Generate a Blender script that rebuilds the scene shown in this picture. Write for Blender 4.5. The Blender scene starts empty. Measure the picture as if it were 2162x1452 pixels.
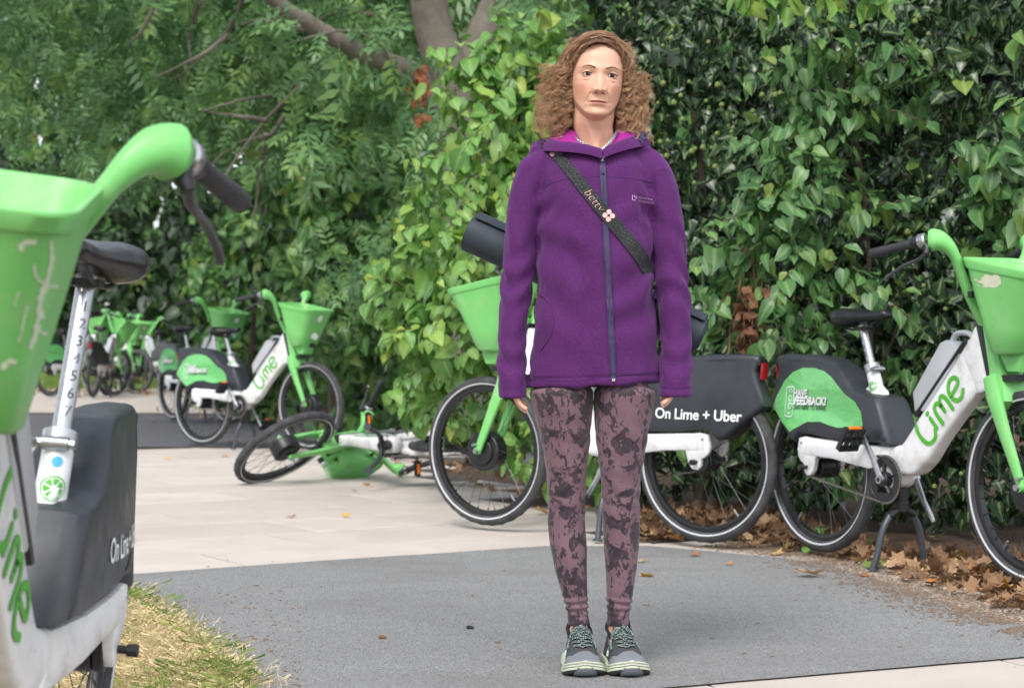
import bpy, bmesh, math, random
import numpy as np
from mathutils import Vector, Matrix, Euler, noise
from mathutils.bvhtree import BVHTree
R = math.radians
random.seed(7)
rng = np.random.default_rng(11)
scene = bpy.context.scene
col = scene.collection

# ------------------------------------------------------------------ camera, sky, sun, exposure
CAM_H = 0.84
FPX = 4000.0                      # focal length in pixels of the 2162 px wide photograph
cam_data = bpy.data.cameras.new('camera')
cam = bpy.data.objects.new('camera', cam_data)
col.objects.link(cam)
cam.location = (0, 0, CAM_H)
cam.rotation_euler = (R(90.03), 0, 0)
cam_data.sensor_width = 36.0
cam_data.lens = 36.0 * FPX / 2162.0
cam_data.clip_start = 0.05
cam_data.clip_end = 600
cam_data.dof.use_dof = True
cam_data.dof.focus_distance = 4.9
cam_data.dof.aperture_fstop = 6.3
scene.camera = cam

SUN_EL, SUN_AZ = R(48), R(-25)    # high, from behind the photographer, slightly left; overcast
world = bpy.data.worlds.new('World')
scene.world = world
world.use_nodes = True
wn = world.node_tree.nodes
wn.clear()
w_out = wn.new('ShaderNodeOutputWorld')
w_bg = wn.new('ShaderNodeBackground')
w_sky = wn.new('ShaderNodeTexSky')
w_sky.sky_type = 'NISHITA'
w_sky.sun_disc = False
w_sky.sun_elevation = SUN_EL
w_sky.sun_rotation = R(155)
w_sky.air_density = 1.0
w_sky.dust_density = 1.5
w_sky.ozone_density = 1.0
w_bg.inputs['Strength'].default_value = 0.12
w_mix = wn.new('ShaderNodeHueSaturation')
w_mix.inputs['Saturation'].default_value = 0.32      # cloud cover: a nearly white sky
world.node_tree.links.new(w_sky.outputs[0], w_mix.inputs['Color'])
world.node_tree.links.new(w_mix.outputs[0], w_bg.inputs[0])
world.node_tree.links.new(w_bg.outputs[0], w_out.inputs[0])

sun_data = bpy.data.lights.new('sun', 'SUN')
sun_data.energy = 1.5
sun_data.angle = R(25)
sun_data.color = (1.0, 0.96, 0.9)
sun = bpy.data.objects.new('sun', sun_data)
col.objects.link(sun)
sun.location = (-3, -8, 20)
sun.rotation_euler = (R(90) - SUN_EL, 0, SUN_AZ)

scene.view_settings.view_transform = 'Standard'
scene.view_settings.look = 'None'
scene.view_settings.exposure = 1.12
scene.view_settings.gamma = 1.0
scene.view_settings.use_curve_mapping = False
scene.render.engine = 'CYCLES'
scene.cycles.use_denoising = True
scene.cycles.max_bounces = 6
scene.cycles.diffuse_bounces = 3
scene.cycles.glossy_bounces = 3
scene.cycles.transmission_bounces = 4
scene.cycles.transparent_max_bounces = 4
scene.cycles.use_fast_gi = False

# ------------------------------------------------------------------ helpers
def at(px, py, d):
    """world point of photograph pixel (px,py) at depth d"""
    return Vector(((px - 1081) / FPX * d, d, CAM_H + (724 - py) / FPX * d))

def gpt(px, py, z=0.0):
    d = (CAM_H - z) * FPX / (py - 724)
    return Vector(((px - 1081) / FPX * d, d, z))

def lin(r, g, b):
    f = lambda c: (c / 255 / 12.92) if c <= 10 else ((c / 255 + .055) / 1.055) ** 2.4
    return (f(r), f(g), f(b), 1.0)

MATS = {}
class NT:
    """small helper to write node trees"""
    def __init__(s, name):
        s.m = bpy.data.materials.new(name); s.m.use_nodes = True
        s.t = s.m.node_tree; s.n = s.t.nodes; s.b = s.n['Principled BSDF']; s.out = s.n['Material Output']
        MATS[name] = s.m
    def link(s, a, b): s.t.links.new(a, b)
    def node(s, kind, **kw):
        n = s.n.new(kind)
        for k, v in kw.items(): setattr(n, k, v)
        return n
    def coord(s, which='Object', scale=None):
        c = s.node('ShaderNodeTexCoord').outputs[which]
        if scale is not None:
            mp = s.node('ShaderNodeMapping'); s.link(c, mp.inputs[0])
            mp.inputs['Scale'].default_value = scale if hasattr(scale, '__len__') else (scale,) * 3
            c = mp.outputs[0]
        return c
    def noise(s, vec, scale=5, detail=4, rough=.55, dist=0.0):
        n = s.node('ShaderNodeTexNoise'); s.link(vec, n.inputs['Vector'])
        n.inputs['Scale'].default_value = scale; n.inputs['Detail'].default_value = detail
        n.inputs['Roughness'].default_value = rough; n.inputs['Distortion'].default_value = dist
        return n.outputs[0]
    def voro(s, vec, scale=5, feature='F1', rand=1.0, out=0):
        n = s.node('ShaderNodeTexVoronoi', feature=feature); s.link(vec, n.inputs['Vector'])
        n.inputs['Scale'].default_value = scale; n.inputs['Randomness'].default_value = rand
        return n.outputs[out]
    def ramp(s, fac, stops, mode='LINEAR'):
        n = s.node('ShaderNodeValToRGB'); n.color_ramp.interpolation = mode
        e = n.color_ramp.elements
        while len(e) < len(stops): e.new(.5)
        for el, (p, c) in zip(e, stops):
            el.position = p; el.color = c if hasattr(c, '__len__') else (c, c, c, 1)
        s.link(fac, n.inputs[0]); return n.outputs[0]
    def mix(s, fac, a, b, mode='MIX'):
        n = s.node('ShaderNodeMix', data_type='RGBA', blend_type=mode)
        for i, v in ((0, fac), (6, a), (7, b)):
            if hasattr(v, 'is_linked') or hasattr(v, 'links'): s.link(v, n.inputs[i])
            else: n.inputs[i].default_value = v
        return n.outputs[2]
    def math(s, op, a, b=0.0, clamp=False):
        n = s.node('ShaderNodeMath', operation=op, use_clamp=clamp)
        for i, v in ((0, a), (1, b)):
            if hasattr(v, 'links'): s.link(v, n.inputs[i])
            else: n.inputs[i].default_value = v
        return n.outputs[0]
    def attr(s, name, out=0):
        n = s.node('ShaderNodeAttribute', attribute_name=name); return n.outputs[out]
    def objrand(s): return s.node('ShaderNodeObjectInfo').outputs['Random']
    def bump(s, h, strength=.3, dist=.01, normal=None):
        n = s.node('ShaderNodeBump'); n.inputs['Strength'].default_value = strength
        n.inputs['Distance'].default_value = dist; s.link(h, n.inputs['Height'])
        if normal is not None: s.link(normal, n.inputs['Normal'])
        s.link(n.outputs[0], s.b.inputs['Normal']); return n.outputs[0]
    def set(s, **kw):
        for k, v in kw.items():
            i = s.b.inputs[k.replace('_', ' ')]
            if hasattr(v, 'links'): s.link(v, i)
            else: i.default_value = v
        return s

def plain(name, c, rough=.5, metal=0.0, var=.12, vscale=8, bump=0.0, bscale=60, spec=.5, coat=0.0, dirt=None, dirt_amt=.5, dscale=4):
    """a solid colour with slow tonal variation, optional fine relief and dirt"""
    s = NT(name); v = s.coord('Object')
    n = s.noise(v, vscale, 5)
    k = s.ramp(n, [(.25, 1 - var), (.75, 1 + var * .6)])
    cc = s.mix(1.0, c, k, 'MULTIPLY')
    if dirt:
        d = s.noise(v, dscale, 8, .7)
        f = s.ramp(d, [(.5, 0.0), (.72, dirt_amt)])
        cc = s.mix(f, cc, dirt)
    rr = s.ramp(s.noise(v, vscale * 3, 3), [(.3, max(0, rough - .07)), (.7, min(1, rough + .1))])
    s.set(Base_Color=cc, Roughness=rr, Metallic=metal, Specular_IOR_Level=spec, Coat_Weight=coat)
    if bump: s.bump(s.noise(v, bscale, 3), bump, .004)
    return s.m

def link_obj(name, me, parent=None, mats=None):
    o = bpy.data.objects.new(name, me); col.objects.link(o)
    if parent is not None: o.parent = parent
    if mats is not None and me is not None and not me.materials:
        for m in (mats if isinstance(mats, (list, tuple)) else [mats]): me.materials.append(m)
    return o

def empty(name, loc=(0, 0, 0), rz=0.0):
    o = bpy.data.objects.new(name, None); col.objects.link(o)
    o.location = loc; o.rotation_euler = (0, 0, rz); o.empty_display_size = .1
    return o

def tag(o, label=None, cat=None, group=None, kind=None):
    if label: o['label'] = label
    if cat: o['category'] = cat
    if group: o['group'] = group
    if kind: o['kind'] = kind
    return o

def copy_tree(o, parent=None):
    c = o.copy(); col.objects.link(c)
    if parent is not None: c.parent = parent
    for ch in list(o.children): copy_tree(ch, c)
    return c

def fast_mesh(name, V, Fq, smooth=False, colors=None, cname='tint'):
    """V (n,3), Fq (m,k) arrays of equal-sized polygons"""
    V = np.asarray(V, dtype=np.float32); Fq = np.asarray(Fq, dtype=np.int32)
    me = bpy.data.meshes.new(name); k = Fq.shape[1]; m = len(Fq)
    me.vertices.add(len(V)); me.vertices.foreach_set('co', V.ravel())
    me.loops.add(m * k); me.loops.foreach_set('vertex_index', Fq.ravel())
    me.polygons.add(m)
    me.polygons.foreach_set('loop_start', np.arange(0, m * k, k, dtype=np.int32))
    try: me.polygons.foreach_set('loop_total', np.full(m, k, dtype=np.int32))
    except Exception: pass
    if smooth: me.polygons.foreach_set('use_smooth', np.ones(m, dtype=bool))
    if colors is not None:
        a = me.attributes.new(cname, 'FLOAT', 'POINT'); a.data.foreach_set('value', np.asarray(colors, dtype=np.float32))
    me.update(calc_edges=True); me.validate()
    return me

class MB:
    """collects shapes and links them as one mesh object"""
    def __init__(s): s.v = []; s.f = []; s.mi = []; s.cur = 0
    def add(s, vs, fs):
        b = len(s.v); s.v += [tuple(v) for v in vs]
        for f in fs: s.f.append(tuple(b + i for i in f)); s.mi.append(s.cur)
        return s
    def mat(s, i): s.cur = i; return s
    def box(s, c, d, rot=None):
        x, y, z = d[0] / 2, d[1] / 2, d[2] / 2
        P = [Vector((i * x, j * y, k * z)) for i in (-1, 1) for j in (-1, 1) for k in (-1, 1)]
        if rot is not None: P = [rot @ p for p in P]
        return s.add([p + Vector(c) for p in P], [(0, 1, 3, 2), (4, 6, 7, 5), (0, 4, 5, 1), (2, 3, 7, 6), (0, 2, 6, 4), (1, 5, 7, 3)])
    def loft(s, rings, cap0=True, cap1=True, closed=False):
        n = len(rings[0]); vs = [p for r in rings for p in r]; fs = []
        m = len(rings)
        for i in range(m if closed else m - 1):
            a, b = i * n, ((i + 1) % m) * n
            for j in range(n):
                k = (j + 1) % n; fs.append((a + j, a + k, b + k, b + j))
        if not closed:
            if cap0: fs.append(tuple(reversed(range(n))))
            if cap1: fs.append(tuple((m - 1) * n + j for j in range(n)))
        return s.add(vs, fs)
    def tube(s, pts, r, n=8, up=None, ry=None, caps=True, exp=2.0, closed=False):
        """sweep a (super)ellipse: r = half width across 'side', ry = half width along the other axis; numbers or lists"""
        P = [Vector(p) for p in pts]; m = len(P)
        rr = r if hasattr(r, '__len__') else [r] * m
        r2 = rr if ry is None else (ry if hasattr(ry, '__len__') else [ry] * m)
        rings = []; side = None
        for i in range(m):
            if closed: t = P[(i + 1) % m] - P[i - 1]
            else: t = P[min(i + 1, m - 1)] - P[max(i - 1, 0)]
            t.normalize()
            if up is not None: sd = Vector(up) - t * Vector(up).dot(t)
            elif side is None:
                a = Vector((0, 0, 1)) if abs(t.z) < .9 else Vector((1, 0, 0)); sd = a.cross(t)
            else: sd = side - t * side.dot(t)
            if sd.length < 1e-6: sd = Vector((1, 0, 0)).cross(t)
            side = sd.normalized(); nn = t.cross(side)
            ring = []
            for j in range(n):
                a = 2 * math.pi * j / n; c, q = math.cos(a), math.sin(a)
                if exp != 2.0:
                    c = math.copysign(abs(c) ** (2 / exp), c); q = math.copysign(abs(q) ** (2 / exp), q)
                ring.append(P[i] + side * (rr[i] * c) + nn * (r2[i] * q))
            rings.append(ring)
        return s.loft(rings, caps, caps, closed)
    def disc_y(s, c, r, h, n=24, hole=0.0):
        """a drum with its axis along y"""
        c = Vector(c); rings = []
        prof = [(max(hole, 1e-4), -h / 2), (r * .94, -h / 2), (r, -h / 2 + r * .06), (r, h / 2 - r * .06), (r * .94, h / 2), (max(hole, 1e-4), h / 2)]
        for (q, y) in prof:
            rings.append([c + Vector((q * math.cos(2 * math.pi * j / n), y, q * math.sin(2 * math.pi * j / n))) for j in range(n)])
        return s.loft(rings, False, False, closed=hole > 0)
    def torus_y(s, c, Rm, r, ry=None, n=48, m=10, exp=2.0):
        c = Vector(c); rings = []; ry = ry or r
        for i in range(n):
            a = 2 * math.pi * i / n; ring = []
            for j in range(m):
                b = 2 * math.pi * j / m; cc, ss = math.cos(b), math.sin(b)
                if exp != 2.0:
                    cc = math.copysign(abs(cc) ** (2 / exp), cc); ss = math.copysign(abs(ss) ** (2 / exp), ss)
                q = Rm + r * cc
                ring.append(c + Vector((q * math.cos(a), ry * ss, q * math.sin(a))))
            rings.append(ring)
        return s.loft(rings, closed=True)
    def prism_y(s, poly, ys, bev=.01, taper=None, ybev=None):
        """side outline (x,z) given a thickness from ys[0] to ys[1] with softened edges; taper(x,z)->factor on y"""
        n = len(poly); P = [Vector((p[0], p[1])) for p in poly]
        area = sum(P[i].x * P[(i + 1) % n].y - P[(i + 1) % n].x * P[i].y for i in range(n))
        if area < 0: P.reverse()
        def inset(d):
            out = []
            for i in range(n):
                a = (P[i] - P[i - 1]).normalized(); b = (P[(i + 1) % n] - P[i]).normalized()
                na, nb = Vector((-a.y, a.x)), Vector((-b.y, b.x)); q = na + nb
                if q.length < .3: q = na
                q = q / max(.45, q.dot(na)) if q.dot(na) > 0 else na
                out.append(P[i] + q * d)
            return out
        tf = taper or (lambda x, z: 1.0)
        y0, y1 = ys; rings = []; yb = ybev or bev
        q = [(bev * (1 - math.sin(R(a_))), yb * (1 - math.cos(R(a_)))) for a_ in ((0, 18, 38, 60, 90) if ybev else (0, 45, 90))]
        for (d, y) in [(d_, y0 + h_) for d_, h_ in q] + [(d_, y1 - h_) for d_, h_ in reversed(q)]:
            rings.append([Vector((p.x, y * tf(q.x, q.y), p.y)) for p, q in zip(inset(d), P)])
        return s.loft(rings)
    def mesh(s, name, smooth=True, ang=40):
        me = bpy.data.meshes.new(name); me.from_pydata(s.v, [], s.f); me.validate()
        bm = bmesh.new(); bm.from_mesh(me)
        bmesh.ops.recalc_face_normals(bm, faces=bm.faces); bm.to_mesh(me); bm.free()
        if len(s.mi) == len(me.polygons) and any(s.mi): me.polygons.foreach_set('material_index', s.mi)
        if smooth:
            me.shade_smooth(); me.set_sharp_from_angle(angle=R(ang))
        return me
    def build(s, name, mats, parent=None, smooth=True, ang=40):
        return link_obj(name, s.mesh(name, smooth, ang), parent, mats)

def catmull(pts, k=6):
    P = [Vector(p) for p in pts]; P = [P[0] * 2 - P[1]] + P + [P[-1] * 2 - P[-2]]; out = []
    for i in range(1, len(P) - 2):
        for j in range(k):
            t = j / k; a, b, c, d = P[i - 1:i + 3]
            out.append(.5 * ((2 * b) + (c - a) * t + (2 * a - 5 * b + 4 * c - d) * t * t + (3 * b - a - 3 * c + d) * t ** 3))
    out.append(P[-2]); return out

def interp(xs, ys, x): return float(np.interp(x, xs, ys))

TEXT_CACHE = {}
def text_mesh(body, size=1.0, weight=0.0, shear=0.0, spacing=1.0):
    key = (body, size, weight, shear, spacing)
    if key not in TEXT_CACHE:
        cu = bpy.data.curves.new('letters', 'FONT'); cu.body = body; cu.size = size; cu.shear = shear
        cu.space_character = spacing; cu.offset = weight; cu.align_x = 'CENTER'; cu.align_y = 'CENTER'; cu.resolution_u = 4
        o = bpy.data.objects.new('letters', cu); col.objects.link(o)
        dg = bpy.context.evaluated_depsgraph_get(); me = bpy.data.meshes.new_from_object(o.evaluated_get(dg))
        V = [tuple(v.co) for v in me.vertices]; Fs = [tuple(p.vertices) for p in me.polygons]
        bpy.data.objects.remove(o); bpy.data.curves.remove(cu); bpy.data.meshes.remove(me)
        TEXT_CACHE[key] = (V, Fs)
    return TEXT_CACHE[key]

def stroke2d(pts, w, n=6):
    """flat ribbon with round ends along a 2-D path: returns verts (x,y), faces"""
    P = [Vector(p) for p in pts]; L = []; Rr = []
    for i, p in enumerate(P):
        t = (P[min(i + 1, len(P) - 1)] - P[max(i - 1, 0)]).normalized(); nn = Vector((-t.y, t.x)) * w / 2
        L.append(p + nn); Rr.append(p - nn)
    V = []; Fs = []
    for a, b in zip(L, Rr): V += [(a.x, a.y), (b.x, b.y)]
    for i in range(len(P) - 1): Fs.append((2 * i, 2 * i + 1, 2 * i + 3, 2 * i + 2))
    for e, pr in ((0, 1), (len(P) - 1, len(P) - 2)):
        c = P[e]; d = (P[e] - P[pr]).normalized(); b = len(V); V.append((c.x, c.y))
        a0 = math.atan2(d.y, d.x)
        for k in range(n + 1):
            a = a0 - math.pi / 2 + math.pi * k / n; V.append((c.x + w / 2 * math.cos(a), c.y + w / 2 * math.sin(a)))
        for k in range(n): Fs.append((b, b + 1 + k, b + 2 + k))
    return V, Fs

def bvh_of(o): 
    me = o.data
    return BVHTree.FromPolygons([tuple(v.co) for v in me.vertices], [tuple(p.vertices) for p in me.polygons])

def project(VF, to3, direc, bvh, off=.0015, subdiv=0):
    """lay a flat shape on a surface: to3 maps (x,y) to a start point, direc is the ray direction"""
    V, Fs = VF; d = Vector(direc).normalized(); out = []; bad = set()
    for i, p in enumerate(V):
        q = Vector(to3(p[0], p[1])); hit, nrm, idx, dist = bvh.ray_cast(q, d, 5)
        if hit is None: bad.add(i); out.append(q)
        else: out.append(hit - d * off)
    return out, [f for f in Fs if not any(i in bad for i in f)]

def area_between(pts, sub=1): pass
# ------------------------------------------------------------------ ground materials
s = NT('asphalt'); v = s.coord('Object')
g1 = s.voro(v, 120, 'F1'); g2 = s.noise(v, 170, 3, .7); slow = s.noise(v, 1.3, 5)
c = s.ramp(g2, [(.30, lin(88, 88, 90)), (.46, lin(150, 150, 151)), (.62, lin(168, 168, 168)), (.80, lin(216, 216, 214))])
c = s.mix(s.ramp(slow, [(.35, .0), (.7, .30)]), c, lin(134, 133, 132))
c = s.mix(s.ramp(s.noise(v, .55, 6, .62, .8), [(.46, 0.0), (.60, .35)]), c, lin(120, 118, 116))
c = s.mix(s.ramp(s.voro(v, 60, 'F1'), [(.0, .85), (.06, 0.0)]), c, lin(176, 176, 174))
c = s.mix(s.ramp(s.noise(v, 9, 6, .7), [(.58, 0.0), (.75, .30)]), c, lin(120, 108, 96))
s.set(Base_Color=c, Roughness=.88)
s.bump(s.math('ADD', s.ramp(g1, [(.0, 1), (.6, 0)]), g2), .9, .010)

s = NT('dark_asphalt'); v = s.coord('Object')
c = s.ramp(s.noise(v, 300, 3), [(.3, lin(72, 72, 78)), (.7, lin(104, 104, 110))])
c = s.mix(s.ramp(s.noise(v, 1.1, 5), [(.4, 0.0), (.7, .3)]), c, lin(112, 104, 100))
s.set(Base_Color=c, Roughness=.9); s.bump(s.noise(v, 260, 2), .5, .005)

s = NT('paving'); v = s.coord('Object'); w = s.node('ShaderNodeNewGeometry').outputs['Position']
base = s.ramp(s.objrand(), [(0, lin(184, 175, 168)), (.5, lin(193, 184, 177)), (1, lin(200, 192, 185))])
c = s.mix(s.ramp(s.noise(w, 2.2, 8, .65), [(.42, 0.0), (.7, .5)]), base, lin(168, 155, 146))
c = s.mix(s.ramp(s.noise(w, 240, 2), [(.45, 0.0), (.7, .4)]), c, lin(178, 168, 158))
c = s.mix(s.ramp(s.noise(w, 14, 4, .8), [(.64, 0.0), (.72, .35)]), c, lin(150, 138, 128))
s.set(Base_Color=c, Roughness=.85); s.bump(s.noise(w, 240, 3), .3, .003)

s = NT('joint_sand'); v = s.coord('Object')
s.set(Base_Color=s.ramp(s.noise(v, 40, 4), [(.35, lin(40, 36, 32)), (.7, lin(92, 84, 76))]), Roughness=1.0)

s = NT('kerb_concrete'); v = s.node('ShaderNodeNewGeometry').outputs['Position']
c = s.ramp(s.noise(v, 5, 8, .7), [(.3, lin(158, 146, 134)), (.6, lin(192, 181, 170))])
c = s.mix(s.ramp(s.noise(v, 200, 2), [(.5, 0.0), (.7, .4)]), c, lin(140, 130, 122))
s.set(Base_Color=c, Roughness=.9); s.bump(s.noise(v, 120, 4), .4, .004)

s = NT('soil'); v = s.coord('Object')
c = s.ramp(s.noise(v, 30, 8, .7), [(.3, lin(52, 40, 32)), (.5, lin(86, 66, 52)), (.72, lin(128, 100, 80))])
s.set(Base_Color=c, Roughness=1.0); s.bump(s.noise(v, 45, 8, .75), .9, .03)

s = NT('turf'); v = s.coord('Object')
c = s.ramp(s.noise(v, 18, 6, .7), [(.35, lin(120, 104, 70)), (.65, lin(172, 154, 104))])
s.set(Base_Color=c, Roughness=1.0); s.bump(s.noise(v, 60, 4), .8, .02)

# ------------------------------------------------------------------ ground
def hz(x, y):
    """height of the land: level, rising very gently beyond 13 m, dipping on the verge at the left front"""
    z = 0.0
    if y > 13: z += min(.10, (y - 13) * .0072)
    d = -.62 - x - max(0, (y - 4.4) * .42)
    if y < 6.6 and d > 0: z -= min(.085, d * .28) * min(1, (6.6 - y) / 1.0)
    return z

def sheet(name, poly, dz, material, step=None, kind='structure', skirt=.0):
    """a ground sheet: triangulated polygon following hz()"""
    bm = bmesh.new(); vs = [bm.verts.new((p[0], p[1], 0)) for p in poly]; bm.faces.new(vs)
    bmesh.ops.triangulate(bm, faces=bm.faces)
    if step:
        ys = [p[1] for p in poly]; xs = [p[0] for p in poly]
        for ax, lo, hi in ((0, min(xs), max(xs)), (1, min(ys), max(ys))):
            t = lo + step
            while t < hi:
                no = (1, 0, 0) if ax == 0 else (0, 1, 0); co = (t, 0, 0) if ax == 0 else (0, t, 0)
                bmesh.ops.bisect_plane(bm, geom=list(bm.verts) + list(bm.edges) + list(bm.faces), plane_co=co, plane_no=no); t += step
    for v_ in bm.verts: v_.co.z = hz(v_.co.x, v_.co.y) + dz
    bm.normal_update()
    for f_ in bm.faces:
        if f_.normal.z < 0: f_.normal_flip()
    me = bpy.data.meshes.new(name); bm.to_mesh(me); bm.free()
    o = link_obj(name, me, None, material); tag(o, kind=kind); return o

# one big sheet of soil to the horizon
xs = np.concatenate([np.linspace(-300, -8, 12), np.linspace(-6, 6, 41), np.linspace(8, 300, 12)])
ys = np.concatenate([np.linspace(-60, 0, 6), np.linspace(1, 16, 46), np.linspace(17, 30, 14), np.linspace(40, 400, 10)])
V = [(x, y, hz(x, y) - .012) for y in ys for x in xs]; nx = len(xs)
Fq = [(j * nx + i, j * nx + i + 1, (j + 1) * nx + i + 1, (j + 1) * nx + i) for j in range(len(ys) - 1) for i in range(nx - 1)]
ground = link_obj('ground', fast_mesh('ground', V, Fq, True), None, MATS['soil']); tag(ground, kind='structure')

# asphalt path crossing the foreground
wob = lambda p, a=.02: (p[0] + random.uniform(-a, a), p[1] + random.uniform(-a, a))
edge_far = [gpt(-600, 1268), gpt(290, 1208), gpt(720, 1178), gpt(1150, 1150), gpt(1370, 1149), gpt(1560, 1166), gpt(1650, 1176), gpt(1750, 1190), gpt(1880, 1228), gpt(2010, 1275), gpt(2162, 1318), gpt(2400, 1346)]
edge_near = [gpt(2600, 1352), gpt(2162, 1385), gpt(1370, 1452), gpt(1000, 1486), gpt(300, 1560)]
verge = [gpt(150, 1600), gpt(430, 1520), gpt(528, 1452), gpt(478, 1398), gpt(385, 1326), gpt(310, 1276), gpt(272, 1250), gpt(150, 1242), gpt(-600, 1292)]
def ragged(ps, a=.010, step=.12):
    out = []
    for p, q in zip(ps[:-1], ps[1:]):
        n_ = max(1, int((q - p).length / step))
        for i in range(n_): u = p.lerp(q, i / n_); out.append(Vector((u.x + random.uniform(-a, a), u.y + random.uniform(-a, a))))
    return out + [ps[-1]]
ap = [edge_far[0].xy] + ragged([p.xy for p in edge_far[1:]], .006)
ap2 = [p.xy for p in edge_near]; ap2r = ragged(ap2[:4], .004) + [ap2[4]]
ap3 = [p.xy for p in verge]
asphalt = sheet('path', [tuple(p) for p in ap + ap2r + ap3], .004, MATS['asphalt'], .7)
turf = sheet('lawn', [(-9, -2), (-.2, -2), (-.2, 3.6)] + [tuple(p) for p in ap3] + [(-9, 6.2)], -.002, MATS['turf'], .5)
near_pave = sheet('pavement_bed', [tuple(ap2[0]), tuple(ap2[1]), tuple(ap2[2]), tuple(ap2[3]), tuple(ap2[4]), (-.2, 2.0), (4, 2.0)], -.008, MATS['joint_sand'], None)
# dark asphalt crossing further off
d0 = [(-9, 15.6), (-2.2, 15.2), (-1.35, 15.0), (-.2, 13.2), (.4, 12.6), (.2, 14.5), (-1.0, 17.2), (-2.6, 21.2), (-9, 21.6)]
dark_path = sheet('road', d0, .004, MATS['dark_asphalt'], 1.0)
bed = sheet('pavement', [(-9, 5.6), (-2.2, 6.0), (-1.2, 6.9), (.2, 7.7), (.9, 7.5), (1.15, 8.0), (.25, 9.2), (-.1, 11.2), (-.7, 14), (-1.1, 16.5), (-3.0, 22), (-5.2, 34), (-30, 60), (-30, 5.6)], -.006, MATS['joint_sand'], 1.0)

far_pave = sheet('pavement_far', [(-30, 60), (-30, 21.9), (-9, 21.9), (-2.75, 21.5), (-5.0, 34), (-9, 45)], .004, MATS['paving'], 2.0)
# paving slabs: every slab one can tell apart is a piece of the pavement
def slab_mesh(w, h, seed):
    rnd = random.Random(seed); m = MB(); g = .0055; b = .0018
    x, y = w / 2 - g, h / 2 - g
    r0 = [(-x, -y), (x, -y), (x, y), (-x, y)]
    ring = lambda q, z: [Vector((px * q[0], py * q[1], z)) for px, py in r0]
    m.loft([ring((1, 1), -.03), ring((1, 1), -b), ring(((x - b) / x, (y - b) / y), 0)], False, True)
    return m.mesh('slab', False)
SLABW, SLABH = .90, .60
slab_me = [slab_mesh(SLABW, SLABH, i) for i in range(3)]
half_me = slab_mesh(SLABW * .5, SLABH, 9)
for me_ in slab_me + [half_me]: me_.materials.append(MATS['paving'])
ua = R(31); U2 = Vector((math.cos(ua), math.sin(ua))); V2 = Vector((-math.sin(ua), math.cos(ua)))
org = Vector((-1.37, 6.94)); nsl = 0
def inside(p, poly):
    c = False; n = len(poly)
    for i in range(n):
        a, b = poly[i], poly[i - 1]
        if (a[1] > p[1]) != (b[1] > p[1]) and p[0] < (b[0] - a[0]) * (p[1] - a[1]) / (b[1] - a[1]) + a[0]: c = not c
    return c
bedpoly = [(-9, 5.6), (-2.2, 5.9), (-1.2, 6.8), (.2, 7.6), (1.0, 7.4), (1.1, 7.9), (.3, 9.1), (-.05, 11.2), (-.6, 14), (-1.0, 16), (-9, 16)]
for j in range(-2, 26):
    for i in range(-14, 16):
        off = .5 * (j % 2) + .13 * math.sin(j * 2.3)
        p = org + U2 * ((i + off) * SLABW) + V2 * ((j + .5) * SLABH - .08)
        if not inside(p, bedpoly): continue
        if abs(p.x) > p.y * .27 + .9 or p.y > 15.3: continue
        # lift out slabs wholly under the near asphalt
        o = link_obj('slab', slab_me[nsl % 3], bed); nsl += 1
        o.location = (p.x, p.y, hz(p.x, p.y) + random.uniform(-.0012, .0012)); o.rotation_euler = (random.uniform(-.002, .002), random.uniform(-.002, .002), ua + random.uniform(-.004, .004))
for j in range(-6, 3):
    for i in range(-3, 4):
        p = Vector(ap2[2]) + U2 * 0
        du = Vector((ap2[1][0] - ap2[2][0], ap2[1][1] - ap2[2][1])).normalized(); dv = Vector((-du.y, du.x))
        p = Vector(ap2[2]) + du * ((i + .5 * (j % 2)) * SLABW + .62) + dv * ((j - .38) * SLABH)
        if j > 0 or abs(p.x) > p.y * .27 + 1 or p.y < 3: continue
        o = link_obj('slab', slab_me[nsl % 3], near_pave); nsl += 1
        o.location = (p.x, p.y, -.001); o.rotation_euler = (0, 0, math.atan2(du.y, du.x))
# flush concrete edging between the asphalt and the bed under the hedge
kp = [gpt(1480, 1150), gpt(1640, 1166), gpt(1740, 1180), gpt(1830, 1204), gpt(1990, 1258), gpt(2170, 1316), gpt(2400, 1343)]
km = MB()
kerb = None
for a, b in zip(kp[:-1], kp[1:]):
    n_ = max(1, round((b - a).length / .55))
    for q in range(n_):
        p0 = a.lerp(b, q / n_); p1 = a.lerp(b, (q + 1) / n_); d_ = (p1 - p0).normalized(); nr = Vector((-d_.y, d_.x, 0))
        m = MB(); w_ = .20
        c_ = [p0 + d_ * .004 - nr * .05, p1 - d_ * .004 - nr * .05, p1 - d_ * .004 + nr * w_, p0 + d_ * .004 + nr * w_]
        m.loft([[Vector((p.x, p.y, -.05)) for p in c_], [Vector((p.x, p.y, .0)) for p in c_]], False, True)
        o = m.build('edging_slab', MATS['kerb_concrete'], ground, False)
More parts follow.
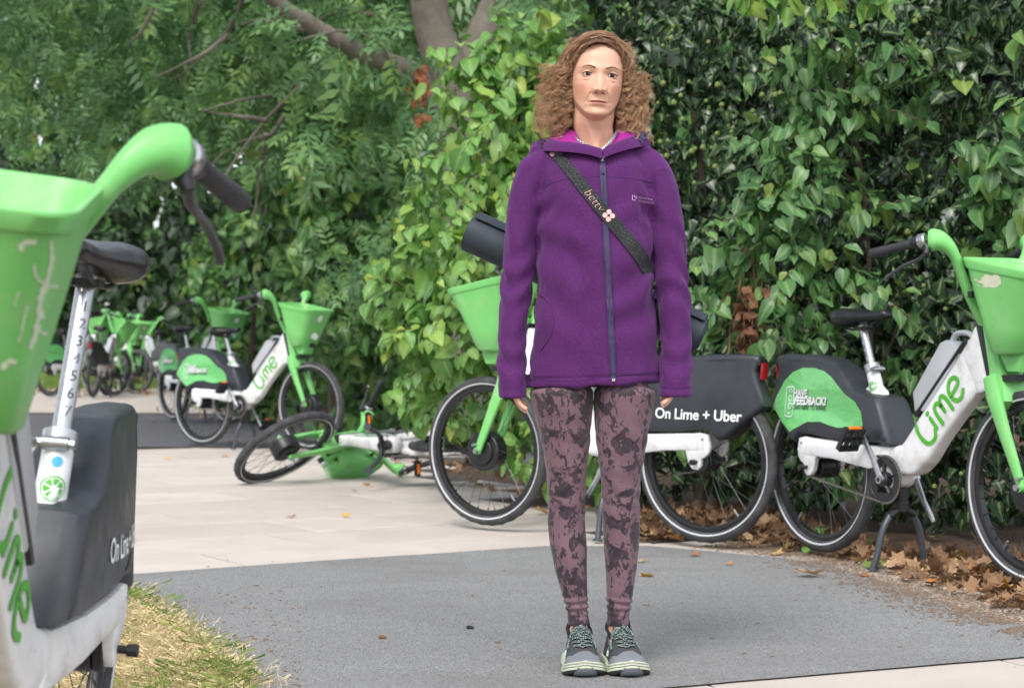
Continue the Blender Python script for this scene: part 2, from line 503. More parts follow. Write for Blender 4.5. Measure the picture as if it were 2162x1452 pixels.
# ------------------------------------------------------------------ bicycle materials
WHITE = plain('white_paint', lin(225, 226, 228), .32, var=.05, dirt=lin(126, 112, 98), dirt_amt=.55, dscale=9, coat=.2)
GREEN = plain('green_plastic', lin(120, 198, 112), .40, var=.10, vscale=5, dirt=lin(168, 196, 150), dirt_amt=.4, dscale=12)
s = NT('fairing_plastic'); v = s.coord('Object')
c = s.ramp(s.noise(v, 5, 6, .6), [(.3, lin(40, 43, 49)), (.7, lin(54, 58, 65))])
c = s.mix(s.ramp(s.noise(s.coord('Object', (3, 3, 40)), 6, 5, .7), [(.6, 0.0), (.75, .25)]), c, lin(104, 106, 110))
s.set(Base_Color=c, Roughness=s.ramp(s.noise(v, 20, 4), [(.3, .34), (.7, .5)])); s.bump(s.noise(v, 300, 2), .12, .002)
FAIR = s.m
BLACK = plain('black_plastic', lin(30, 31, 34), .42, var=.15)
GRIP = plain('grip_rubber', lin(44, 45, 50), .6, var=.1, bump=.2, bscale=400)
VINYL = plain('saddle_vinyl', lin(24, 25, 29), .30, var=.1, bump=.08, bscale=300)
s = NT('tyre_rubber'); v = s.coord('Object')
c = s.ramp(s.noise(v, 14, 6, .65), [(.35, lin(44, 45, 48)), (.7, lin(78, 78, 80))])
s.set(Base_Color=c, Roughness=.8)
TYRE = s.m
REFL = plain('reflective_strip', lin(196, 198, 202), .35, var=.1)
RIM = plain('rim_black', lin(32, 33, 36), .3, var=.1)
STEEL = plain('brushed_steel', lin(178, 180, 184), .3, metal=.85, var=.12, vscale=30)
SPOKE = plain('spoke_wire', lin(66, 68, 72), .35, metal=.6)
GREY = plain('battery_grey', lin(182, 185, 190), .4, var=.06, dirt=lin(140, 138, 134), dirt_amt=.3)
KICK = plain('stand_grey', lin(72, 76, 84), .4, metal=.3, var=.15)
RED = plain('red_lens', lin(150, 22, 28), .2, spec=.7)
AMBER = plain('amber_reflector', lin(236, 120, 24), .25)
LENS = plain('lamp_lens', lin(226, 230, 232), .12, spec=.8)
LIMEINK = plain('green_print', lin(76, 170, 42), .45, var=.06)
INK = plain('black_print', lin(34, 36, 36), .5, var=.05)
WHITEINK = plain('white_print', lin(232, 234, 236), .5, var=.05)
BLUEINK = plain('blue_print', lin(70, 166, 206), .45)
SCUFF = plain('scuffed_plastic', lin(206, 218, 196), .8, var=.1, vscale=60)
LABELP = plain('torn_label', lin(214, 214, 190), .8, var=.12, vscale=40)
LEVER = plain('lever_alloy', lin(86, 88, 94), .35, metal=.5)
CHAIN = plain('chain_steel', lin(128, 124, 118), .45, metal=.7, var=.3, vscale=200)
s = NT('green_sticker'); v = s.coord('Object')
n = s.noise(v, 7, 3, .5, 1.2)
s.set(Base_Color=s.mix(s.ramp(n, [(.3, .0), (.7, .4)]), lin(104, 186, 110), lin(126, 204, 130)), Roughness=.28, Coat_Weight=.3)
s.bump(s.noise(s.coord('Object', (1, 1, 1.8)), 9, 2, .45, 1.2), .3, .02)
STICKER = s.m
s = NT('dark_green_sticker'); s.set(Base_Color=lin(36, 156, 62), Roughness=.3); STICKER2 = s.m

# ------------------------------------------------------------------ bicycle (x forward, y to its left, z up; rear axle over the origin)
WB = 1.18
AX0 = Vector((1.04, 0, .66)); AXU = Vector((-.32, 0, .947)).normalized()

def wheel_parts(root, ax, az, front):
    hub = MB()
    if front:
        hub.disc_y((ax, 0, az), .088, .075, 32).disc_y((ax, 0, az), .06, .10, 24)
        hub.tube([(ax, -.085, az), (ax, .085, az)], .009, 10)
    else:
        hub.disc_y((ax, 0, az), .046, .07, 28).disc_y((ax, .048, az), .044, .02, 28)
        hub.disc_y((ax, -.05, az), .036, .012, 20)
        hub.tube([(ax, -.10, az), (ax, .10, az)], .008, 10)
        hub.tube([(ax, -.115, az), (ax, -.095, az)], .013, 6).tube([(ax, .095, az), (ax, .115, az)], .013, 6)
    w = hub.build('front_wheel' if front else 'rear_wheel', [BLACK], root)
    t = MB(); n, m = 72, 12; rings = []
    for i in range(n):
        a = 2 * math.pi * i / n; ring = []
        for j in range(m):
            b = 2 * math.pi * j / m; q = .024 * math.cos(b); y = .0255 * math.sin(b)
            rad = .314 + q
            if math.cos(b) > .8: rad += .0016 * (1 if i % 2 else -1)       # tread
            ring.append((ax + rad * math.cos(a), y, az + rad * math.sin(a)))
        rings.append(ring)
    t.loft(rings, closed=True)
    ty = t.build('tyre', [TYRE], w, ang=80)
    st = MB()
    for sy in (-1, 1):
        rg = []
        for i in range(72):
            a = 2 * math.pi * i / 72; ring = []
            for (rad, y) in ((.3025, .0226), (.3055, .0241), (.3085, .0251), (.3085, .0262), (.3050, .0254), (.3020, .0238)):
                ring.append((ax + rad * math.cos(a), sy * y, az + rad * math.sin(a)))
            rg.append(ring)
        st.loft(rg, closed=True)
    st.build('reflective_stripe', [REFL], w)
    MB().torus_y((ax, 0, az), .281, .013, .0135, 60, 8, 4).build('rim', [RIM], w)
    sp = MB(); N = 32
    for i in range(N):
        a = 2 * math.pi * i / N; sy = 1 if i % 2 else -1
        h = a + (.38 if (i // 2) % 2 else -.38); hr = .082 if front else .05
        sp.tube([(ax + hr * math.cos(h), sy * .03, az + hr * math.sin(h)), (ax + .275 * math.cos(a), sy * .004, az + .275 * math.sin(a))], .0012, 4, caps=False)
        sp.tube([(ax + .258 * math.cos(a + (h - a) * .07), sy * .006, az + .258 * math.sin(a + (h - a) * .07)), (ax + .272 * math.cos(a), sy * .004, az + .272 * math.sin(a))], .0026, 5)
    sp.build('spokes', [SPOKE], w)
    va = -2.2
    MB().tube([(ax + .27 * math.cos(va), 0, az + .27 * math.sin(va)), (ax + .235 * math.cos(va), .0, az + .235 * math.sin(va))], .004, 8).build('valve', [STEEL], w)
    return w

def lime_logo(root, bvh_, side):
    """the hand drawn word along the down tube, read from the rear going up"""
    W = .017
    strokes = []
    strokes.append(catmull([(-.128, .062, 0), (-.136, .020, 0), (-.130, -.030, 0), (-.110, -.052, 0), (-.080, -.052, 0), (-.062, -.030, 0)], 5))        # L as a swoosh
    strokes.append([(-.052, -.035), (-.052, .022)])                                             # i
    strokes.append(catmull([(-.018, -.045, 0), (-.018, .005, 0), (-.010, .034, 0), (.010, .036, 0), (.020, .008, 0), (.020, -.020, 0)], 5))
    strokes.append(catmull([(.020, -.005, 0), (.026, .030, 0), (.044, .038, 0), (.056, .012, 0), (.056, -.045, 0)], 5))
    strokes.append(catmull([(.084, -.004, 0), (.140, .006, 0), (.138, .036, 0), (.112, .046, 0), (.086, .026, 0), (.080, -.010, 0), (.092, -.040, 0), (.118, -.048, 0), (.140, -.034, 0)], 5))
    VV, FF = [], []
    for st in strokes:
        p2 = [(p[0], p[1]) for p in st]
        V_, F_ = stroke2d(p2, W); b = len(VV); VV += V_; FF += [tuple(b + i for i in f) for f in F_]
    b = len(VV); VV.append((-.052, .047))
    for k in range(13): VV.append((-.052 + .0105 * math.cos(k * math.pi / 6), .047 + .0105 * math.sin(k * math.pi / 6)))
    FF += [(b, b + 1 + k, b + 2 + k) for k in range(12)]
    d = Vector((.70, 0, .714)); n_ = Vector((-.714, 0, .70)) 
    c0 = Vector((.738, 0, .592))
    sx = 1.0 if side < 0 else -1.0
    to3 = lambda x, y: c0 + d * (x * sx * 1.02) + n_ * (y * .90) + Vector((0, side * .3, 0))
    return project((VV, FF), to3, (0, -side, 0), bvh_, .0025)

def slice_logo(c0, bvh_, side, r=.024, axu=None):
    """round citrus-wheel emblem"""
    VV, FF = [], []
    def ring(r0, r1, n=24):
        b = len(VV)
        for k in range(n):
            a = 2 * math.pi * k / n; VV.extend([(r0 * math.cos(a), r0 * math.sin(a)), (r1 * math.cos(a), r1 * math.sin(a))])
        for k in range(n):
            q = (k + 1) % n; FF.append((b + 2 * k, b + 2 * k + 1, b + 2 * q + 1, b + 2 * q))
    ring(r * .9, r)
    for k in range(7):
        a0 = 2 * math.pi * k / 7 + .10; a1 = 2 * math.pi * (k + 1) / 7 - .10; am = (a0 + a1) / 2; b = len(VV)
        VV.append((r * .16 * math.cos(am), r * .16 * math.sin(am)))
        for q in range(5):
            a = a0 + (a1 - a0) * q / 4; VV.append((r * .78 * math.cos(a), r * .78 * math.sin(a)))
        FF += [(b, b + 1 + q, b + 2 + q) for q in range(4)]
    c0 = Vector(c0); u = Vector((-.3, 0, .95))
    w = Vector((.95, 0, .3)); sx = 1 if side < 0 else -1
    return project((VV, FF), lambda x, y: c0 + w * (x * sx) + u * y + Vector((0, side * .3, 0)), (0, -side, 0), bvh_)

def disc2d(r, n=20, cx=0, cy=0):
    V = [(cx, cy)] + [(cx + r * math.cos(2 * math.pi * k / n), cy + r * math.sin(2 * math.pi * k / n)) for k in range(n)]
    return V, [(0, 1 + k, 1 + (k + 1) % n) for k in range(n)]

def rrect(w, h, r, n=5):
    pts = []
    for (sx, sy, a0) in ((1, 1, 0), (-1, 1, 90), (-1, -1, 180), (1, -1, 270)):
        for k in range(n + 1):
            a = R(a0 + 90 * k / n); pts.append((sx * (w / 2 - r) + r * math.cos(a), sy * (h / 2 - r) + r * math.sin(a)))
    return pts

STEER_PARTS = ('fork', 'basket', 'handlebar', 'front_wheel')
def make_bike():
    root = empty('share_bicycle')
    # ---- white frame: rear arms, bottom bracket shell and thick down tube in one sweep
    f = MB()
    path = [(.30, 0, .428), (.40, 0, .420), (.50, 0, .408), (.56, 0, .418), (.61, 0, .458), (.67, 0, .525), (.76, 0, .615), (.86, 0, .712), (.935, 0, .787)]
    hz_ = [.030, .040, .055, .066, .071, .071, .074, .080, .090]
    hy_ = [.050, .050, .046, .042, .040, .038, .036, .034, .032]
    pc = catmull(path, 4); k_ = np.linspace(0, 1, len(path)); kc = np.linspace(0, 1, len(pc))
    f.tube(pc, [interp(k_, hy_, q) for q in kc], 20, up=(0, 1, 0), ry=[interp(k_, hz_, q) for q in kc], exp=5)
    for sy in (-1, 1):
        pts = [(-.035, sy * .068, .440), (.05, sy * .068, .440), (.16, sy * .067, .434), (.30, sy * .058, .420), (.40, sy * .046, .412), (.47, sy * .036, .406)]
        f.tube(pts, [.012, .014, .016, .018, .02, .02], 12, up=(0, 1, 0), ry=[.034, .036, .035, .042, .048, .052], exp=4)
        drop = [(-.062, .430), (-.050, .474), (-.012, .480), (.075, .470), (.085, .425), (.055, .400), (.040, .352), (.022, .330), (-.004, .327), (-.020, .344), (-.022, .372), (-.044, .384), (-.058, .402)]
        f.prism_y(drop, (sy * .066 - .011, sy * .066 + .011), .004)
    # seat tube
    a, b = Vector((.455, 0, .34)), Vector((.313, 0, .745))
    f.tube([a, a.lerp(b, .5), b], [.034, .030, .026], 20)
    f.prism_y([(.85, .79), (.915, .895), (.935, .90), (.995, .70), (.975, .675), (.93, .66)], (-.034, .034), .010)
    f.prism_y([(.39, .66), (.335, .70), (.27, .655), (.262, .625), (.30, .612), (.36, .50), (.42, .50)], (-.018, .018), .006)
    f.disc_y((.458, 0, .345), .044, .095, 28)
    frame = f.build('frame', [WHITE], root, ang=45)
    fb = bvh_of(frame)
    for sd in (-1, 1):
        V_, F_ = lime_logo(root, fb, sd); MB().add(V_, F_).build('brand_lettering', [LIMEINK], frame, False)
        V_, F_ = slice_logo((.345, 0, .680), fb, sd, .019); MB().add(V_, F_).build('slice_emblem', [LIMEINK], frame, False)
        bolts = MB()
        for (x, z) in ((0, .36), (.03, .37)): pass
        bolts.tube([(-.03, sd * .07, .455), (-.03, sd * .082, .455)], .006, 8)
        bolts.build('bolt', [STEEL], frame)
    # front facing emblems on the seat tube of the near bike are printed on its left flank as well
    # black strip on the head of the frame
    MB().prism_y([(.922, .918), (.950, .922), (1.020, .69), (.990, .68)], (-.038, .038), .006).build('head_strip', [BLACK], root)
    # guard under the down tube, cable eyelet
    MB().tube(catmull([(.90, -.02, .66), (.96, -.03, .67), (1.0, -.03, .69)], 4), .006, 8).build('brake_cable', [GREY], root)
    # ---- dark rear fairing over the wheel
    poly = [(-.262, .800), (-.262, .770), (-.246, .742), (-.262, .690), (-.292, .622), (-.296, .598), (-.205, .525), (-.128, .458), (-.09, .452), (-.055, .484), (.00, .488), (.09, .476), (.20, .472), (.34, .468), (.500, .464), (.492, .50), (.448, .605), (.425, .640), (.395, .648), (.335, .655), (.285, .672), (.232, .712), (.185, .752), (.13, .782), (.06, .795), (-.05, .802), (-.18, .806)]
    def fpts(p, k=3):
        q = [(a_[0], a_[1], 0) for a_ in p]; out = []
        n = len(q)
        for i in range(n):
            a_, b_ = Vector(q[i]), Vector(q[(i + 1) % n])
            for j in range(k if (a_ - b_).length > .05 else 1): out.append(a_.lerp(b_, j / (k if (a_ - b_).length > .05 else 1)))
        return [(p_.x, p_.y) for p_ in out]
    tp = lambda x, z: (1.0 - .38 * max(0, min(1, (z - .60) / .2)) ** 2) * (1 - .52 * max(0, min(1, (-.06 - x) / .22)) ** 1.3)
    fm = MB().prism_y(fpts(poly), (-.082, .082), .020, tp, .042)
    fairing = fm.build('rear_fairing', [FAIR], root, ang=38)
    # the side skins need inner points so the panel swells slightly
    fbv = bvh_of(fairing)
    pass
    MB().prism_y([(-.268, .772), (-.278, .768), (-.276, .706), (-.262, .704)], (-.022, .022), .004).build('tail_light', [RED], root)
    MB().prism_y([(-.245, .780), (-.268, .786), (-.270, .762), (-.246, .756)], (-.030, .030), .004).build('tail_light_hood', [BLACK], root)
    # ---- battery with carrying handle
    bt = MB().prism_y([(.592, .590), (.582, .660), (.735, .842), (.760, .850), (.800, .842), (.840, .800), (.66, .590)], (-.036, .036), .012)
    batt = bt.build('battery', [GREY], root)
    MB().tube(catmull([(.765, 0, .845), (.790, 0, .872), (.850, 0, .872), (.892, 0, .845)], 5), .012, 10, ry=.010).tube(catmull([(.78, .02, .83), (.82, .025, .845), (.86, .02, .82)], 4), .008, 8).build('battery_handle', [GREY], batt)
    MB().tube([(.60, 0, .575), (.87, 0, .845)], .040, 12, up=(0, 1, 0), ry=.009, exp=4).build('battery_rail', [BLACK], root)
    # ---- crankset, pedals, chain, stand (cr is replaced in variants)
    c_ = Vector((.458, 0, .335))
    ring = MB().disc_y((c_.x, -.062, c_.z), .088, .005, 44, hole=.052)
    for k in range(44):
        a = 2 * math.pi * k / 44; ring.box((c_.x + .089 * math.cos(a), -.062, c_.z + .089 * math.sin(a)), (.006, .004, .007), Matrix.Rotation(-a, 3, 'Y'))
    for k in range(5):
        a = 2 * math.pi * k / 5 + .3; ring.tube([(c_.x + .02 * math.cos(a), -.064, c_.z + .02 * math.sin(a)), (c_.x + .06 * math.cos(a), -.064, c_.z + .06 * math.sin(a))], .010, 8, ry=.004)
    ring.disc_y((c_.x, -.06, c_.z), .028, .03, 18)
    crank = ring.build('chainset', [BLACK], root)
    ca = R(120)
    for sy, a in ((-1, ca), (1, ca + math.pi)):
        d = Vector((math.cos(a), 0, math.sin(a))); p0 = c_ + Vector((0, sy * .082, 0)); p1 = p0 + d * .172 + Vector((0, sy * .008, 0))
        m = MB().tube([p0 - d * .006, p0 + d * .03, p0 + d * .10, p1 - d * .01, p1 + d * .012], [.010, .009, .007, .007, .006], 10, up=(0, 1, 0), ry=[.018, .0155, .0125, .0125, .010])
        m.tube([p0 + Vector((0, -sy * .012, 0)), p0 + Vector((0, sy * .012, 0))], .016, 14)
        m.build('crank_arm', [STEEL], crank)
        MB().tube([p0 + Vector((0, sy * .0122, 0)), p0 + Vector((0, sy * .0135, 0))], .0085, 10).build('crank_bolt', [BLACK], crank)
        q = p1 + Vector((0, sy * .062, 0))
        pm = MB().tube([p1, p1 + Vector((0, sy * .11, 0))], .008, 8)
        pr = Matrix.Rotation(R(-58), 3, 'Y')
        for dx in (-.042, .042): pm.box(q + pr @ Vector((dx, 0, 0)), (.012, .088, .026), pr)
        for dy in (-.042, -.012, .018, .042): pm.box(q + pr @ Vector((0, dy, 0)), (.084, .008, .020), pr)
        ped = pm.build('pedal', [BLACK], root, False)
        for dx in (-.0495, .0495): MB().box(q + pr @ Vector((dx, 0, 0)), (.004, .058, .014), pr).build('reflector', [AMBER], ped, False)
    ch = MB(); N = 58
    def chain_run(p, q):
        L = (q - p).length; k = max(2, int(L / .0105)); d = (q - p).normalized()
        for i in range(k):
            u = p.lerp(q, (i + .5) / k); ch.box(u, (.0098, .0065 if i % 2 else .0045, .0075), Matrix.Rotation(-math.atan2(d.z, d.x), 3, 'Y'))
    r1, r2 = .088, .036; A = Vector((0, -.062, .36)); C = c_ + Vector((0, -.062, 0))
    dd = (C - A); th = math.atan2(dd.z, dd.x); al = math.acos((r2 - r1) / dd.length)
    for sg in (1, -1):
        nrm = Vector((math.cos(th + sg * al), 0, math.sin(th + sg * al)))
        chain_run(A + nrm * r2, C + nrm * r1)
    for (o_, r_, a0, a1) in ((C, r1, th - al, th + al), (A, r2, th + al, th + 2 * math.pi - al)):
        k = max(3, int(abs(a1 - a0) * r_ / .0105))
        for i in range(k):
            a = a0 + (a1 - a0) * i / k; ch.box(o_ + Vector((r_ * math.cos(a), 0, r_ * math.sin(a))), (.0098, .0065 if i % 2 else .0045, .0075), Matrix.Rotation(-(a + math.pi / 2), 3, 'Y'))
    ch.build('chain', [CHAIN], root, False)
    ks = MB().tube([(.475, 0, .30), (.475, 0, .215)], [.030, .026], 14)
    for z in (.222, .234, .246): ks.torus_y((0, 0, 0), .001, .001, n=4, m=3) if False else ks.tube([(.475, 0, z - .004), (.475, 0, z + .004)], .031, 14)
    ks.tube(catmull([(.475, -.06, .20), (.475, 0, .222), (.475, .06, .20)], 4), .016, 10)
    stand = ks.build('kickstand', [BLACK], root)
    for sy in (-1, 1):
        m = MB().tube(catmull([(.475, sy * .05, .205), (.474, sy * .085, .15), (.468, sy * .108, .06), (.462, sy * .124, .006)], 5), [.013] * 16, 12)
        m.tube([(.462, sy * .124, .010), (.462, sy * .125, .0)], .022, 14)
        m.build('leg', [KICK], stand)
    # ---- wheels
    wheel_parts(root, 0, .36, False); fw = wheel_parts(root, WB, .34, True)
    # ---- fork with head, crown and flat legs
    fk = MB()
    for sy in (-1, 1):
        pts = [(1.185, sy * .064, .335), (1.165, sy * .066, .385), (1.10, sy * .066, .53), (1.045, sy * .062, .655), (1.02, sy * .05, .72)]
        fk.tube(pts, [.010, .012, .014, .016, .016], 12, up=(0, 1, 0), ry=[.014, .018, .024, .032, .036], exp=2.8)
        fk.tube([(1.182, sy * .062, .345), (1.182, sy * .082, .345)], .016, 10)
    fk.prism_y([(1.005, .74), (1.020, .63), (1.055, .60), (1.098, .635), (1.07, .745), (1.025, .86), (.980, .945), (.945, .935)], (-.062, .062), .016, lambda x, z: 1.0 - .45 * max(0, min(1, (z - .68) / .2)))
    fork = fk.build('fork', [GREEN], root)
    fx = MB()
    for sy in (-1, 1):
        for (x, z) in ((1.03, .655), (1.045, .62)): fx.tube([(x, sy * .06, z), (x, sy * .073, z)], .007, 8)
        fx.tube([(1.18, sy * .08, .345), (1.18, sy * .094, .345)], .012, 6)
        fx.tube([(1.182, sy * .066, .375), (1.188, sy * .10, .372)], .006, 6)
    fx.build('bolts', [STEEL], fork)
    MB().box((1.075, 0, .715), (.09, .10, .022)).build('crown_plate', [BLACK], fork)
    # ---- basket
    bk = MB()
    zt = lambda x: 1.135 - .20 * (x - .97)
    def bring(t, inset=0.0, lip=0.0):
        x0 = 1.045 + (.965 - 1.045) * t; x1 = 1.185 + (1.325 - 1.185) * t; w = .205 + (.305 - .205) * t
        cx_ = (x0 + x1) / 2; L = x1 - x0; out = []
        for (px, py) in rrect(L - 2 * inset + 2 * lip, w - 2 * inset + 2 * lip, .055 + .012 * t, 6):
            X = cx_ + px; out.append((X, py, .795 + t * (zt(X) - .795)))
        return out
    rings = [bring(0, .03), bring(.0, .008), bring(.03), bring(.3), bring(.6), bring(.90), bring(.905, 0, .004), bring(.985, 0, .006), bring(1.0, 0, .004), bring(1.0, .004), bring(.93, .006), bring(.5, .005), bring(.06, .006), bring(.05, .03)]
    bk.loft(rings)
    bk.prism_y([(1.06, .80), (1.10, .735), (1.155, .735), (1.18, .80)], (-.055, .055), .010)
    basket = bk.build('basket', [GREEN], root, ang=42)
    bbv = bvh_of(basket)
    # headlight and badges on the basket front
    hl = MB(); zc = .885
    hl.tube([(1.205, 0, .868), (1.240, 0, .866)], [.024, .026], 16).build('headlight', [LENS], basket)
    MB().tube([(1.19, 0, .80), (1.222, 0, .797)], [.017, .018], 12).build('phone_lamp', [BLACK], basket)
    V_, F_ = disc2d(.024); V_, F_ = project((V_, F_), lambda x, y: Vector((1.6, x, 1.0 + y)), (-1, 0, 0), bbv); MB().add(V_, F_).build('badge', [WHITEINK], basket, False)
    # ---- handlebar: two green arms, black grips
    hb = MB()
    for sy in (-1, 1):
        pts = catmull([(.950, sy * .022, .905), (.948, sy * .080, 1.00), (.958, sy * .135, 1.095), (.965, sy * .160, 1.135), (.960, sy * .188, 1.172), (.940, sy * .215, 1.192), (.918, sy * .240, 1.194)], 5)
        q = np.linspace(0, 1, len(pts)); kk = [0, .3, .52, .66, .80, .93, 1]
        hb.tube(pts, [interp(kk, [.018, .017, .018, .024, .036, .044, .035], t) for t in q], 16, up=(1, .25 * sy, .1), ry=[interp(kk, [.017, .017, .018, .024, .034, .040, .032], t) for t in q], exp=2.4)
    bar = hb.build('handlebar', [GREEN], root)
    for sy in (-1, 1):
        g0 = Vector((.915, sy * .246, 1.194)); g1 = Vector((.715, sy * .330, 1.154)); d = (g1 - g0).normalized()
        pts = [g0 + d * t for t in (.056, .060, .075, .12, .17, .214, .220)]
        MB().tube(pts, [.0165, .0175, .0165, .0165, .0178, .0178, .013], 16).build('grip', [GRIP], bar)
        MB().tube([g0 + d * t for t in (-.002, .003, .022, .028)], [.022, .027, .027, .022], 20).build('clamp_ring', [STEEL], bar)
        MB().tube([g0 + d * t for t in (.024, .028, .048, .056)], [.021, .022, .0215, .0185], 18).build('shift_ring', [BLACK], bar)
        lv = MB(); o = g0 + d * .012 + Vector((.012, 0, -.018))
        lv.tube([o + Vector((-.005, 0, .01)), o + Vector((.012, 0, -.012)), o + Vector((.014, sy * .012, -.03))], [.014, .015, .010], 10)
        lv.build('lever_mount', [BLACK], bar)
        lp = catmull([o + Vector((.014, sy * .010, -.026)), o + d * .04 + Vector((.020, 0, -.038)), o + d * .10 + Vector((.016, 0, -.050)), o + d * .150 + Vector((.008, 0, -.074)), o + d * .158 + Vector((.004, 0, -.088))], 5)
        MB().tube(lp, [.010] * 6 + [.008] * 12 + [.007] * (len(lp) - 18), 10, ry=[.006] * (len(lp))).build('brake_lever', [LEVER], bar)
    MB().disc_y((.99, -.165, 1.07), .0, .0) if False else None
    for sy in (-1, 1):
        MB().box((.975, sy * .10, 1.005), (.02, .012, .024)).build('clip', [BLACK], bar)
    return root

def rail_saddle(root, ext):
    """seat post drawn out by ext, with saddle"""
    b = Vector((.313, 0, .745)); d = Vector((-.331, 0, .944)).normalized(); top = b + d * ext
    m = MB().tube([b - d * .02, top], .0165, 18)
    m.tube([top - d * .004, top + d * .012], [.0205, .0205], 18)
    post = m.build('seat_post', [STEEL], root)
    cl = MB().tube([b - d * .012, b + d * .018], .030, 20)
    cl.tube([b + Vector((.032, -.022, .0)), b + Vector((.032, .022, .0))], .012, 12).tube([b + Vector((.032, -.034, .0)), b + Vector((.032, .032, .0))], .007, 6)
    cl.tube(catmull([b + Vector((.032, -.030, 0)), b + Vector((.05, -.038, .004)), b + Vector((.085, -.036, .012))], 3), .005, 8)
    cl.build('clamp', [STEEL], post)
    pb = bvh_of(post)
    for side in ('front', 'right'):
        VV, FF = [], []; dirv = Vector((-1, -.55, 0)).normalized() if side == 'front' else Vector((0, 1, 0))
        n = min(7, int((ext - .03) / .0315))
        allm = MB()
        for k in range(n):
            num = str(k + 1); V_, F_ = text_mesh(num, .027)
            c0 = top - d * (.045 + .0315 * k)
            u = Vector((0, 0, 1)).cross(-dirv).normalized()
            V2_, F2_ = project((V_, F_), lambda x, y: c0 + u * x + d * y - dirv * .3, dirv, pb, .0006)
            allm.add(V2_, F2_)
        if allm.v: allm.build('numerals', [INK], post, False)
    # saddle: lofted along its length
    xs_ = [-.135, -.125, -.10, -.06, -.02, .02, .06, .10, .128, .138]; hw = [.045, .072, .092, .094, .076, .054, .038, .030, .024, .012]
    zt_ = [.032, .044, .052, .050, .040, .033, .033, .037, .038, .026]; zb_ = [.006, -.014, -.026, -.026, -.016, -.008, -.004, -.002, .004, .010]
    t0 = top + Vector((.0, 0, .030)); rings = []
    for x, w, z1, z0 in zip(xs_, hw, zt_, zb_):
        ring = []
        for j in range(20):
            a = 2 * math.pi * j / 20; c, q = math.cos(a), math.sin(a)
            c = math.copysign(abs(c) ** .75, c); q2 = math.copysign(abs(q) ** .7, q)
            zz = (z1 + z0) / 2 + (z1 - z0) / 2 * q2
            if q > 0: zz -= .010 * math.exp(-(c * w / .012) ** 2) * (1 if -.09 < x < .08 else .3)       # groove
            ring.append(t0 + Vector((x + .015, c * w, zz)))
        rings.append(ring)
    sad = MB().loft(rings).build('saddle', [VINYL], root, ang=70)
    rl = MB()
    for sy in (-1, 1):
        rl.tube(catmull([t0 + Vector((-.10, sy * .045, -.006)), t0 + Vector((-.06, sy * .030, -.030)), t0 + Vector((.0, sy * .022, -.034)), t0 + Vector((.05, sy * .020, -.026)), t0 + Vector((.11, sy * .012, .004))], 5), .004, 8)
    rl.box(t0 + Vector((0, 0, -.030)), (.05, .055, .014)); rl.box(t0 + Vector((-.095, 0, -.012)), (.05, .11, .018))
    rl.build('saddle_rails', [BLACK], sad)
    return post

proto = make_bike()
BIKES = []
def sticker_on(bike, side, mat_, with_text=True):
    fa = next(c for c in bike.children if c.name.split('.')[0] == 'rear_fairing'); bv = bvh_of(fa)
    P2 = [(-.270, .592), (-.238, .640), (-.188, .697), (-.130, .733), (-.06, .750), (.02, .750), (.09, .738), (.145, .715), (.195, .682), (.245, .648), (.30, .622), (.338, .585), (.350, .528), (.19, .520), (.13, .530), (.08, .540), (.0, .538), (-.05, .520), (-.115, .494), (-.18, .530)]
    bm = bmesh.new(); vs = [bm.verts.new((a[0], a[1], 0)) for a in P2]; bm.faces.new(vs); bmesh.ops.triangulate(bm, faces=bm.faces)
    for ax in (0, 1):
        t = -.3 if ax == 0 else .48
        while t < .8:
            bmesh.ops.bisect_plane(bm, geom=list(bm.verts) + list(bm.edges) + list(bm.faces), plane_co=(t, 0, 0) if ax == 0 else (0, t, 0), plane_no=(1, 0, 0) if ax == 0 else (0, 1, 0)); t += .018
    bm.verts.ensure_lookup_table()
    V_ = [(v_.co.x, v_.co.y) for v_ in bm.verts]; bm.verts.index_update(); F_ = [tuple(v_.index for v_ in f_.verts) for f_ in bm.faces]; bm.free()
    sx = 1 if side < 0 else 1
    flat = lambda x, y: Vector((x, side * .3, y))
    V3, F3 = project((V_, F_), flat, (0, -side, 0), bv, .0018)
    st = MB().add(V3, F3).build('sticker', [mat_], fa, True)
    if not with_text: return
    sgn = 1 if side < 0 else -1
    def lay(VF, x0, z0, off=.0032, name='lettering', m_=WHITEINK):
        V3_, F3_ = project(VF, lambda x, y: Vector((x0 + x * sgn, side * .3, z0 + y)), (0, -side, 0), bv, off)
        return MB().add(V3_, F3_).build(name, [m_], fa, False)
    lay(text_mesh('HAVE', .040, .0015, .12), -.066, .648, .0058)
    lay(text_mesh('FEEDBACK?', .043, .0015, .12), .002, .618, .0058)
    lay(text_mesh('HAVE', .040, .0015, .12), -.064, .646, .0050, m_=INK)
    lay(text_mesh('FEEDBACK?', .043, .0015, .12), .004, .616, .0050, m_=INK)
    lay(text_mesh('SCAN HERE TO SHARE.', .0225, .0003, .10), -.006, .592, .0052, m_=INK)
    # outlined telephone with speech marks
    VV, FF = [], []
    out = rrect(.058, .118, .012, 4); out = out + [out[0]]
    V_, F_ = stroke2d([(a[0], a[1]) for a in out], .004, 2); VV += V_; FF += F_
    for (cx_, cy_, w_, h_) in ((0, .044, .02, .012), (-.004, .014, .02, .02), (.004, -.016, .02, .02), (0, -.046, .014, .003)):
        o2 = rrect(w_, h_, min(w_, h_) * .2, 2); o2 = [(a[0] + cx_, a[1] + cy_) for a in o2]; o2 += [o2[0]]
        V_, F_ = stroke2d(o2, .0035, 2); b = len(VV); VV += V_; FF += [tuple(b + i for i in f) for f in F_]
    lay((VV, FF), -.134, .615, .0052, 'phone_outline')

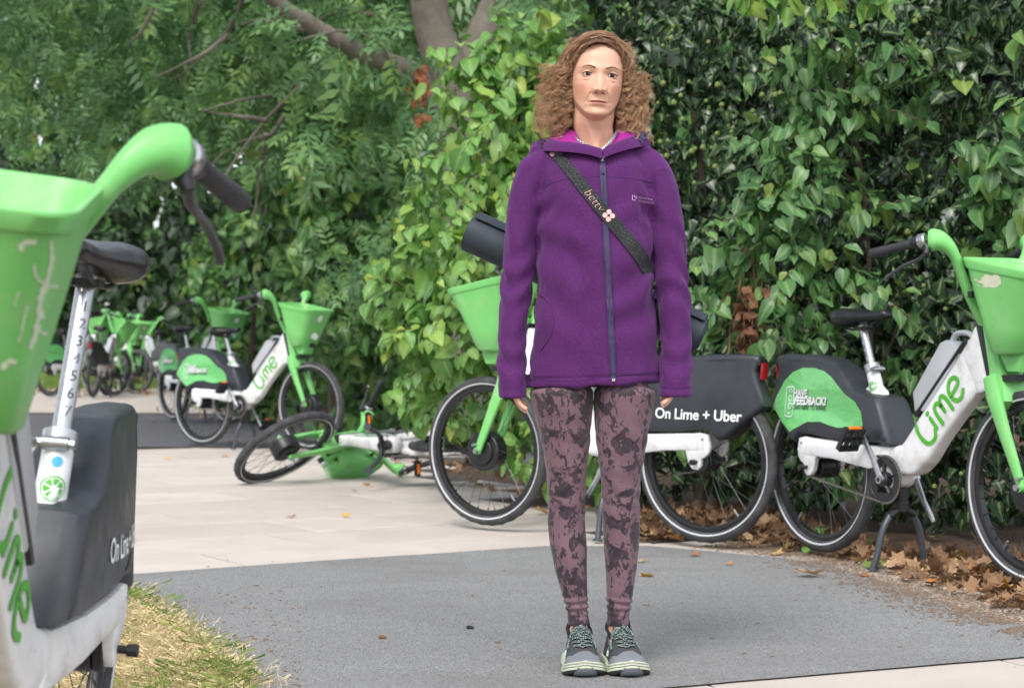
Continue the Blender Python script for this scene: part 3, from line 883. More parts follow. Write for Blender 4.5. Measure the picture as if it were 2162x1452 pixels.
def fairing_text(bike, side, body, size, x0, z0):
    fa = next(c for c in bike.children if c.name.split('.')[0] == 'rear_fairing'); bv = bvh_of(fa); sgn = 1 if side < 0 else -1
    V3, F3 = project(text_mesh(body, size, .0009, 0, .97), lambda x, y: Vector((x0 + x * sgn, side * .3, z0 + y)), (0, -side, 0), bv, .0025)
    MB().add(V3, F3).build('lettering', [WHITEINK], fa, False)

def part_of(bike, name): return [c for c in bike.children if c.name.split('.')[0] == name]

def pose(bike, R0, fwd=None, yaw=None, lean=0.0, dz=0.0, pitch=0.0, steer=0.0, basis=None):
    if fwd is not None: yaw = math.atan2(fwd[1], fwd[0])
    if basis is not None: M = basis
    else: M = Matrix.Translation((R0[0], R0[1], dz)) @ Matrix.Rotation(yaw, 4, 'Z') @ Matrix.Rotation(pitch, 4, 'Y') @ Matrix.Rotation(lean, 4, 'X')
    bike.matrix_world = M
    S = Matrix.Translation(AX0) @ Matrix.Rotation(steer, 4, AXU) @ Matrix.Translation(-AX0)
    for n in STEER_PARTS:
        for c in part_of(bike, n): c.matrix_basis = S

GROUP = 'white and green share bicycles parked along the path'
def new_bike(label, ext, first=False):
    b = proto if first else copy_tree(proto)
    tag(b, label, 'bicycle', GROUP)
    return b
# ------------------------------------------------------------------ the bicycles of the place (all copied from one before details are added)
specs = [
    ('near_right', 'bicycle with torn label on its basket, parked under the big-leaved bush', .165),
    ('near_left', 'bicycle seen head-on beside the dry grass, saddle post drawn out with numerals 1 to 7', .29),
    ('centre', 'bicycle standing behind the woman, its dark rear fairing lettered in white', .19),
    ('fallen', 'bicycle lying on its side on the paving, green basket on the ground', .16),
    ('back_one', 'bicycle side-on in the middle distance with pale green sticker, behind the fallen one', .15),
    ('back_two', 'bicycle with dark green sticker, half hidden behind the side-on one in the middle distance', .16),
    ('far_a', 'far bicycle mostly hidden behind the near seat post, pale sticker on its rear', .15),
    ('far_b', 'far bicycle seen straight from behind with a red tail light', .20),
    ('far_c', 'far bicycle with a dark band across its basket, turned sideways', .15),
    ('far_d', 'far bicycle facing the camera with its basket square on', .15),
    ('far_e', 'far bicycle at the end of the row, its rear towards the path', .17),
]
B = {}
for i, (k, lab, ext) in enumerate(specs):
    B[k] = new_bike(lab, ext, first=False)
    if k == 'far_a': pass
for o in list(proto.children_recursive): bpy.data.objects.remove(o)
bpy.data.objects.remove(proto)
for (k, lab, ext) in specs: rail_saddle(B[k], ext)

pose(B['near_right'], (1.23, 7.49), fwd=(.47, -.88), steer=R(0), pitch=R(-.6))
pose(B['near_left'], (-.835, 3.478), yaw=R(-88.5), lean=R(-5.2), dz=-.0706, pitch=R(-1), steer=R(6))
pose(B['centre'], (.80, 7.84), fwd=(-.775, .63), pitch=R(-1), steer=R(2))
pose(B['back_one'], (-2.47, 15.2), fwd=(.793, -.61), dz=hz(-2.4, 15.2), pitch=R(-1))
pose(B['back_two'], (-3.44, 19.3), fwd=(.60, -.80), dz=hz(-3.4, 19.3) + .01, pitch=R(-1), steer=R(4))
def far(k, px, d, fx, fy, steer=0, lean=0):
    x = (px - 1081) / FPX * d; pose(B[k], (x, d), fwd=(fx, fy), dz=hz(x, d), steer=R(steer), lean=R(lean))
far('far_a', 108, 26.5, .45, .9, 20)
far('far_b', 196, 26.2, .06, 1.0, -22, 3)
far('far_c', 196, 29.5, .72, -.69, 10)
far('far_d', 276, 30.0, .10, -1.0, 14)
far('far_e', 345, 31.0, -.45, .89, -8)
# the fallen one: right side down, underside towards the camera, front wheel turned up
fw_ = Vector((-.93, .36, -.02)).normalized(); up_ = Vector((.36, .93, .02)); up_ = (up_ - fw_ * up_.dot(fw_)).normalized(); lf_ = up_.cross(fw_)
org_ = Vector((-.264, 11.0, .265)) - up_ * .36
Mf = Matrix(((fw_.x, lf_.x, up_.x, org_.x), (fw_.y, lf_.y, up_.y, org_.y), (fw_.z, lf_.z, up_.z, org_.z), (0, 0, 0, 1)))
pose(B['fallen'], None, basis=Mf, steer=R(-39))

# stickers, lettering, individual wear
sticker_on(B['near_right'], -1, STICKER)
sticker_on(B['back_one'], -1, STICKER)
sticker_on(B['back_two'], -1, STICKER2)
sticker_on(B['far_a'], -1, STICKER, False)
fairing_text(B['near_left'], 1, 'On Lime + Uber', .062, -.012, .555)
fairing_text(B['centre'], 1, 'On Lime + Uber', .062, .002, .552)
# the near right bicycle has lost its left pedal
for p in part_of(B['near_right'], 'pedal'):
    if max(v_.co.y for v_ in p.data.vertices) > 0:
        for c in list(p.children): bpy.data.objects.remove(c)
        bpy.data.objects.remove(p)
def basket_marks(bike, marks, name, m_, side=1):
    bk = part_of(bike, 'basket')[0]; bv = bvh_of(bk); VV, FF = [], []
    for pts, w in marks:
        V_, F_ = stroke2d([(p.x, p.y) for p in catmull([(a[0], a[1], 0) for a in pts], 4)], w, 4); b = len(VV)
        rr_ = random.Random(len(VV)); V_ = [(x + rr_.uniform(-.25, .25) * w, y + rr_.uniform(-.25, .25) * w) for x, y in V_]
        VV += V_; FF += [tuple(b + i for i in f) for f in F_]
    V3, F3 = project((VV, FF), lambda x, y: Vector((x, side * .5, y)), (0, -side, 0), bv, .0008)
    MB().add(V3, F3).build(name, [m_], bk, False)
def scuff_basket(bike, marks, name, m_, steer):
    # scuffs on the flank of the basket, found by sight lines in the basket's own space
    bk = part_of(bike, 'basket')[0]; bv = bvh_of(bk); inv = (bike.matrix_basis @ bk.matrix_basis).inverted(); o = inv @ Vector((0, 0, CAM_H)); VV, FF = [], []
    rr_ = random.Random(3)
    for pts, w in marks:
        P_ = []
        for p in catmull([(a[0], a[1], 0) for a in pts], 9): P_.append((p.x + rr_.uniform(-1.5, 1.5), p.y))
        P_ = [(x, y, w * rr_.uniform(.45, 1.15)) for x, y in P_]
        L_, R_ = [], []
        for i, (x, y, ww) in enumerate(P_):
            a = P_[min(i + 1, len(P_) - 1)]; b = P_[max(i - 1, 0)]; t = Vector((a[0] - b[0], a[1] - b[1])).normalized()
            for sg, lst in ((1, L_), (-1, R_)):
                q = inv @ at(x - t.y * ww / 2 * sg, y + t.x * ww / 2 * sg, 2.5); h_ = bv.ray_cast(o, (q - o).normalized(), 9); lst.append(h_[0] + h_[1] * .0009 if h_[0] is not None else None)
        for i in range(len(P_) - 1):
            q = [L_[i], R_[i], R_[i + 1], L_[i + 1]]
            if all(v_ is not None for v_ in q): b = len(VV); VV += q; FF.append((b, b + 1, b + 2, b + 3))
    MB().add(VV, FF).build(name, [m_], bk, False)
scuff_basket(B['near_left'], [([(40, 520), (52, 508), (76, 506)], 11), ([(46, 525), (44, 512)], 9), ([(106, 503), (109, 540), (104, 566), (97, 588)], 9), ([(72, 553), (75, 578), (90, 592), (100, 600), (121, 600)], 7), ([(98, 585), (86, 622), (80, 660), (74, 700), (62, 732)], 14), ([(82, 640), (88, 668)], 12), ([(76, 690), (88, 698), (97, 702)], 8), ([(44, 700), (52, 660), (58, 640)], 5), ([(38, 718), (44, 700)], 5), ([(4, 775), (16, 758), (34, 762)], 13), ([(40, 610), (30, 640)], 4)], 'scuff_marks', SCUFF, 6)
bk_ = part_of(B['near_right'], 'basket')[0]; bv_ = bvh_of(bk_)
rr_ = random.Random(5); rag = []
for k in range(26):
    a = 2 * math.pi * k / 26; c_, q_ = math.cos(a), math.sin(a); rx = .055 * (1 + (rr_.uniform(-.5, .25) if c_ < 0 else 0)); ry = .022 * rr_.uniform(.75, 1.1)
    rag.append((rx * math.copysign(abs(c_) ** .6, c_), ry * math.copysign(abs(q_) ** .6, q_)))
VV = [(0, 0)] + rag; FF = [(0, 1 + k, 1 + (k + 1) % 26) for k in range(26)]
for q in range(16):
    cx_, cy_, rr2 = -.055 - abs(rr_.gauss(0, .02)), rr_.uniform(-.03, .02), rr_.uniform(.001, .005); V_, F_ = disc2d(rr2, 7, cx_, cy_); b = len(VV); VV += V_; FF += [tuple(b + i for i in f) for f in F_]
V3, F3 = project((VV, FF), lambda x, y: Vector((1.12 + x, -.5, 1.045 + y)), (0, 1, 0), bv_, .0015)
MB().add(V3, F3).build('torn_label', [LABELP], bk_, False)
# blue dot and lime wheel on the seat tube of the near left bicycle, facing the camera
fr_ = part_of(B['near_left'], 'frame')[0]; fbv = bvh_of(fr_); dv_ = Vector((-1, -.35, 0)).normalized(); uu_ = Vector((0, 0, 1)).cross(-dv_).normalized(); ax_ = Vector((-.331, 0, .944))
MB().add(*project(disc2d(.0095), lambda x, y: Vector((.330, 0, .715)) + uu_ * x + ax_ * y - dv_ * .3, dv_, fbv, .001)).build('blue_dot', [BLUEINK], fr_, False)
for o_ in [c for c in fr_.children if c.name.startswith('slice_emblem')]: bpy.data.objects.remove(o_)
def slice2d(r):
    VV, FF = [], []
    for k in range(24):
        a = 2 * math.pi * k / 24; VV.extend([(r * .9 * math.cos(a), r * .9 * math.sin(a)), (r * math.cos(a), r * math.sin(a))])
    for k in range(24): q = (k + 1) % 24; FF.append((2 * k, 2 * k + 1, 2 * q + 1, 2 * q))
    for k in range(7):
        a0 = 2 * math.pi * k / 7 + .10; a1 = 2 * math.pi * (k + 1) / 7 - .10; am = (a0 + a1) / 2; b = len(VV); VV.append((r * .16 * math.cos(am), r * .16 * math.sin(am)))
        for q in range(5): a = a0 + (a1 - a0) * q / 4; VV.append((r * .78 * math.cos(a), r * .78 * math.sin(a)))
        FF += [(b, b + 1 + q, b + 2 + q) for q in range(4)]
    return VV, FF
MB().add(*project(slice2d(.0215), lambda x, y: Vector((.345, 0, .672)) + uu_ * x + ax_ * y - dv_ * .3, dv_, fbv, .0012)).build('slice_emblem', [LIMEINK], fr_, False)
# ------------------------------------------------------------------ foliage
def leafmat(name, cols, rough=.42, trans=.22, rib=.25):
    s = NT(name)
    fac = s.math('FRACT', s.math('ADD', s.attr('tint', 2), s.objrand()))
    st = [(i / (len(cols) - 1), c) for i, c in enumerate(cols)]
    c = s.ramp(fac, st)
    v = s.node('ShaderNodeNewGeometry').outputs['Position']
    c = s.mix(s.ramp(s.noise(v, 30, 3), [(.35, 0.0), (.7, .25)]), c, cols[0])
    c = s.mix(s.math('MULTIPLY', s.ramp(s.attr('rib', 2), [(.70, 0.0), (.97, 1.0)]), rib), c, lin(190, 208, 140))
    s.set(Base_Color=c, Roughness=rough, Specular_IOR_Level=.45)
    tr = s.node('ShaderNodeBsdfTranslucent'); mx = s.node('ShaderNodeMixShader')
    hs = s.node('ShaderNodeHueSaturation'); hs.inputs['Value'].default_value = 1.35; hs.inputs['Hue'].default_value = .493; s.link(c, hs.inputs['Color'])
    s.link(hs.outputs[0], tr.inputs[0]); mx.inputs[0].default_value = trans
    s.link(s.b.outputs[0], mx.inputs[1]); s.link(tr.outputs[0], mx.inputs[2]); s.link(mx.outputs[0], s.out.inputs[0])
    return s.m

L_LIME = leafmat('lime_leaf', [lin(76, 122, 60), lin(100, 146, 70), lin(126, 168, 84), lin(94, 140, 72), lin(150, 182, 84), lin(106, 152, 72), lin(98, 144, 70), lin(114, 158, 78), lin(168, 180, 78)], .42, .28)
L_LILAC = leafmat('big_leaf', [lin(62, 100, 58), lin(76, 118, 64), lin(90, 132, 74), lin(72, 110, 66), lin(112, 148, 74), lin(80, 122, 68), lin(84, 126, 74), lin(70, 110, 62), lin(64, 104, 60), lin(132, 150, 70)], .40, .20)
L_IVY = leafmat('ivy_leaf', [lin(28, 50, 35), lin(38, 64, 41), lin(48, 78, 47), lin(34, 57, 43), lin(66, 96, 54)], .32, .10, .35)
L_MID = leafmat('hedge_leaf', [lin(56, 94, 50), lin(68, 112, 56), lin(86, 130, 64), lin(64, 104, 58), lin(112, 154, 74), lin(78, 122, 60), lin(66, 108, 56), lin(72, 116, 60), lin(138, 158, 70)], .42, .22)
L_ASH = leafmat('ash_leaf', [lin(74, 110, 70), lin(92, 130, 80), lin(112, 150, 94), lin(82, 120, 78), lin(134, 166, 88)], .40, .35, 0)
L_SHADE = leafmat('shaded_leaf', [lin(26, 44, 28), lin(36, 58, 34), lin(46, 70, 40)], .45, .15, 0)  # shade under the trees and inside hedges put into the leaf colour
L_SUNLIT = leafmat('sunlit_leaf', [lin(84, 124, 60), lin(106, 148, 66), lin(130, 168, 76)], .5, .35, 0)  # brightness of sunlit foliage put into the leaf colour
BARK = plain('bark', lin(104, 98, 88), .9, var=.3, vscale=14, bump=.8, bscale=22)
TWIG = plain('twig', lin(84, 72, 60), .85, var=.3, vscale=20)
STEM = plain('green_stem', lin(96, 104, 70), .7, var=.2, vscale=20)
DEADV = plain('dead_vine', lin(120, 84, 62), .95, var=.35, vscale=30)
UMBEL = plain('umbel', lin(118, 134, 74), .8, var=.3, vscale=60)

def leaf_geo(rows, widths, fold=.25, curl=.25, droop=0.0, notch=0.0):
    """leaf along +Y, normal +Z, length 1; returns verts, quads, rib"""
    V, rib = [], []
    for t, w in zip(rows, widths):
        zc = -curl * t * t
        V += [(-w, t - (notch if t < .02 else 0) * 1, zc + fold * w), (0, t, zc), (w, t - (notch if t < .02 else 0), zc + fold * w)]
        rib += [0, 1, 0]
    Fq = []
    for i in range(len(rows) - 1):
        a = 3 * i; Fq += [(a, a + 1, a + 4, a + 3), (a + 1, a + 2, a + 5, a + 4)]
    return np.array(V), np.array(Fq), np.array(rib, float)
HEARTS = [leaf_geo([0, .10, .28, .5, .72, .9, 1.0], [.20, .36, .43, .38, .25, .09, .01], f, c, notch=.10) for f, c in ((.22, .18), (.42, .30), (.10, .42), (.6, .15))]
HEARTS += [leaf_geo([0, .10, .28, .5, .72, .9, 1.0], [w_ * q for w_ in (.16, .31, .40, .36, .25, .10, .01)], f, c, notch=n_) for f, c, q, n_ in ((.3, .55, .8, .05), (-.25, .30, .85, .07), (.9, .2, .75, .08), (.15, -.2, .9, .08))]
for _g in HEARTS[2:]:
    _g[0][:, 0] += .10 * np.sin(_g[0][:, 1] * 3.0 + len(HEARTS)); _g[0][:, 2] += .05 * np.sin(_g[0][:, 1] * 9) * np.sign(_g[0][:, 0])
HEART_LO = [leaf_geo([0, .25, .6, 1.0], [.22, .43, .34, .01], f, c, notch=.08) for f, c in ((.25, .2), (.45, .35), (.12, .4))]
IVY_HI = []
for f, c in ((.2, .12), (.35, .25), (.12, .3)):
    IVY_HI.append(leaf_geo([0, .12, .25, .36, .55, .8, 1.0], [.14, .42, .50, .30, .36, .15, .01], f, c, notch=.06))
IVY_LO = [leaf_geo([0, .2, .5, 1.0], [.18, .48, .32, .01], f, c) for f, c in ((.2, .2), (.4, .3))]
def pinnate_geo(seed, pairs=4, drp=.35):
    rnd = random.Random(seed); V, Q, rib = [], [], []
    def leaflet(o, d, ln, w):
        b = len(V); n = np.array([0, 0, 1.0]); sd = np.cross(n, d); mid = o + d * ln * .45
        V.extend([o, mid + sd * w - n * ln * .02, o + d * ln - n * ln * rnd.uniform(.1, .4), mid - sd * w - n * ln * .02]); Q.append((b, b + 1, b + 2, b + 3)); rib.extend([0, 0, 0, 0])
    for k in range(pairs):
        t = .25 + .6 * k / (pairs - 1); o = np.array([0, t, -drp * t * t])
        for sx in (-1, 1):
            a = R(rnd.uniform(48, 68)); d = np.array([sx * math.sin(a), math.cos(a), rnd.uniform(-.35, .1)]); d /= np.linalg.norm(d)
            leaflet(o, d, rnd.uniform(.30, .40), .065)
    leaflet(np.array([0, .86, -drp * .75]), np.array([0, .95, -.3]), .36, .065)
    b = len(V); V.extend([np.array([-.008, 0, 0]), np.array([.008, 0, 0]), np.array([.006, .88, -drp * .77]), np.array([-.006, .88, -drp * .77])]); Q.append((b, b + 1, b + 2, b + 3)); rib.extend([0] * 4)
    return np.array(V), np.array(Q), np.array(rib, float)
PINN = [pinnate_geo(i, 4, d) for i, d in ((1, .3), (2, .5), (3, .15))]

def frames(tip, nrm):
    y = tip / np.linalg.norm(tip, axis=1, keepdims=True)
    x = np.cross(y, nrm); x /= np.maximum(np.linalg.norm(x, axis=1, keepdims=True), 1e-6)
    z = np.cross(x, y); return np.stack([x, y, z], axis=2)

CAMP = np.array([0, 0, CAM_H])
def leaf_cloud(blobs, density, size, rg, upb=.35, tipdown=.8, shell=.10, back=-.25, pin=False, cull=.10, margin=.35):
    """positions and frames of leaves over a set of blobs (x,y,z,r[,squash])"""
    Bc = np.array([b[:3] for b in blobs]); Br = np.array([b[3] for b in blobs]); P, N_ = [], []
    for i, (c, r) in enumerate(zip(Bc, Br)):
        n = int(density * 4 * math.pi * r * r)
        u = rg.normal(size=(n, 3)); u /= np.linalg.norm(u, axis=1, keepdims=True)
        rr = r * (1 + rg.normal(size=n) * .06 - np.abs(rg.normal(size=n)) * shell)
        p = c + u * rr[:, None]
        tc = CAMP - p; tc /= np.linalg.norm(tc, axis=1, keepdims=True)
        keep = (u * tc).sum(1) > back
        keep &= (np.abs(p[:, 0]) < p[:, 1] * .272 + margin) & (p[:, 2] < CAM_H + p[:, 1] * .183 + margin) & (p[:, 2] > .02)
        p, u = p[keep], u[keep]
        if len(p):
            d = np.linalg.norm(p[:, None, :] - Bc[None], axis=2) - Br[None]; d[:, i] = 9
            k = d.min(1) > -cull - .5 * rg.random(len(p)) * Br[i]
            P.append(p[k]); N_.append(u[k])
    P = np.concatenate(P); N_ = np.concatenate(N_); n = len(P)
    up = np.array([0, 0, 1.0])
    nr = N_ * (1 - upb) + up * upb + rg.normal(size=(n, 3)) * .33
    nr /= np.linalg.norm(nr, axis=1, keepdims=True)
    tip = N_ * .5 - up * tipdown + rg.normal(size=(n, 3)) * .45
    M = frames(tip, nr); sz = size * np.exp(rg.normal(size=n) * .22)
    return P, M, sz

def joined(name, geos, P, M, sz, mat_, parent, rg):
    """many leaves as one mesh"""
    pick = rg.integers(0, len(geos), len(P)); Vs, Fs, T_, Rb = [], [], [], []; base = 0
    for g, (V, Fq, rib) in enumerate(geos):
        k = np.where(pick == g)[0]
        if not len(k): continue
        W = np.einsum('nij,vj->nvi', M[k], V) * sz[k][:, None, None] + P[k][:, None, :]
        nv = len(V); Vs.append(W.reshape(-1, 3)); Fs.append((Fq[None] + (np.arange(len(k)) * nv)[:, None, None] + base).reshape(-1, Fq.shape[1])); base += nv * len(k)
        T_.append(np.repeat(rg.random(len(k)), nv)); Rb.append(np.tile(rib, len(k)))
    me = fast_mesh(name, np.concatenate(Vs), np.concatenate(Fs), True, np.concatenate(T_))
    a = me.attributes.new('rib', 'FLOAT', 'POINT'); a.data.foreach_set('value', np.concatenate(Rb).astype(np.float32))
    o = link_obj(name, me, parent, mat_); o['kind'] = 'stuff'; return o

LEAF_ME = {}
def leaf_objects(P, M, sz, geos, mat_, parent, rg, key, name='leaf'):
    if key not in LEAF_ME:
        out = []
        for V, Fq, rib in geos:
            me = fast_mesh(name, V, Fq, True); a = me.attributes.new('rib', 'FLOAT', 'POINT'); a.data.foreach_set('value', rib.astype(np.float32)); me.materials.append(mat_); out.append(me)
        LEAF_ME[key] = out
    ms = LEAF_ME[key]
    for i in range(len(P)):
        o = bpy.data.objects.new(name, ms[int(rg.integers(0, len(ms)))]); col.objects.link(o); o.parent = parent
        T = np.eye(4); T[:3, :3] = M[i] * sz[i]; T[:3, 3] = P[i]
        o.matrix_local = Matrix(T.tolist())

def nearest_split(P, sz, n, blobs=None):
    """the n leaves that show largest: near, in frame, in front"""
    d = P[:, 1]; inx = (np.abs(P[:, 0]) < d * .268) & (P[:, 2] < CAM_H + d * .18)
    sc = sz / d + np.where(inx, 0, -10) - .02 * 0
    # prefer the leaves in front: rough visibility through a coarse depth grid
    gx = np.floor(P[:, 0] / d * FPX / 34).astype(int); gy = np.floor((P[:, 2] - CAM_H) / d * FPX / 34).astype(int)
    front = {}
    for i in range(len(P)):
        k = (gx[i], gy[i])
        if k not in front or d[i] < d[front[k]]: front[k] = i
    vis = np.zeros(len(P)); vis[list(front.values())] = 1
    order = np.argsort(-(sc + vis * .01)); return order[:n], order[n:]

def px_blobs(lst, jit=.0, rg=None):
    out = []
    for (x, y, r, d) in lst:
        p = at(x, y, d); out.append((p.x, p.y, p.z, r * d / FPX))
    return out

def spray_leaves(lst, size, rg, tw):
    """thin shoots that stick out of the mass, with leaves along both sides"""
    P, T_, N_ = [], [], []
    for (x, y, d, dx, dy, ln) in lst:
        p0 = at(x, y, d); L_ = ln * d / FPX; dv = Vector((dx, -.55, -dy)).normalized(); pts = [p0]; k = 7
        for i in range(1, k + 1):
            t = i / k; pts.append(p0 + dv * (L_ * t) + Vector((0, 0, -L_ * .28 * t * t)) + Vector(rg.normal(size=3).tolist()) * L_ * .02)
        tw.append((pts, .004, .0015))
        nl = max(5, int(L_ / (size * .42)))
        for i in range(nl):
            t = (i + .5) / nl; q = pts[min(k - 1, int(t * k))].lerp(pts[min(k, int(t * k) + 1)], t * k % 1); sd = 1 if i % 2 else -1
            sv = dv.cross(Vector((0, 0, 1))).normalized() * sd
            tip = sv * .8 + dv * .5 + Vector((0, 0, -.75)) + Vector(rg.normal(size=3).tolist()) * .3
            nr_ = Vector((0, -.55, .8)) + Vector(rg.normal(size=3).tolist()) * .35
            P.append(list(q)); T_.append(list(tip)); N_.append(list(nr_))
    P, T_, N_ = np.array(P), np.array(T_), np.array(N_); N_ /= np.linalg.norm(N_, axis=1, keepdims=True)
    return P, frames(T_, N_), size * np.exp(rg.normal(size=len(P)) * .25)

def plant(name, label, cat, blobs, dens, size, hi, lo, mat_, key, seed, nobj=300, stems=(), stem_mat=None, group=None, pin=False, sprays=(), **kw):
    rg = np.random.default_rng(seed)
    root = empty(name, (0, 0, 0)); tag(root, label, cat, group)
    P, M, sz = leaf_cloud(blobs, dens, size, rg, **kw)
    stems = list(stems)
    if len(sprays):
        P2, M2, s2 = spray_leaves(sprays, size, rg, stems); P, M, sz = np.concatenate([P2, P]), np.concatenate([M2, M]), np.concatenate([s2, sz])
    a, b = nearest_split(P, sz, nobj)
    leaf_objects(P[a], M[a], sz[a], hi, mat_, root, rg, key)
    if len(b): joined('foliage', lo, P[b], M[b], sz[b], mat_, root, rg)
    for st in stems:
        pts, r0, r1 = st; pc = catmull(pts, 10 if r0 > .05 else 5); q = np.linspace(0, 1, len(pc))
        pc = [p + Vector((random.uniform(-1, 1), random.uniform(-1, 1), random.uniform(-1, 1))) * min(r0 * .25, .006) for p in pc]
        MB().tube(pc, [(r0 + (r1 - r0) * t) * (1 + .10 * noise.noise(p * 6)) for t, p in zip(q, pc)], 14 if r0 > .05 else 8).build('branch' if r0 < .05 else 'trunk', [stem_mat or TWIG], root)
    return root

rgb = np.random.default_rng(3)
# --- bright green shrub in the middle, drooping over the fallen bicycle
SPC = [(960, 210, 9.6, -.7, -.5, 90), (930, 330, 9.6, -.9, -.1, 80), (950, 140, 9.6, -.5, -.9, 80), (900, 470, 9.6, -1, .1, 90), (840, 560, 9.7, -.9, -.3, 80), (830, 610, 9.7, -.8, .2, 70), (870, 690, 9.6, -.9, .2, 90), (880, 780, 9.7, -.7, .4, 80), (1060, 60, 9.7, -.3, -1, 60), (1130, 50, 9.7, .2, -1, 60), (1000, 420, 9.4, -.6, .5, 110), (1040, 250, 9.4, -.5, .4, 110), (960, 620, 9.4, -.5, .7, 110), (1010, 520, 9.3, -.4, .6, 100), (1090, 360, 9.3, -.3, .5, 100), (940, 840, 10.0, -.6, .3, 80), (1200, 60, 9.8, .5, -.8, 70), (1080, 160, 9.4, -.4, .6, 90), (980, 560, 9.4, -.8, .3, 90)]
cb = [(1100, 130, 95, 9.9), (1010, 190, 80, 9.8), (1185, 160, 90, 10.0), (1190, 260, 120, 9.9), (1060, 290, 115, 9.8), (985, 390, 105, 9.8), (1110, 430, 125, 9.7), (905, 450, 70, 10.0), (905, 550, 90, 9.9), (1020, 560, 105, 9.6), (838, 590, 62, 10.0), (880, 660, 80, 9.9), (980, 700, 105, 9.7), (1080, 680, 115, 9.7), (858, 730, 50, 10.0), (925, 790, 70, 10.1), (1010, 830, 85, 9.9), (1120, 820, 105, 9.8), (872, 850, 30, 10.7), (905, 868, 34, 10.7), (950, 880, 40, 10.7), (1180, 600, 115, 9.9), (1240, 400, 130, 10.0), (1240, 760, 110, 9.7), (1150, 940, 80, 9.7), (1270, 930, 100, 9.6), (1060, 920, 60, 10.0), (1300, 250, 90, 10.0), (1000, 120, 55, 9.8), (1150, 95, 50, 9.8)]
plant('lilac_shrub', 'bright yellow-green shrub behind the woman, drooping over the fallen bicycle', 'shrub', px_blobs(cb), 330, .074, HEARTS, HEARTS[:2] + HEART_LO, L_LIME, 'lime', 21, shell=.16, sprays=SPC,
      stems=[([at(1090, 1000, 10.0), at(1060, 700, 10.0), at(1100, 350, 10.0), at(1080, 120, 9.9)], .022, .008), ([at(1060, 800, 10.0), at(930, 650, 9.9), at(800, 575, 9.8)], .010, .003), ([at(1100, 500, 9.9), at(980, 300, 9.8), at(960, 180, 9.7)], .010, .003), ([at(1010, 900, 10.4), at(920, 845, 10.6), at(850, 835, 10.6)], .007, .003), ([at(1190, 1000, 9.9), at(1230, 600, 10.1), at(1200, 200, 10.0)], .018, .006)])
# --- ivy covered hedge on the right
ib = []
for py in range(-110, 1080, 92):
    for px in range(1310, 2420, 104):
        d = 9.75 - (max(px, 1350) - 1350) * .0021 + rgb.uniform(-.15, .22) + (0 if py < 850 else .05)
        ib.append((px + rgb.uniform(-35, 35), py + rgb.uniform(-35, 35), rgb.uniform(62, 98), d))
hedge = plant('ivy_hedge', 'tall dark ivy hedge with yellow-green flower heads behind the right-hand bicycles', 'hedge', px_blobs(ib), 420, .056, IVY_HI, IVY_LO, L_IVY, 'ivy', 22, upb=.25, tipdown=.7,
      stems=[([at(1830, 1050, 8.9), at(1845, 700, 8.8), at(1800, 300, 8.9), at(1830, 0, 9.0)], .03, .015), ([at(1480, 1050, 9.5), at(1500, 600, 9.6), at(1450, 100, 9.7)], .03, .015)])
# flower heads of the ivy
um = bmesh.new(); bmesh.ops.create_icosphere(um, subdivisions=1, radius=1.0); ume = bpy.data.meshes.new('flower_head'); um.to_mesh(ume); um.free(); ume.materials.append(UMBEL)
hot = [(1430, 210, 60), (1440, 100, 80), (1480, 280, 60), (1500, 420, 60), (1940, 60, 40), (1810, 60, 40), (1640, 190, 20), (1960, 420, 60), (1900, 440, 50), (2000, 640, 60), (2010, 820, 50), (1990, 1000, 50), (1420, 330, 50), (1520, 240, 50)]
for (hx, hy, hr) in hot:
    for q in range(random.randint(3, 6)):
        p = at(hx + random.gauss(0, hr * .6), hy + random.gauss(0, hr * .6), 9.35 - (max(hx, 1350) - 1350) * .0021)
        o = link_obj('flower_head', ume, hedge); o.location = p; rr0 = random.uniform(.009, .017); o.scale = (rr0,) * 3
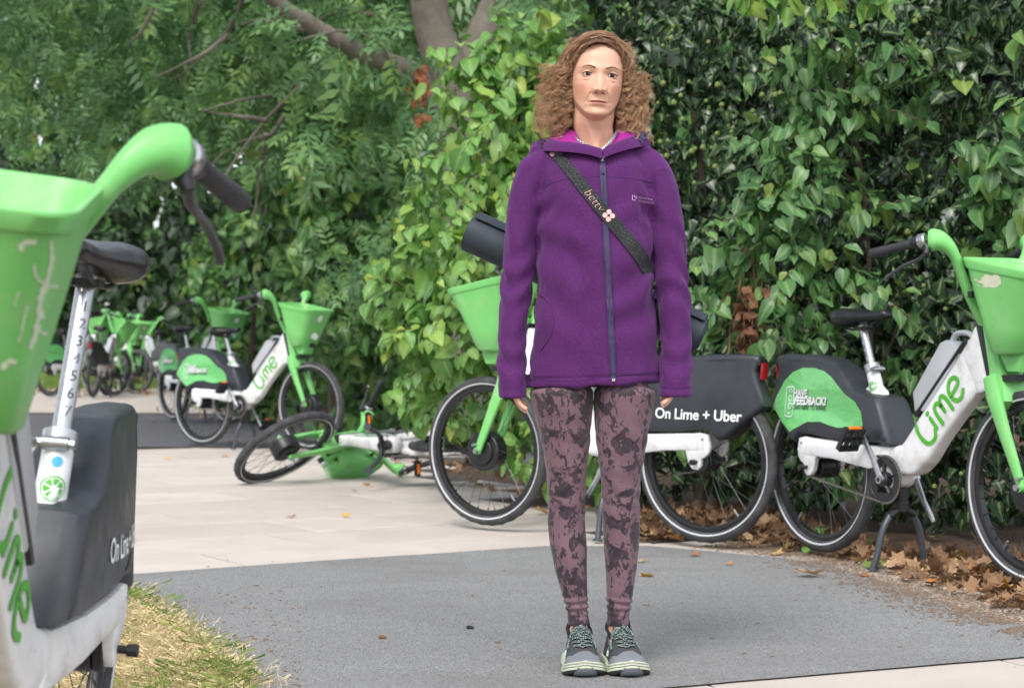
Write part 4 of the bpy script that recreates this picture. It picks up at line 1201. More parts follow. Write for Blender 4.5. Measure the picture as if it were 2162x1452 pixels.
# --- big heart-shaped leaves in front of the ivy, over the near right bicycle
SPL = [(1640, 140, 8.2, -.8, .2, 90), (1600, 300, 8.1, -.9, -.2, 100), (1560, 450, 8.1, -.9, .2, 90), (1520, 520, 8.2, -.8, .3, 80), (1540, 620, 8.2, -.8, .5, 80), (1850, 430, 8.1, .8, -.3, 90), (1880, 230, 8.1, .9, .2, 90), (1980, 140, 8.1, .8, .3, 80), (1720, 380, 8.0, -.5, .6, 100), (1680, 560, 8.0, -.6, .6, 100), (1800, 560, 8.0, .5, .6, 90), (1880, 640, 8.0, .7, .4, 80), (1640, 690, 8.1, -.7, .5, 80), (1760, 200, 8.1, -.4, .6, 90), (1900, 860, 8.0, .6, .3, 80), (1480, 600, 8.6, -.7, .3, 80)]
lb = [(1735, 75, 62, 8.3), (1700, 140, 52, 8.3), (1790, 120, 40, 8.3), (1895, 120, 58, 8.2), (1965, 140, 52, 8.2), (1930, 190, 46, 8.2), (1840, 200, 50, 8.2), (1720, 215, 60, 8.3), (1640, 120, 30, 8.4), (1830, 215, 60, 8.3), (1650, 285, 58, 8.2), (1760, 275, 70, 8.2), (1690, 360, 72, 8.1), (1790, 370, 50, 8.2), (1610, 400, 60, 8.2), (1650, 440, 72, 8.1), (1570, 480, 60, 8.2), (1740, 460, 62, 8.1), (1820, 440, 46, 8.2), (1660, 530, 66, 8.1), (1560, 560, 56, 8.3), (1760, 545, 56, 8.1), (1620, 620, 58, 8.2), (1520, 640, 50, 8.4), (1700, 640, 62, 8.1), (1790, 620, 50, 8.1), (1870, 610, 48, 8.1), (1660, 710, 50, 8.2), (1740, 720, 46, 8.1), (1930, 770, 46, 8.1), (1890, 850, 44, 8.2), (1960, 860, 36, 8.2), (1560, 700, 44, 8.4), (1880, 960, 36, 8.1), (1640, 840, 30, 8.3), (1760, 1000, 40, 8.1), (1540, 880, 40, 8.7), (1480, 930, 44, 8.8), (1420, 840, 50, 9.0)]
plant('broad_leaved_bush', 'mid green bush with large heart-shaped leaves above the near right bicycle saddle', 'bush', px_blobs(lb), 190, .078, HEARTS, HEARTS, L_LILAC, 'big', 23, sprays=SPL, upb=.42, tipdown=.75, shell=.25, back=-.6, cull=.3,
      stems=[([at(1835, 1000, 8.5), at(1840, 700, 8.45), at(1825, 400, 8.4), at(1785, 190, 8.35), at(1750, 60, 8.3)], .012, .005), ([at(1825, 400, 8.4), at(1740, 330, 8.35), at(1640, 300, 8.25)], .006, .003), ([at(1835, 640, 8.4), at(1730, 520, 8.3), at(1600, 455, 8.2), at(1530, 455, 8.2)], .007, .003), ([at(1785, 190, 8.35), at(1880, 130, 8.2), at(1960, 120, 8.2)], .006, .003), ([at(1840, 700, 8.45), at(1740, 640, 8.3), at(1600, 600, 8.3)], .006, .003), ([at(1840, 800, 8.45), at(1890, 700, 8.3), at(1900, 590, 8.1)], .005, .003)])
eb = [(2060, 320, 40, 7.6), (2110, 360, 52, 7.5), (2150, 300, 50, 7.4), (2140, 420, 52, 7.5), (2090, 440, 40, 7.5), (2150, 500, 46, 7.4), (2100, 520, 34, 7.5), (2190, 400, 70, 7.3), (2160, 230, 40, 7.5), (2170, 90, 36, 7.4), (2010, 330, 24, 7.6), (2200, 550, 60, 7.3), (2230, 200, 60, 7.3)]
plant('broad_leaved_bush', 'spray of large pale green leaves at the right edge above the basket', 'bush', px_blobs(eb), 150, .095, HEARTS, HEARTS, L_LILAC, 'big', 24, upb=.4, tipdown=.8, shell=.25, back=-.6, cull=.3,
      stems=[([at(2330, 800, 7.5), at(2200, 480, 7.5), at(2120, 380, 7.5), at(2040, 320, 7.6)], .008, .003), ([at(2260, 600, 7.5), at(2190, 300, 7.45), at(2160, 90, 7.4)], .008, .003)])
ob = [(1610, 8, 34, 7.9), (1660, -6, 40, 7.9), (1720, -18, 44, 7.8), (1790, 2, 36, 7.8), (1580, -25, 40, 7.9), (1750, -60, 60, 7.8), (1640, -60, 60, 7.9), (1850, -40, 50, 7.8)]
plant('overhanging_branch', 'yellow-green leaves hanging in at the top edge over the dark ivy', 'branch', px_blobs(ob), 170, .075, HEARTS, HEARTS, L_LIME, 'lime', 25, nobj=120, tipdown=1.3, shell=.25, back=-.6, margin=.6,
      stems=[([at(1950, -140, 7.9), at(1760, -50, 7.85), at(1600, -20, 7.9)], .008, .003)])
# --- hedge left of the middle
mb = []
for py in range(330, 960, 74):
    for px in range(470, 900, 76):
        if px < 560 and py < 420: continue
        d = 15.3 + max(0, 690 - px) * .028 - max(0, px - 760) * .005 + rgb.uniform(-.1, .5)
        if py > 770: d += 1.6 if px < 700 else .6
        mb.append((px + rgb.uniform(-28, 28), py + rgb.uniform(-28, 28), rgb.uniform(48, 74), d))
plant('mixed_hedge', 'mid green leafy hedge behind the side-on bicycle in the middle distance', 'hedge', px_blobs(mb), 140, .115, HEARTS, HEART_LO, L_MID, 'mid', 26, shell=.16, sprays=[(rgb.uniform(640, 820), rgb.uniform(340, 740), 15.0, rgb.uniform(-1, .3), rgb.uniform(-.3, .6), rgb.uniform(50, 90)) for _ in range(26)], upb=.3, tipdown=.7,
      stems=[([at(520, 880, 18.6), at(540, 600, 18.4), at(560, 380, 18)], .03, .015), ([at(700, 880, 16.4), at(690, 600, 16.2), at(640, 360, 16.2)], .03, .012)])
# --- dark undergrowth further back under the trees
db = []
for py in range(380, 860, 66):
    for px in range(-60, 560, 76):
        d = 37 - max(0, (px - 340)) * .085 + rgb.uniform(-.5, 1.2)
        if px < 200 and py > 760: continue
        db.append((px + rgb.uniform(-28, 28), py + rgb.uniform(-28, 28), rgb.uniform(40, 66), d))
plant('undergrowth_shrub', 'dark shady undergrowth below the ash branches beside the far bicycles', 'shrub', px_blobs(db), 30, .19, HEART_LO, HEART_LO, L_SHADE, 'dark', 27, upb=.3, tipdown=.6, margin=1.2)
# --- ash tree: trunk, limbs, canopy of compound leaves
ab = []
def spray(x0, y0, x1, y1, r, d, n):
    for k in range(n):
        t = k / max(1, n - 1); ab.append((x0 + (x1 - x0) * t + rgb.uniform(-25, 25), y0 + (y1 - y0) * t + rgb.uniform(-22, 22), r * rgb.uniform(.75, 1.2), d + rgb.uniform(-.9, .9)))
spray(-40, 30, 420, -10, 60, 17, 8); spray(60, 110, 560, 60, 60, 16.5, 8); spray(-30, 230, 260, 160, 60, 18.5, 5); spray(260, 200, 640, 120, 62, 16, 7); spray(300, 270, 620, 215, 56, 15.5, 6)
spray(500, 30, 860, 20, 56, 15, 6); spray(560, 150, 850, 110, 60, 14.6, 5); spray(600, 230, 860, 190, 60, 14.6, 5); spray(640, 310, 850, 270, 56, 14.2, 4); spray(190, 310, 330, 250, 44, 15.5, 3); spray(100, 330, 320, 360, 48, 17, 4); spray(350, 340, 560, 320, 40, 16.5, 4)
spray(880, 20, 1120, -20, 60, 14.5, 5); spray(800, 70, 900, 120, 34, 12.9, 4); spray(900, 200, 940, 330, 30, 12.8, 4); spray(620, 20, 760, 80, 34, 12.7, 4); spray(1100, 30, 1420, -10, 70, 12.5, 5); spray(-60, -90, 1400, -110, 90, 15.5, 16); spray(1020, 60, 1200, 40, 40, 14.2, 3)
trunk_stems = [([at(985, 1000, 13.7), at(985, 480, 13.7), at(975, 260, 13.7), at(955, 170, 13.7), at(920, 70, 13.7), at(890, -80, 13.6)], .21, .13), ([at(960, 190, 13.75), at(1010, 90, 13.8), at(1060, -30, 13.9), at(1090, -120, 14)], .13, .10),
               ([at(930, 230, 13.7), at(880, 150, 13.65), at(770, 112, 13.6), at(680, 62, 13.4), at(590, 5, 13.2), at(520, -70, 13)], .074, .050), ([at(860, 170, 13.6), at(800, 90, 13.5), at(730, 60, 13.3), at(600, 90, 13)], .014, .006), ([at(905, 130, 13.2), at(880, 40, 13.1), at(860, -60, 13)], .012, .008)]
for pts in ([(640, 175), (560, 250), (500, 330), (455, 400)], [(700, 120), (600, 190), (520, 205), (430, 230)], [(560, 250), (500, 240), (430, 232)], [(600, 240), (570, 280), (500, 300), (440, 350)], [(520, -20), (480, 60), (400, 140), (370, 160)], [(340, -20), (300, 60), (270, 95)], [(480, 70), (430, 110), (330, 160)], [(880, 150), (905, 60), (880, 20)], [(560, 280), (545, 400), (530, 480)], [(800, 30), (720, 20), (640, 50), (520, 20)], [(1150, -20), (1000, 60), (940, 110)], [(640, 60), (560, 40), (500, 50)], [(420, 0), (400, 80), (405, 130)], [(1000, 10), (1100, 40), (1160, 60)]):
    trunk_stems.append(([at(x, y, 14.3 + .9 * random.random()) if i else at(x, y, 14.6) for i, (x, y) in enumerate(pts)], .020, .006))
plant('ash_tree', 'tall ash tree with grey forked trunk and feathery leaves reaching over the path', 'tree', px_blobs(ab), 52, .25, PINN, PINN, L_ASH, 'ash', 28, upb=.45, tipdown=.55, shell=.3, back=-.5, cull=.35, margin=.8, stems=trunk_stems, stem_mat=BARK)
# --- young ash beside the bright shrub
sb = [(915, 260, 34, 11.2), (930, 330, 40, 11.0), (900, 400, 44, 11.0), (880, 470, 42, 10.9), (940, 250, 30, 11), (850, 500, 36, 11.2), (780, 520, 44, 12.6), (700, 560, 40, 13.4), (880, 350, 30, 11.2), (760, 600, 40, 12.8)]
plant('ash_sapling', 'slim young ash with narrow silvery leaflets left of the bright shrub', 'tree', px_blobs(sb), 75, .20, PINN, PINN, L_ASH, 'ash', 29, nobj=160, upb=.4, tipdown=.5, shell=.3, back=-.6, cull=.4,
      stems=[([at(930, 800, 11.5), at(920, 500, 11.3), at(925, 250, 11.1)], .012, .005)], stem_mat=STEM)
# --- lit trees at the far end and the wood that closes the view
fb = [(300, 600, 60, 46), (240, 620, 50, 46), (150, 640, 60, 47), (330, 560, 50, 46), (60, 640, 70, 47), (200, 700, 60, 47), (120, 560, 60, 47), (340, 650, 40, 46), (270, 690, 50, 46), (380, 640, 50, 46), (60, 560, 60, 47), (0, 600, 70, 47), (320, 740, 50, 46), (230, 770, 40, 46), (120, 740, 50, 46)]
plant('sunlit_tree', 'sunlit light green tree at the far end of the path', 'tree', px_blobs(fb), 8, .34, HEART_LO, HEART_LO, L_SUNLIT, 'far', 30, nobj=120, margin=3, stems=[([at(230, 800, 47), at(235, 700, 47), at(240, 560, 47)], .12, .06)], stem_mat=BARK)
rgw = np.random.default_rng(31); wb = []
for k in range(760):
    d = rgw.uniform(20, 50); x = rgw.uniform(-.34, .34) * d; z = rgw.uniform(1.5, 13)
    if x < -1.2 - (d - 16) * .1 and z < 3.4: continue
    if x > -1.5 and d < 18: continue
    if x < -3.4 and d < 39: continue
    if rgw.random() < .12 and z > 6: continue
    wb.append((x, d, z, rgw.uniform(1.0, 1.9)))
for k in range(330):
    d = rgw.uniform(41, 52); wb.append((rgw.uniform(-.36, .02) * d, d, rgw.uniform(.5, 14), rgw.uniform(1.3, 2.1)))
P, M, sz = leaf_cloud(wb, 6.0, .34, rgw, margin=3.0)
wood = joined('woods', HEART_LO, P, M, sz, L_MID, None, rgw)
tag(wood, 'mass of leafy trees closing the view behind the hedges', 'woods', kind='stuff')
# hedge hearts: bigger inner leaves, shade put into their colour, that stop the view through
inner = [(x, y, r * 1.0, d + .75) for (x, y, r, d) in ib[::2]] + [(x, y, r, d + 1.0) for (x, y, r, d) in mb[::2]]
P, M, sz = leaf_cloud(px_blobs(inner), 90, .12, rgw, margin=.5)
joined('hedge_interior', HEART_LO, P, M, sz, L_SHADE, hedge, rgw)
# brown dead creeper hanging beside the big leaves, orange dead leaves caught in the ash fork
dv = empty('dead_creeper'); tag(dv, 'brown withered creeper hanging beside the big-leaved bush', 'creeper')
for k in range(16):
    x, y = 1585 + random.gauss(0, 16), 590 + random.uniform(-30, 60); pts = [at(x + 3, y - 60, 8.25)]
    for q in range(5): x += random.gauss(0, 9); y += random.uniform(18, 46); pts.append(at(x, y, 8.2 + random.gauss(0, .04)))
    MB().tube(catmull(pts, 4), random.uniform(.002, .005), 5).build('stem', [DEADV], dv)
rgd = np.random.default_rng(77); n = 90
P = np.array([list(at(1592 + rgd.normal() * 20, rgd.uniform(600, 800), 8.15 + rgd.normal() * .05)) for _ in range(n)]); M = frames(rgd.normal(size=(n, 3)) - [0, 0, 1.2], rgd.normal(size=(n, 3)) + [0, -1, 0])
leaf_objects(P, M, rgd.uniform(.03, .06, n), HEARTS[1:3], DEADV, dv, rgd, 'deadleaf')
ORANGE = plain('orange_dead_leaf', lin(140, 84, 52), .8, var=.3, vscale=50)
od = empty('dead_spray'); tag(od, 'orange dead leaves hanging down the ash trunk', 'dead leaves')
n = 46; P = np.array([list(at(886 + rgd.normal() * 9, rgd.choice([rgd.uniform(128, 215), rgd.uniform(235, 258)], p=[.8, .2]), 13.4)) for _ in range(n)]); M = frames(rgd.normal(size=(n, 3)) * .6 - [0, 0, 1.2], rgd.normal(size=(n, 3)) * .5 + [0, -1, 0])
leaf_objects(P, M, rgd.uniform(.04, .065, n), HEARTS[1:3], ORANGE, od, rgd, 'orangeleaf')
# ------------------------------------------------------------------ the woman
WX, WD = .2155, 4.92
WS = FPX / WD
def wx(px): return (px - 1081) / WS - WX          # metres right of her axis
def wz(py): return CAM_H + (724 - py) / WS
def W3(x, y, z): return Vector((WX + x, WD + y, z))
def nz(p, sc, seed=0.0): return noise.noise(Vector(p) * sc + Vector((seed, seed * 1.7, -seed)))

s = NT('skin'); v = s.coord('Object')
c = s.mix(s.ramp(s.noise(v, 40, 4), [(.3, 0.0), (.75, .45)]), lin(208, 162, 138), lin(218, 174, 150))
c = s.mix(s.attr('blush', 2), c, lin(198, 122, 100))
c = s.mix(s.attr('lip', 2), c, lin(172, 98, 98))
c = s.mix(s.attr('lid', 2), c, lin(164, 112, 92))
s.set(Base_Color=c, Roughness=.46, Specular_IOR_Level=.4, Subsurface_Weight=.12, Subsurface_Scale=.006)
s.bump(s.noise(v, 500, 3), .15, .001)
SKIN = s.m
def fleece(name, c0, c1):
    s = NT(name); v = s.coord('Object')
    n = s.noise(v, 260, 4, .7); m = s.noise(v, 9, 4)
    c = s.mix(s.ramp(n, [(.3, 0.0), (.7, 1.0)]), c0, c1)
    c = s.mix(s.ramp(m, [(.35, 0.0), (.75, .25)]), c, c0)
    s.set(Base_Color=c, Roughness=.95, Specular_IOR_Level=.1, Sheen_Weight=.35, Sheen_Roughness=.4, Sheen_Tint=lin(190, 150, 210))
    s.bump(n, .5, .004); return s.m
FLEECE = fleece('purple_fleece', lin(72, 34, 82), lin(94, 49, 105))
LINING = fleece('magenta_fleece', lin(140, 26, 120), lin(166, 40, 140))
SEAM = plain('purple_stitch', lin(62, 26, 88), .9)
ZIP = plain('zip_tape', lin(48, 40, 78), .55, var=.2, vscale=300, bump=.3, bscale=500)
s = NT('tie_dye_leggings'); v = s.coord('Object')
base = s.ramp(s.noise(v, 7, 4), [(.3, lin(98, 74, 84)), (.7, lin(116, 90, 99))])
wv = s.noise(v, 20, 3, .55, .6); w2 = s.noise(s.coord('Object', (1.6, 1.6, .8)), 30, 3, .6, 1.2)
edge = s.noise(v, 130, 3, .6)
k1 = s.ramp(s.math('ADD', wv, s.math('MULTIPLY', edge, .14)), [(.585, 0.0), (.62, 1.0)]); k2 = s.ramp(s.math('ADD', w2, s.math('MULTIPLY', edge, .16)), [(.64, 0.0), (.68, .9)])
f = s.math('MAXIMUM', s.math('MULTIPLY', k1, s.ramp(s.noise(v, 40, 4, .65), [(.3, .6), (.6, 1)])), k2)
c = s.mix(f, base, lin(42, 36, 42))
s.set(Base_Color=c, Roughness=.75, Specular_IOR_Level=.25, Sheen_Weight=.15); s.bump(s.noise(v, 500, 2), .15, .001)
LEGG = s.m
MATB = plain('yoga_mat_rubber', lin(46, 56, 66), .62, var=.1, bump=.25, bscale=700)
s = NT('strap_webbing'); v = s.coord('Object')
c = s.ramp(s.voro(s.coord('Object', (1, 1, 2.0)), 260, 'F1', 1.0), [(.0, lin(176, 190, 184)), (.18, lin(84, 96, 92)), (.30, lin(26, 29, 30))])
s.set(Base_Color=c, Roughness=.8); s.bump(s.noise(v, 900, 2), .4, .002); STRAP = s.m
PINK = plain('pink_print', lin(232, 178, 176), .6)
LOGOI = plain('pale_embroidery', lin(196, 150, 196), .8)
SILVER = plain('silver_chain', lin(206, 206, 208), .22, metal=.9)
TOG = plain('cord_lock', lin(58, 50, 92), .5)
SHOEM = plain('shoe_mesh', lin(62, 64, 68), .85, var=.12, bump=.5, bscale=700)
SHOEG = plain('shoe_overlay', lin(112, 116, 122), .6)
SHOED = plain('shoe_bumper', lin(72, 76, 80), .65)
SOLE = plain('pale_midsole', lin(186, 192, 172), .6, var=.08, dirt=lin(150, 146, 130), dirt_amt=.3, dscale=30)
OUTS = plain('black_outsole', lin(34, 34, 36), .8)
MINT = plain('mint_trim', lin(176, 208, 194), .6)
s = NT('speckled_lace'); v = s.coord('Object')
s.set(Base_Color=s.ramp(s.voro(v, 420, 'F1'), [(.25, lin(176, 196, 190)), (.45, lin(60, 70, 70))]), Roughness=.85); LACE = s.m
BLACKC = plain('black_cotton', lin(22, 22, 24), .9)

# ---- head, neck and shoulders: one grid of rings
HZ = [1.20, 1.26, 1.30, 1.32, 1.340, 1.360, 1.385, 1.405, 1.416, 1.424, 1.431, 1.440, 1.450, 1.466, 1.489, 1.512, 1.536, 1.560, 1.588, 1.608, 1.622, 1.632, 1.636]
HA = [.145, .140, .115, .085, .062, .054, .0515, .0515, .0520, .053, .0540, .056, .0575, .0605, .064, .0665, .0675, .0680, .0650, .0575, .0440, .0220, .002]
HF = [.095, .088, .072, .058, .050, .054, .064, .070, .0745, .0775, .0800, .0825, .0835, .0845, .0865, .0875, .0855, .0865, .0820, .0720, .0540, .0280, .002]
HB = [.085, .085, .080, .074, .066, .060, .056, .055, .056, .058, .062, .068, .074, .082, .092, .100, .106, .108, .104, .092, .070, .035, .002]
HN = [2.5, 2.4, 2.3, 2.2, 2.1, 2.0, 1.9, 1.8, 1.72, 1.68, 1.66, 1.66, 1.74, 1.85, 2.05, 2.15, 2.2, 2.2, 2.15, 2.05, 2.0, 2.0, 2.0]
def g2(x, z, cx, cz, sx, sz_): return math.exp(-((x - cx) / sx) ** 2 / 2 - ((z - cz) / sz_) ** 2 / 2)
def seg_d(x, z, a, b):
    ax, az = a; bx, bz = b; dx, dz = bx - ax, bz - az; t = max(0, min(1, ((x - ax) * dx + (z - az) * dz) / (dx * dx + dz * dz)))
    return math.hypot(x - ax - t * dx, z - az - t * dz), t
EYX, EYZ = .0315, 1.5365
def face_disp(x, z):
    """outward relief of the face front (positive = towards the viewer)"""
    ax = abs(x); d = 0.0
    # nose
    if 1.478 < z < 1.56:
        t = (1.553 - z) / (1.553 - 1.4965)
        zb = 1.4945 - .0030 * math.exp(-(x / .0038) ** 2) + .0022 * math.exp(-((ax - .0085) / .0040) ** 2) - .0030 * math.exp(-((ax - .0160) / .0045) ** 2)
        if z > zb:
            t = max(0, t); p = .0025 + .0172 * t ** 1.35; sg = .0066 + .0030 * t
        else:
            q = (zb - z) / .0080; p = .0197 * max(0, 1 - q ** 1.6) ; sg = .0102
        d += p * math.exp(-(x / sg) ** 2 / 2) * min(1, max(0, (1.56 - z) / .01))
    d += .0085 * g2(ax, z, .0140, 1.4960, .0042, .0050) + .0038 * g2(x, z, 0, 1.4995, .0070, .0060)
    d -= .0030 * g2(ax, z, .0205, 1.4945, .0022, .0055)
    # sockets, brow, lids
    d -= .0085 * g2(ax, z, .029, EYZ + .001, .0135, .0085)
    d += .0042 * g2(ax, z, .028, 1.5535, .018, .0052)
    d += .0030 * g2(ax, z, .033, EYZ + .0078, .0125, .0026)       # upper lid fold
    d += .0036 * g2(ax, z, .031, EYZ - .0125, .0125, .0040)       # bag
    q, t = seg_d(ax, z, (.0150, 1.5285), (.030, 1.5175)); d -= .0026 * math.exp(-(q / .0019) ** 2) * math.sin(math.pi * (.15 + .85 * t))
    q, t = seg_d(ax, z, (.030, 1.5175), (.043, 1.5205)); d -= .0022 * math.exp(-(q / .0019) ** 2) * math.sin(math.pi * (.05 + .9 * t))
    # cheeks and folds
    d += .0045 * g2(ax, z, .043, 1.508, .014, .012)
    d += .0030 * g2(ax, z, .030, 1.487, .009, .012)
    q, t = seg_d(ax, z, (.0185, 1.4935), (.0305, 1.4640)); d -= .0042 * math.exp(-(q / .0027) ** 2) * (1 - t) ** .5 * min(1, .3 + t * 4)
    q, t = seg_d(ax, z, (.0275, 1.4610), (.0310, 1.4420)); d -= .0024 * math.exp(-(q / .0026) ** 2) * math.sin(math.pi * (.1 + .85 * t))
    d += .0028 * g2(ax, z, .041, 1.452, .009, .009)               # jowl
    # mouth
    m = math.exp(-(x / .0195) ** 4)
    zl = 1.4665 - .0016 * (ax / .024) ** 2
    d += .0058 * m * math.exp(-((z - 1.4695) / .0034) ** 2) + .0058 * m * math.exp(-((z - 1.4615) / .0036) ** 2)
    d -= .0042 * math.exp(-(x / .0215) ** 6) * math.exp(-((z - zl) / .0012) ** 2)
    d -= .0022 * g2(ax, z, .0258, 1.4645, .003, .0035)
    d += .0030 * g2(x, z, 0, 1.478, .016, .006) - .0012 * g2(x, z, 0, 1.4775, .0025, .006)
    d -= .0036 * g2(x, z, 0, 1.4515, .018, .0040)
    d += .0062 * g2(x, z, 0, 1.4385, .0165, .0085)
    # forehead lines, frown
    d -= .0009 * g2(ax, z, .0075, 1.556, .0012, .006)
    return d
HEADC = Vector((0, -.018, 1.50))
Mhead = Matrix.Translation(HEADC + Vector((0, 0, -.0070))) @ Matrix.Rotation(R(4.0), 4, 'Y') @ Matrix.Rotation(R(4.5), 4, 'Z') @ Matrix.Rotation(R(1.0), 4, 'X') @ Matrix.Translation(-HEADC)
def hp(p):
    """head posture: blends in above the neck"""
    p = Vector(p); k = max(0.0, min(1.0, (p.z - 1.37) / .05)); k = k * k * (3 - 2 * k)
    return p.lerp(Mhead @ p, k)
def sstep(t):
    t = max(0.0, min(1.0, t)); return t * t * (3 - 2 * t)
def head_pt(ang, z, raw=False):
    a, f, b, n = (interp(HZ, T_, z) for T_ in (HA, HF, HB, HN))
    sx, cy = math.sin(ang), math.cos(ang)
    e = 2 / n if cy > 0 else 1.0
    x = a * math.copysign(abs(sx) ** e, sx); y = -(f * abs(cy) ** e) if cy > 0 else b * abs(cy)
    wgt = max(0.0, min(1.0, (cy - .15) / .35))
    if z > 1.40 and wgt > 0: y -= face_disp(x, z) * wgt
    if cy > 0 and 1.335 < z < 1.50:
        zj = 1.4285 + .034 * min(1.5, abs(x) / .052) ** 2.4
        k = max(0.0, min(1.0, (z - (zj - .0065)) / .0125)); k = k * k * (3 - 2 * k)
        nk_ = interp([1.335, 1.36, 1.40, 1.43, 1.50], [.046, .041, .041, .046, .05], z); yn = -nk_ * math.sqrt(max(0, 1 - (x / .0545) ** 2)) * min(1, cy * 3)
        yn -= .004 * math.exp(-((abs(x) - .020 - (1.41 - z) * -.25) / .008) ** 2)          # neck cords
        y = yn + (y - yn) * k
    return Vector((x, y - .018 * sstep((z - 1.335) / .105), z))
angs = []
for i in range(150): angs.append(-1.50 + 3.0 * i / 149)
for i in range(1, 60): angs.append(1.50 + (2 * math.pi - 3.0) * i / 60)
zs_ = list(np.linspace(1.20, 1.40, 22)) + list(np.linspace(1.403, 1.575, 150)) + [1.58, 1.588, 1.596, 1.604, 1.611, 1.617, 1.622, 1.627, 1.631, 1.634, 1.636]
V, lipA, blA, lidA = [], [], [], []
for z in zs_:
    for a in angs:
        p = head_pt(a, z); V.append(W3(*hp(p)))
        front = math.cos(a) > .2 and z > 1.40; ax = abs(p.x)
        zl = 1.4665 - .0016 * (ax / .024) ** 2
        up = .0052 * (1 - (ax / .0235) ** 2) + .0008 * math.cos(ax * 420); lo = .0062 * (1 - (ax / .0225) ** 2)
        L_ = 0.0
        if front and ax < .0235: L_ = max(0, min(1, (zl + up - z) / .0012 + .5)) * max(0, min(1, (z - zl + lo) / .0012 + .5))
        lipA.append(L_ * .85 if front else 0)
        blA.append(front * .7 * (.55 * g2(ax, z, .044, 1.500, .014, .013) + .45 * g2(p.x, z, 0, 1.497, .010, .008) + .25 * g2(p.x, z, 0, 1.437, .02, .01)))
        lidA.append(front * min(.6, .6 * g2(ax, z, .031, EYZ + .004, .013, .006) + .35 * g2(ax, z, .030, EYZ - .012, .012, .004)))
na = len(angs); nzr = len(zs_)
Fh = [(j * na + i, j * na + (i + 1) % na, (j + 1) * na + (i + 1) % na, (j + 1) * na + i) for j in range(nzr - 1) for i in range(na)]
body = MB(); body.add(V, Fh)
nhead = len(V)
# arms, hands and legs inside the clothes belong to the same body
LEGS = {-1: [(790, 1112, 1256), (812, 1114, 1253), (850, 1123, 1252), (900, 1136, 1247), (950, 1147, 1243), (1000, 1155, 1238), (1050, 1157, 1236), (1100, 1157, 1236), (1150, 1161, 1239), (1200, 1172, 1240), (1250, 1186, 1241), (1290, 1198, 1242), (1316, 1201, 1243)],
        1: [(790, 1252, 1392), (812, 1254, 1390), (850, 1254, 1380), (900, 1255, 1370), (950, 1262, 1362), (1000, 1268, 1353), (1050, 1271, 1352), (1100, 1273, 1352), (1150, 1275, 1350), (1200, 1280, 1345), (1250, 1281, 1337), (1290, 1282, 1331), (1316, 1283, 1329)]}
def leg_row(side, z):
    L = LEGS[side]; zz = [wz(q[0]) for q in L][::-1]; l = interp(zz, [wx(q[1]) for q in L][::-1], z); r = interp(zz, [wx(q[2]) for q in L][::-1], z)
    cx_ = (l + r) / 2; hw = (r - l) / 2
    hd = hw * interp([.1, .2, .35, .45, .52, .6, .75], [1.12, 1.15, 1.18, 1.08, 1.08, 1.10, 1.15], z)
    cy_ = interp([.1, .2, .35, .45, .52, .7], [.020, .018, .022, .004, -.004, 0], z)
    return cx_, cy_, hw, hd
for sd in (-1, 1):
    rings = []
    for z in np.linspace(.05, .695, 24):
        cx_, cy_, hw, hd = leg_row(sd, max(.115, z)); k = .90
        rings.append([W3(cx_ + hw * k * math.cos(a), cy_ + hd * k * math.sin(a), z) for a in np.linspace(0, 2 * math.pi, 20, endpoint=False)])
    body.loft(rings)
SLEEVE = {-1: [(1.312, -.120, .004, .046, .060), (1.285, -.150, .002, .053, .066), (1.24, -.168, .002, .051, .064), (1.177, -.186, .0, .043, .060), (1.10, -.194, -.002, .042, .058), (1.04, -.198, -.004, .041, .056), (.95, -.207, -.012, .039, .052), (.87, -.2150, -.018, .0365, .048), (.78, -.2160, -.024, .0365, .046), (.7035, -.2135, -.030, .0370, .046)],
          1: [(1.312, .118, .004, .046, .060), (1.285, .146, .002, .053, .066), (1.24, .165, .002, .051, .064), (1.177, .184, .0, .043, .060), (1.10, .192, -.002, .043, .058), (1.04, .1970, -.004, .042, .056), (.95, .2040, -.012, .041, .052), (.87, .2090, -.018, .041, .048), (.78, .2085, -.024, .0405, .046), (.708, .2065, -.030, .0405, .046)]}
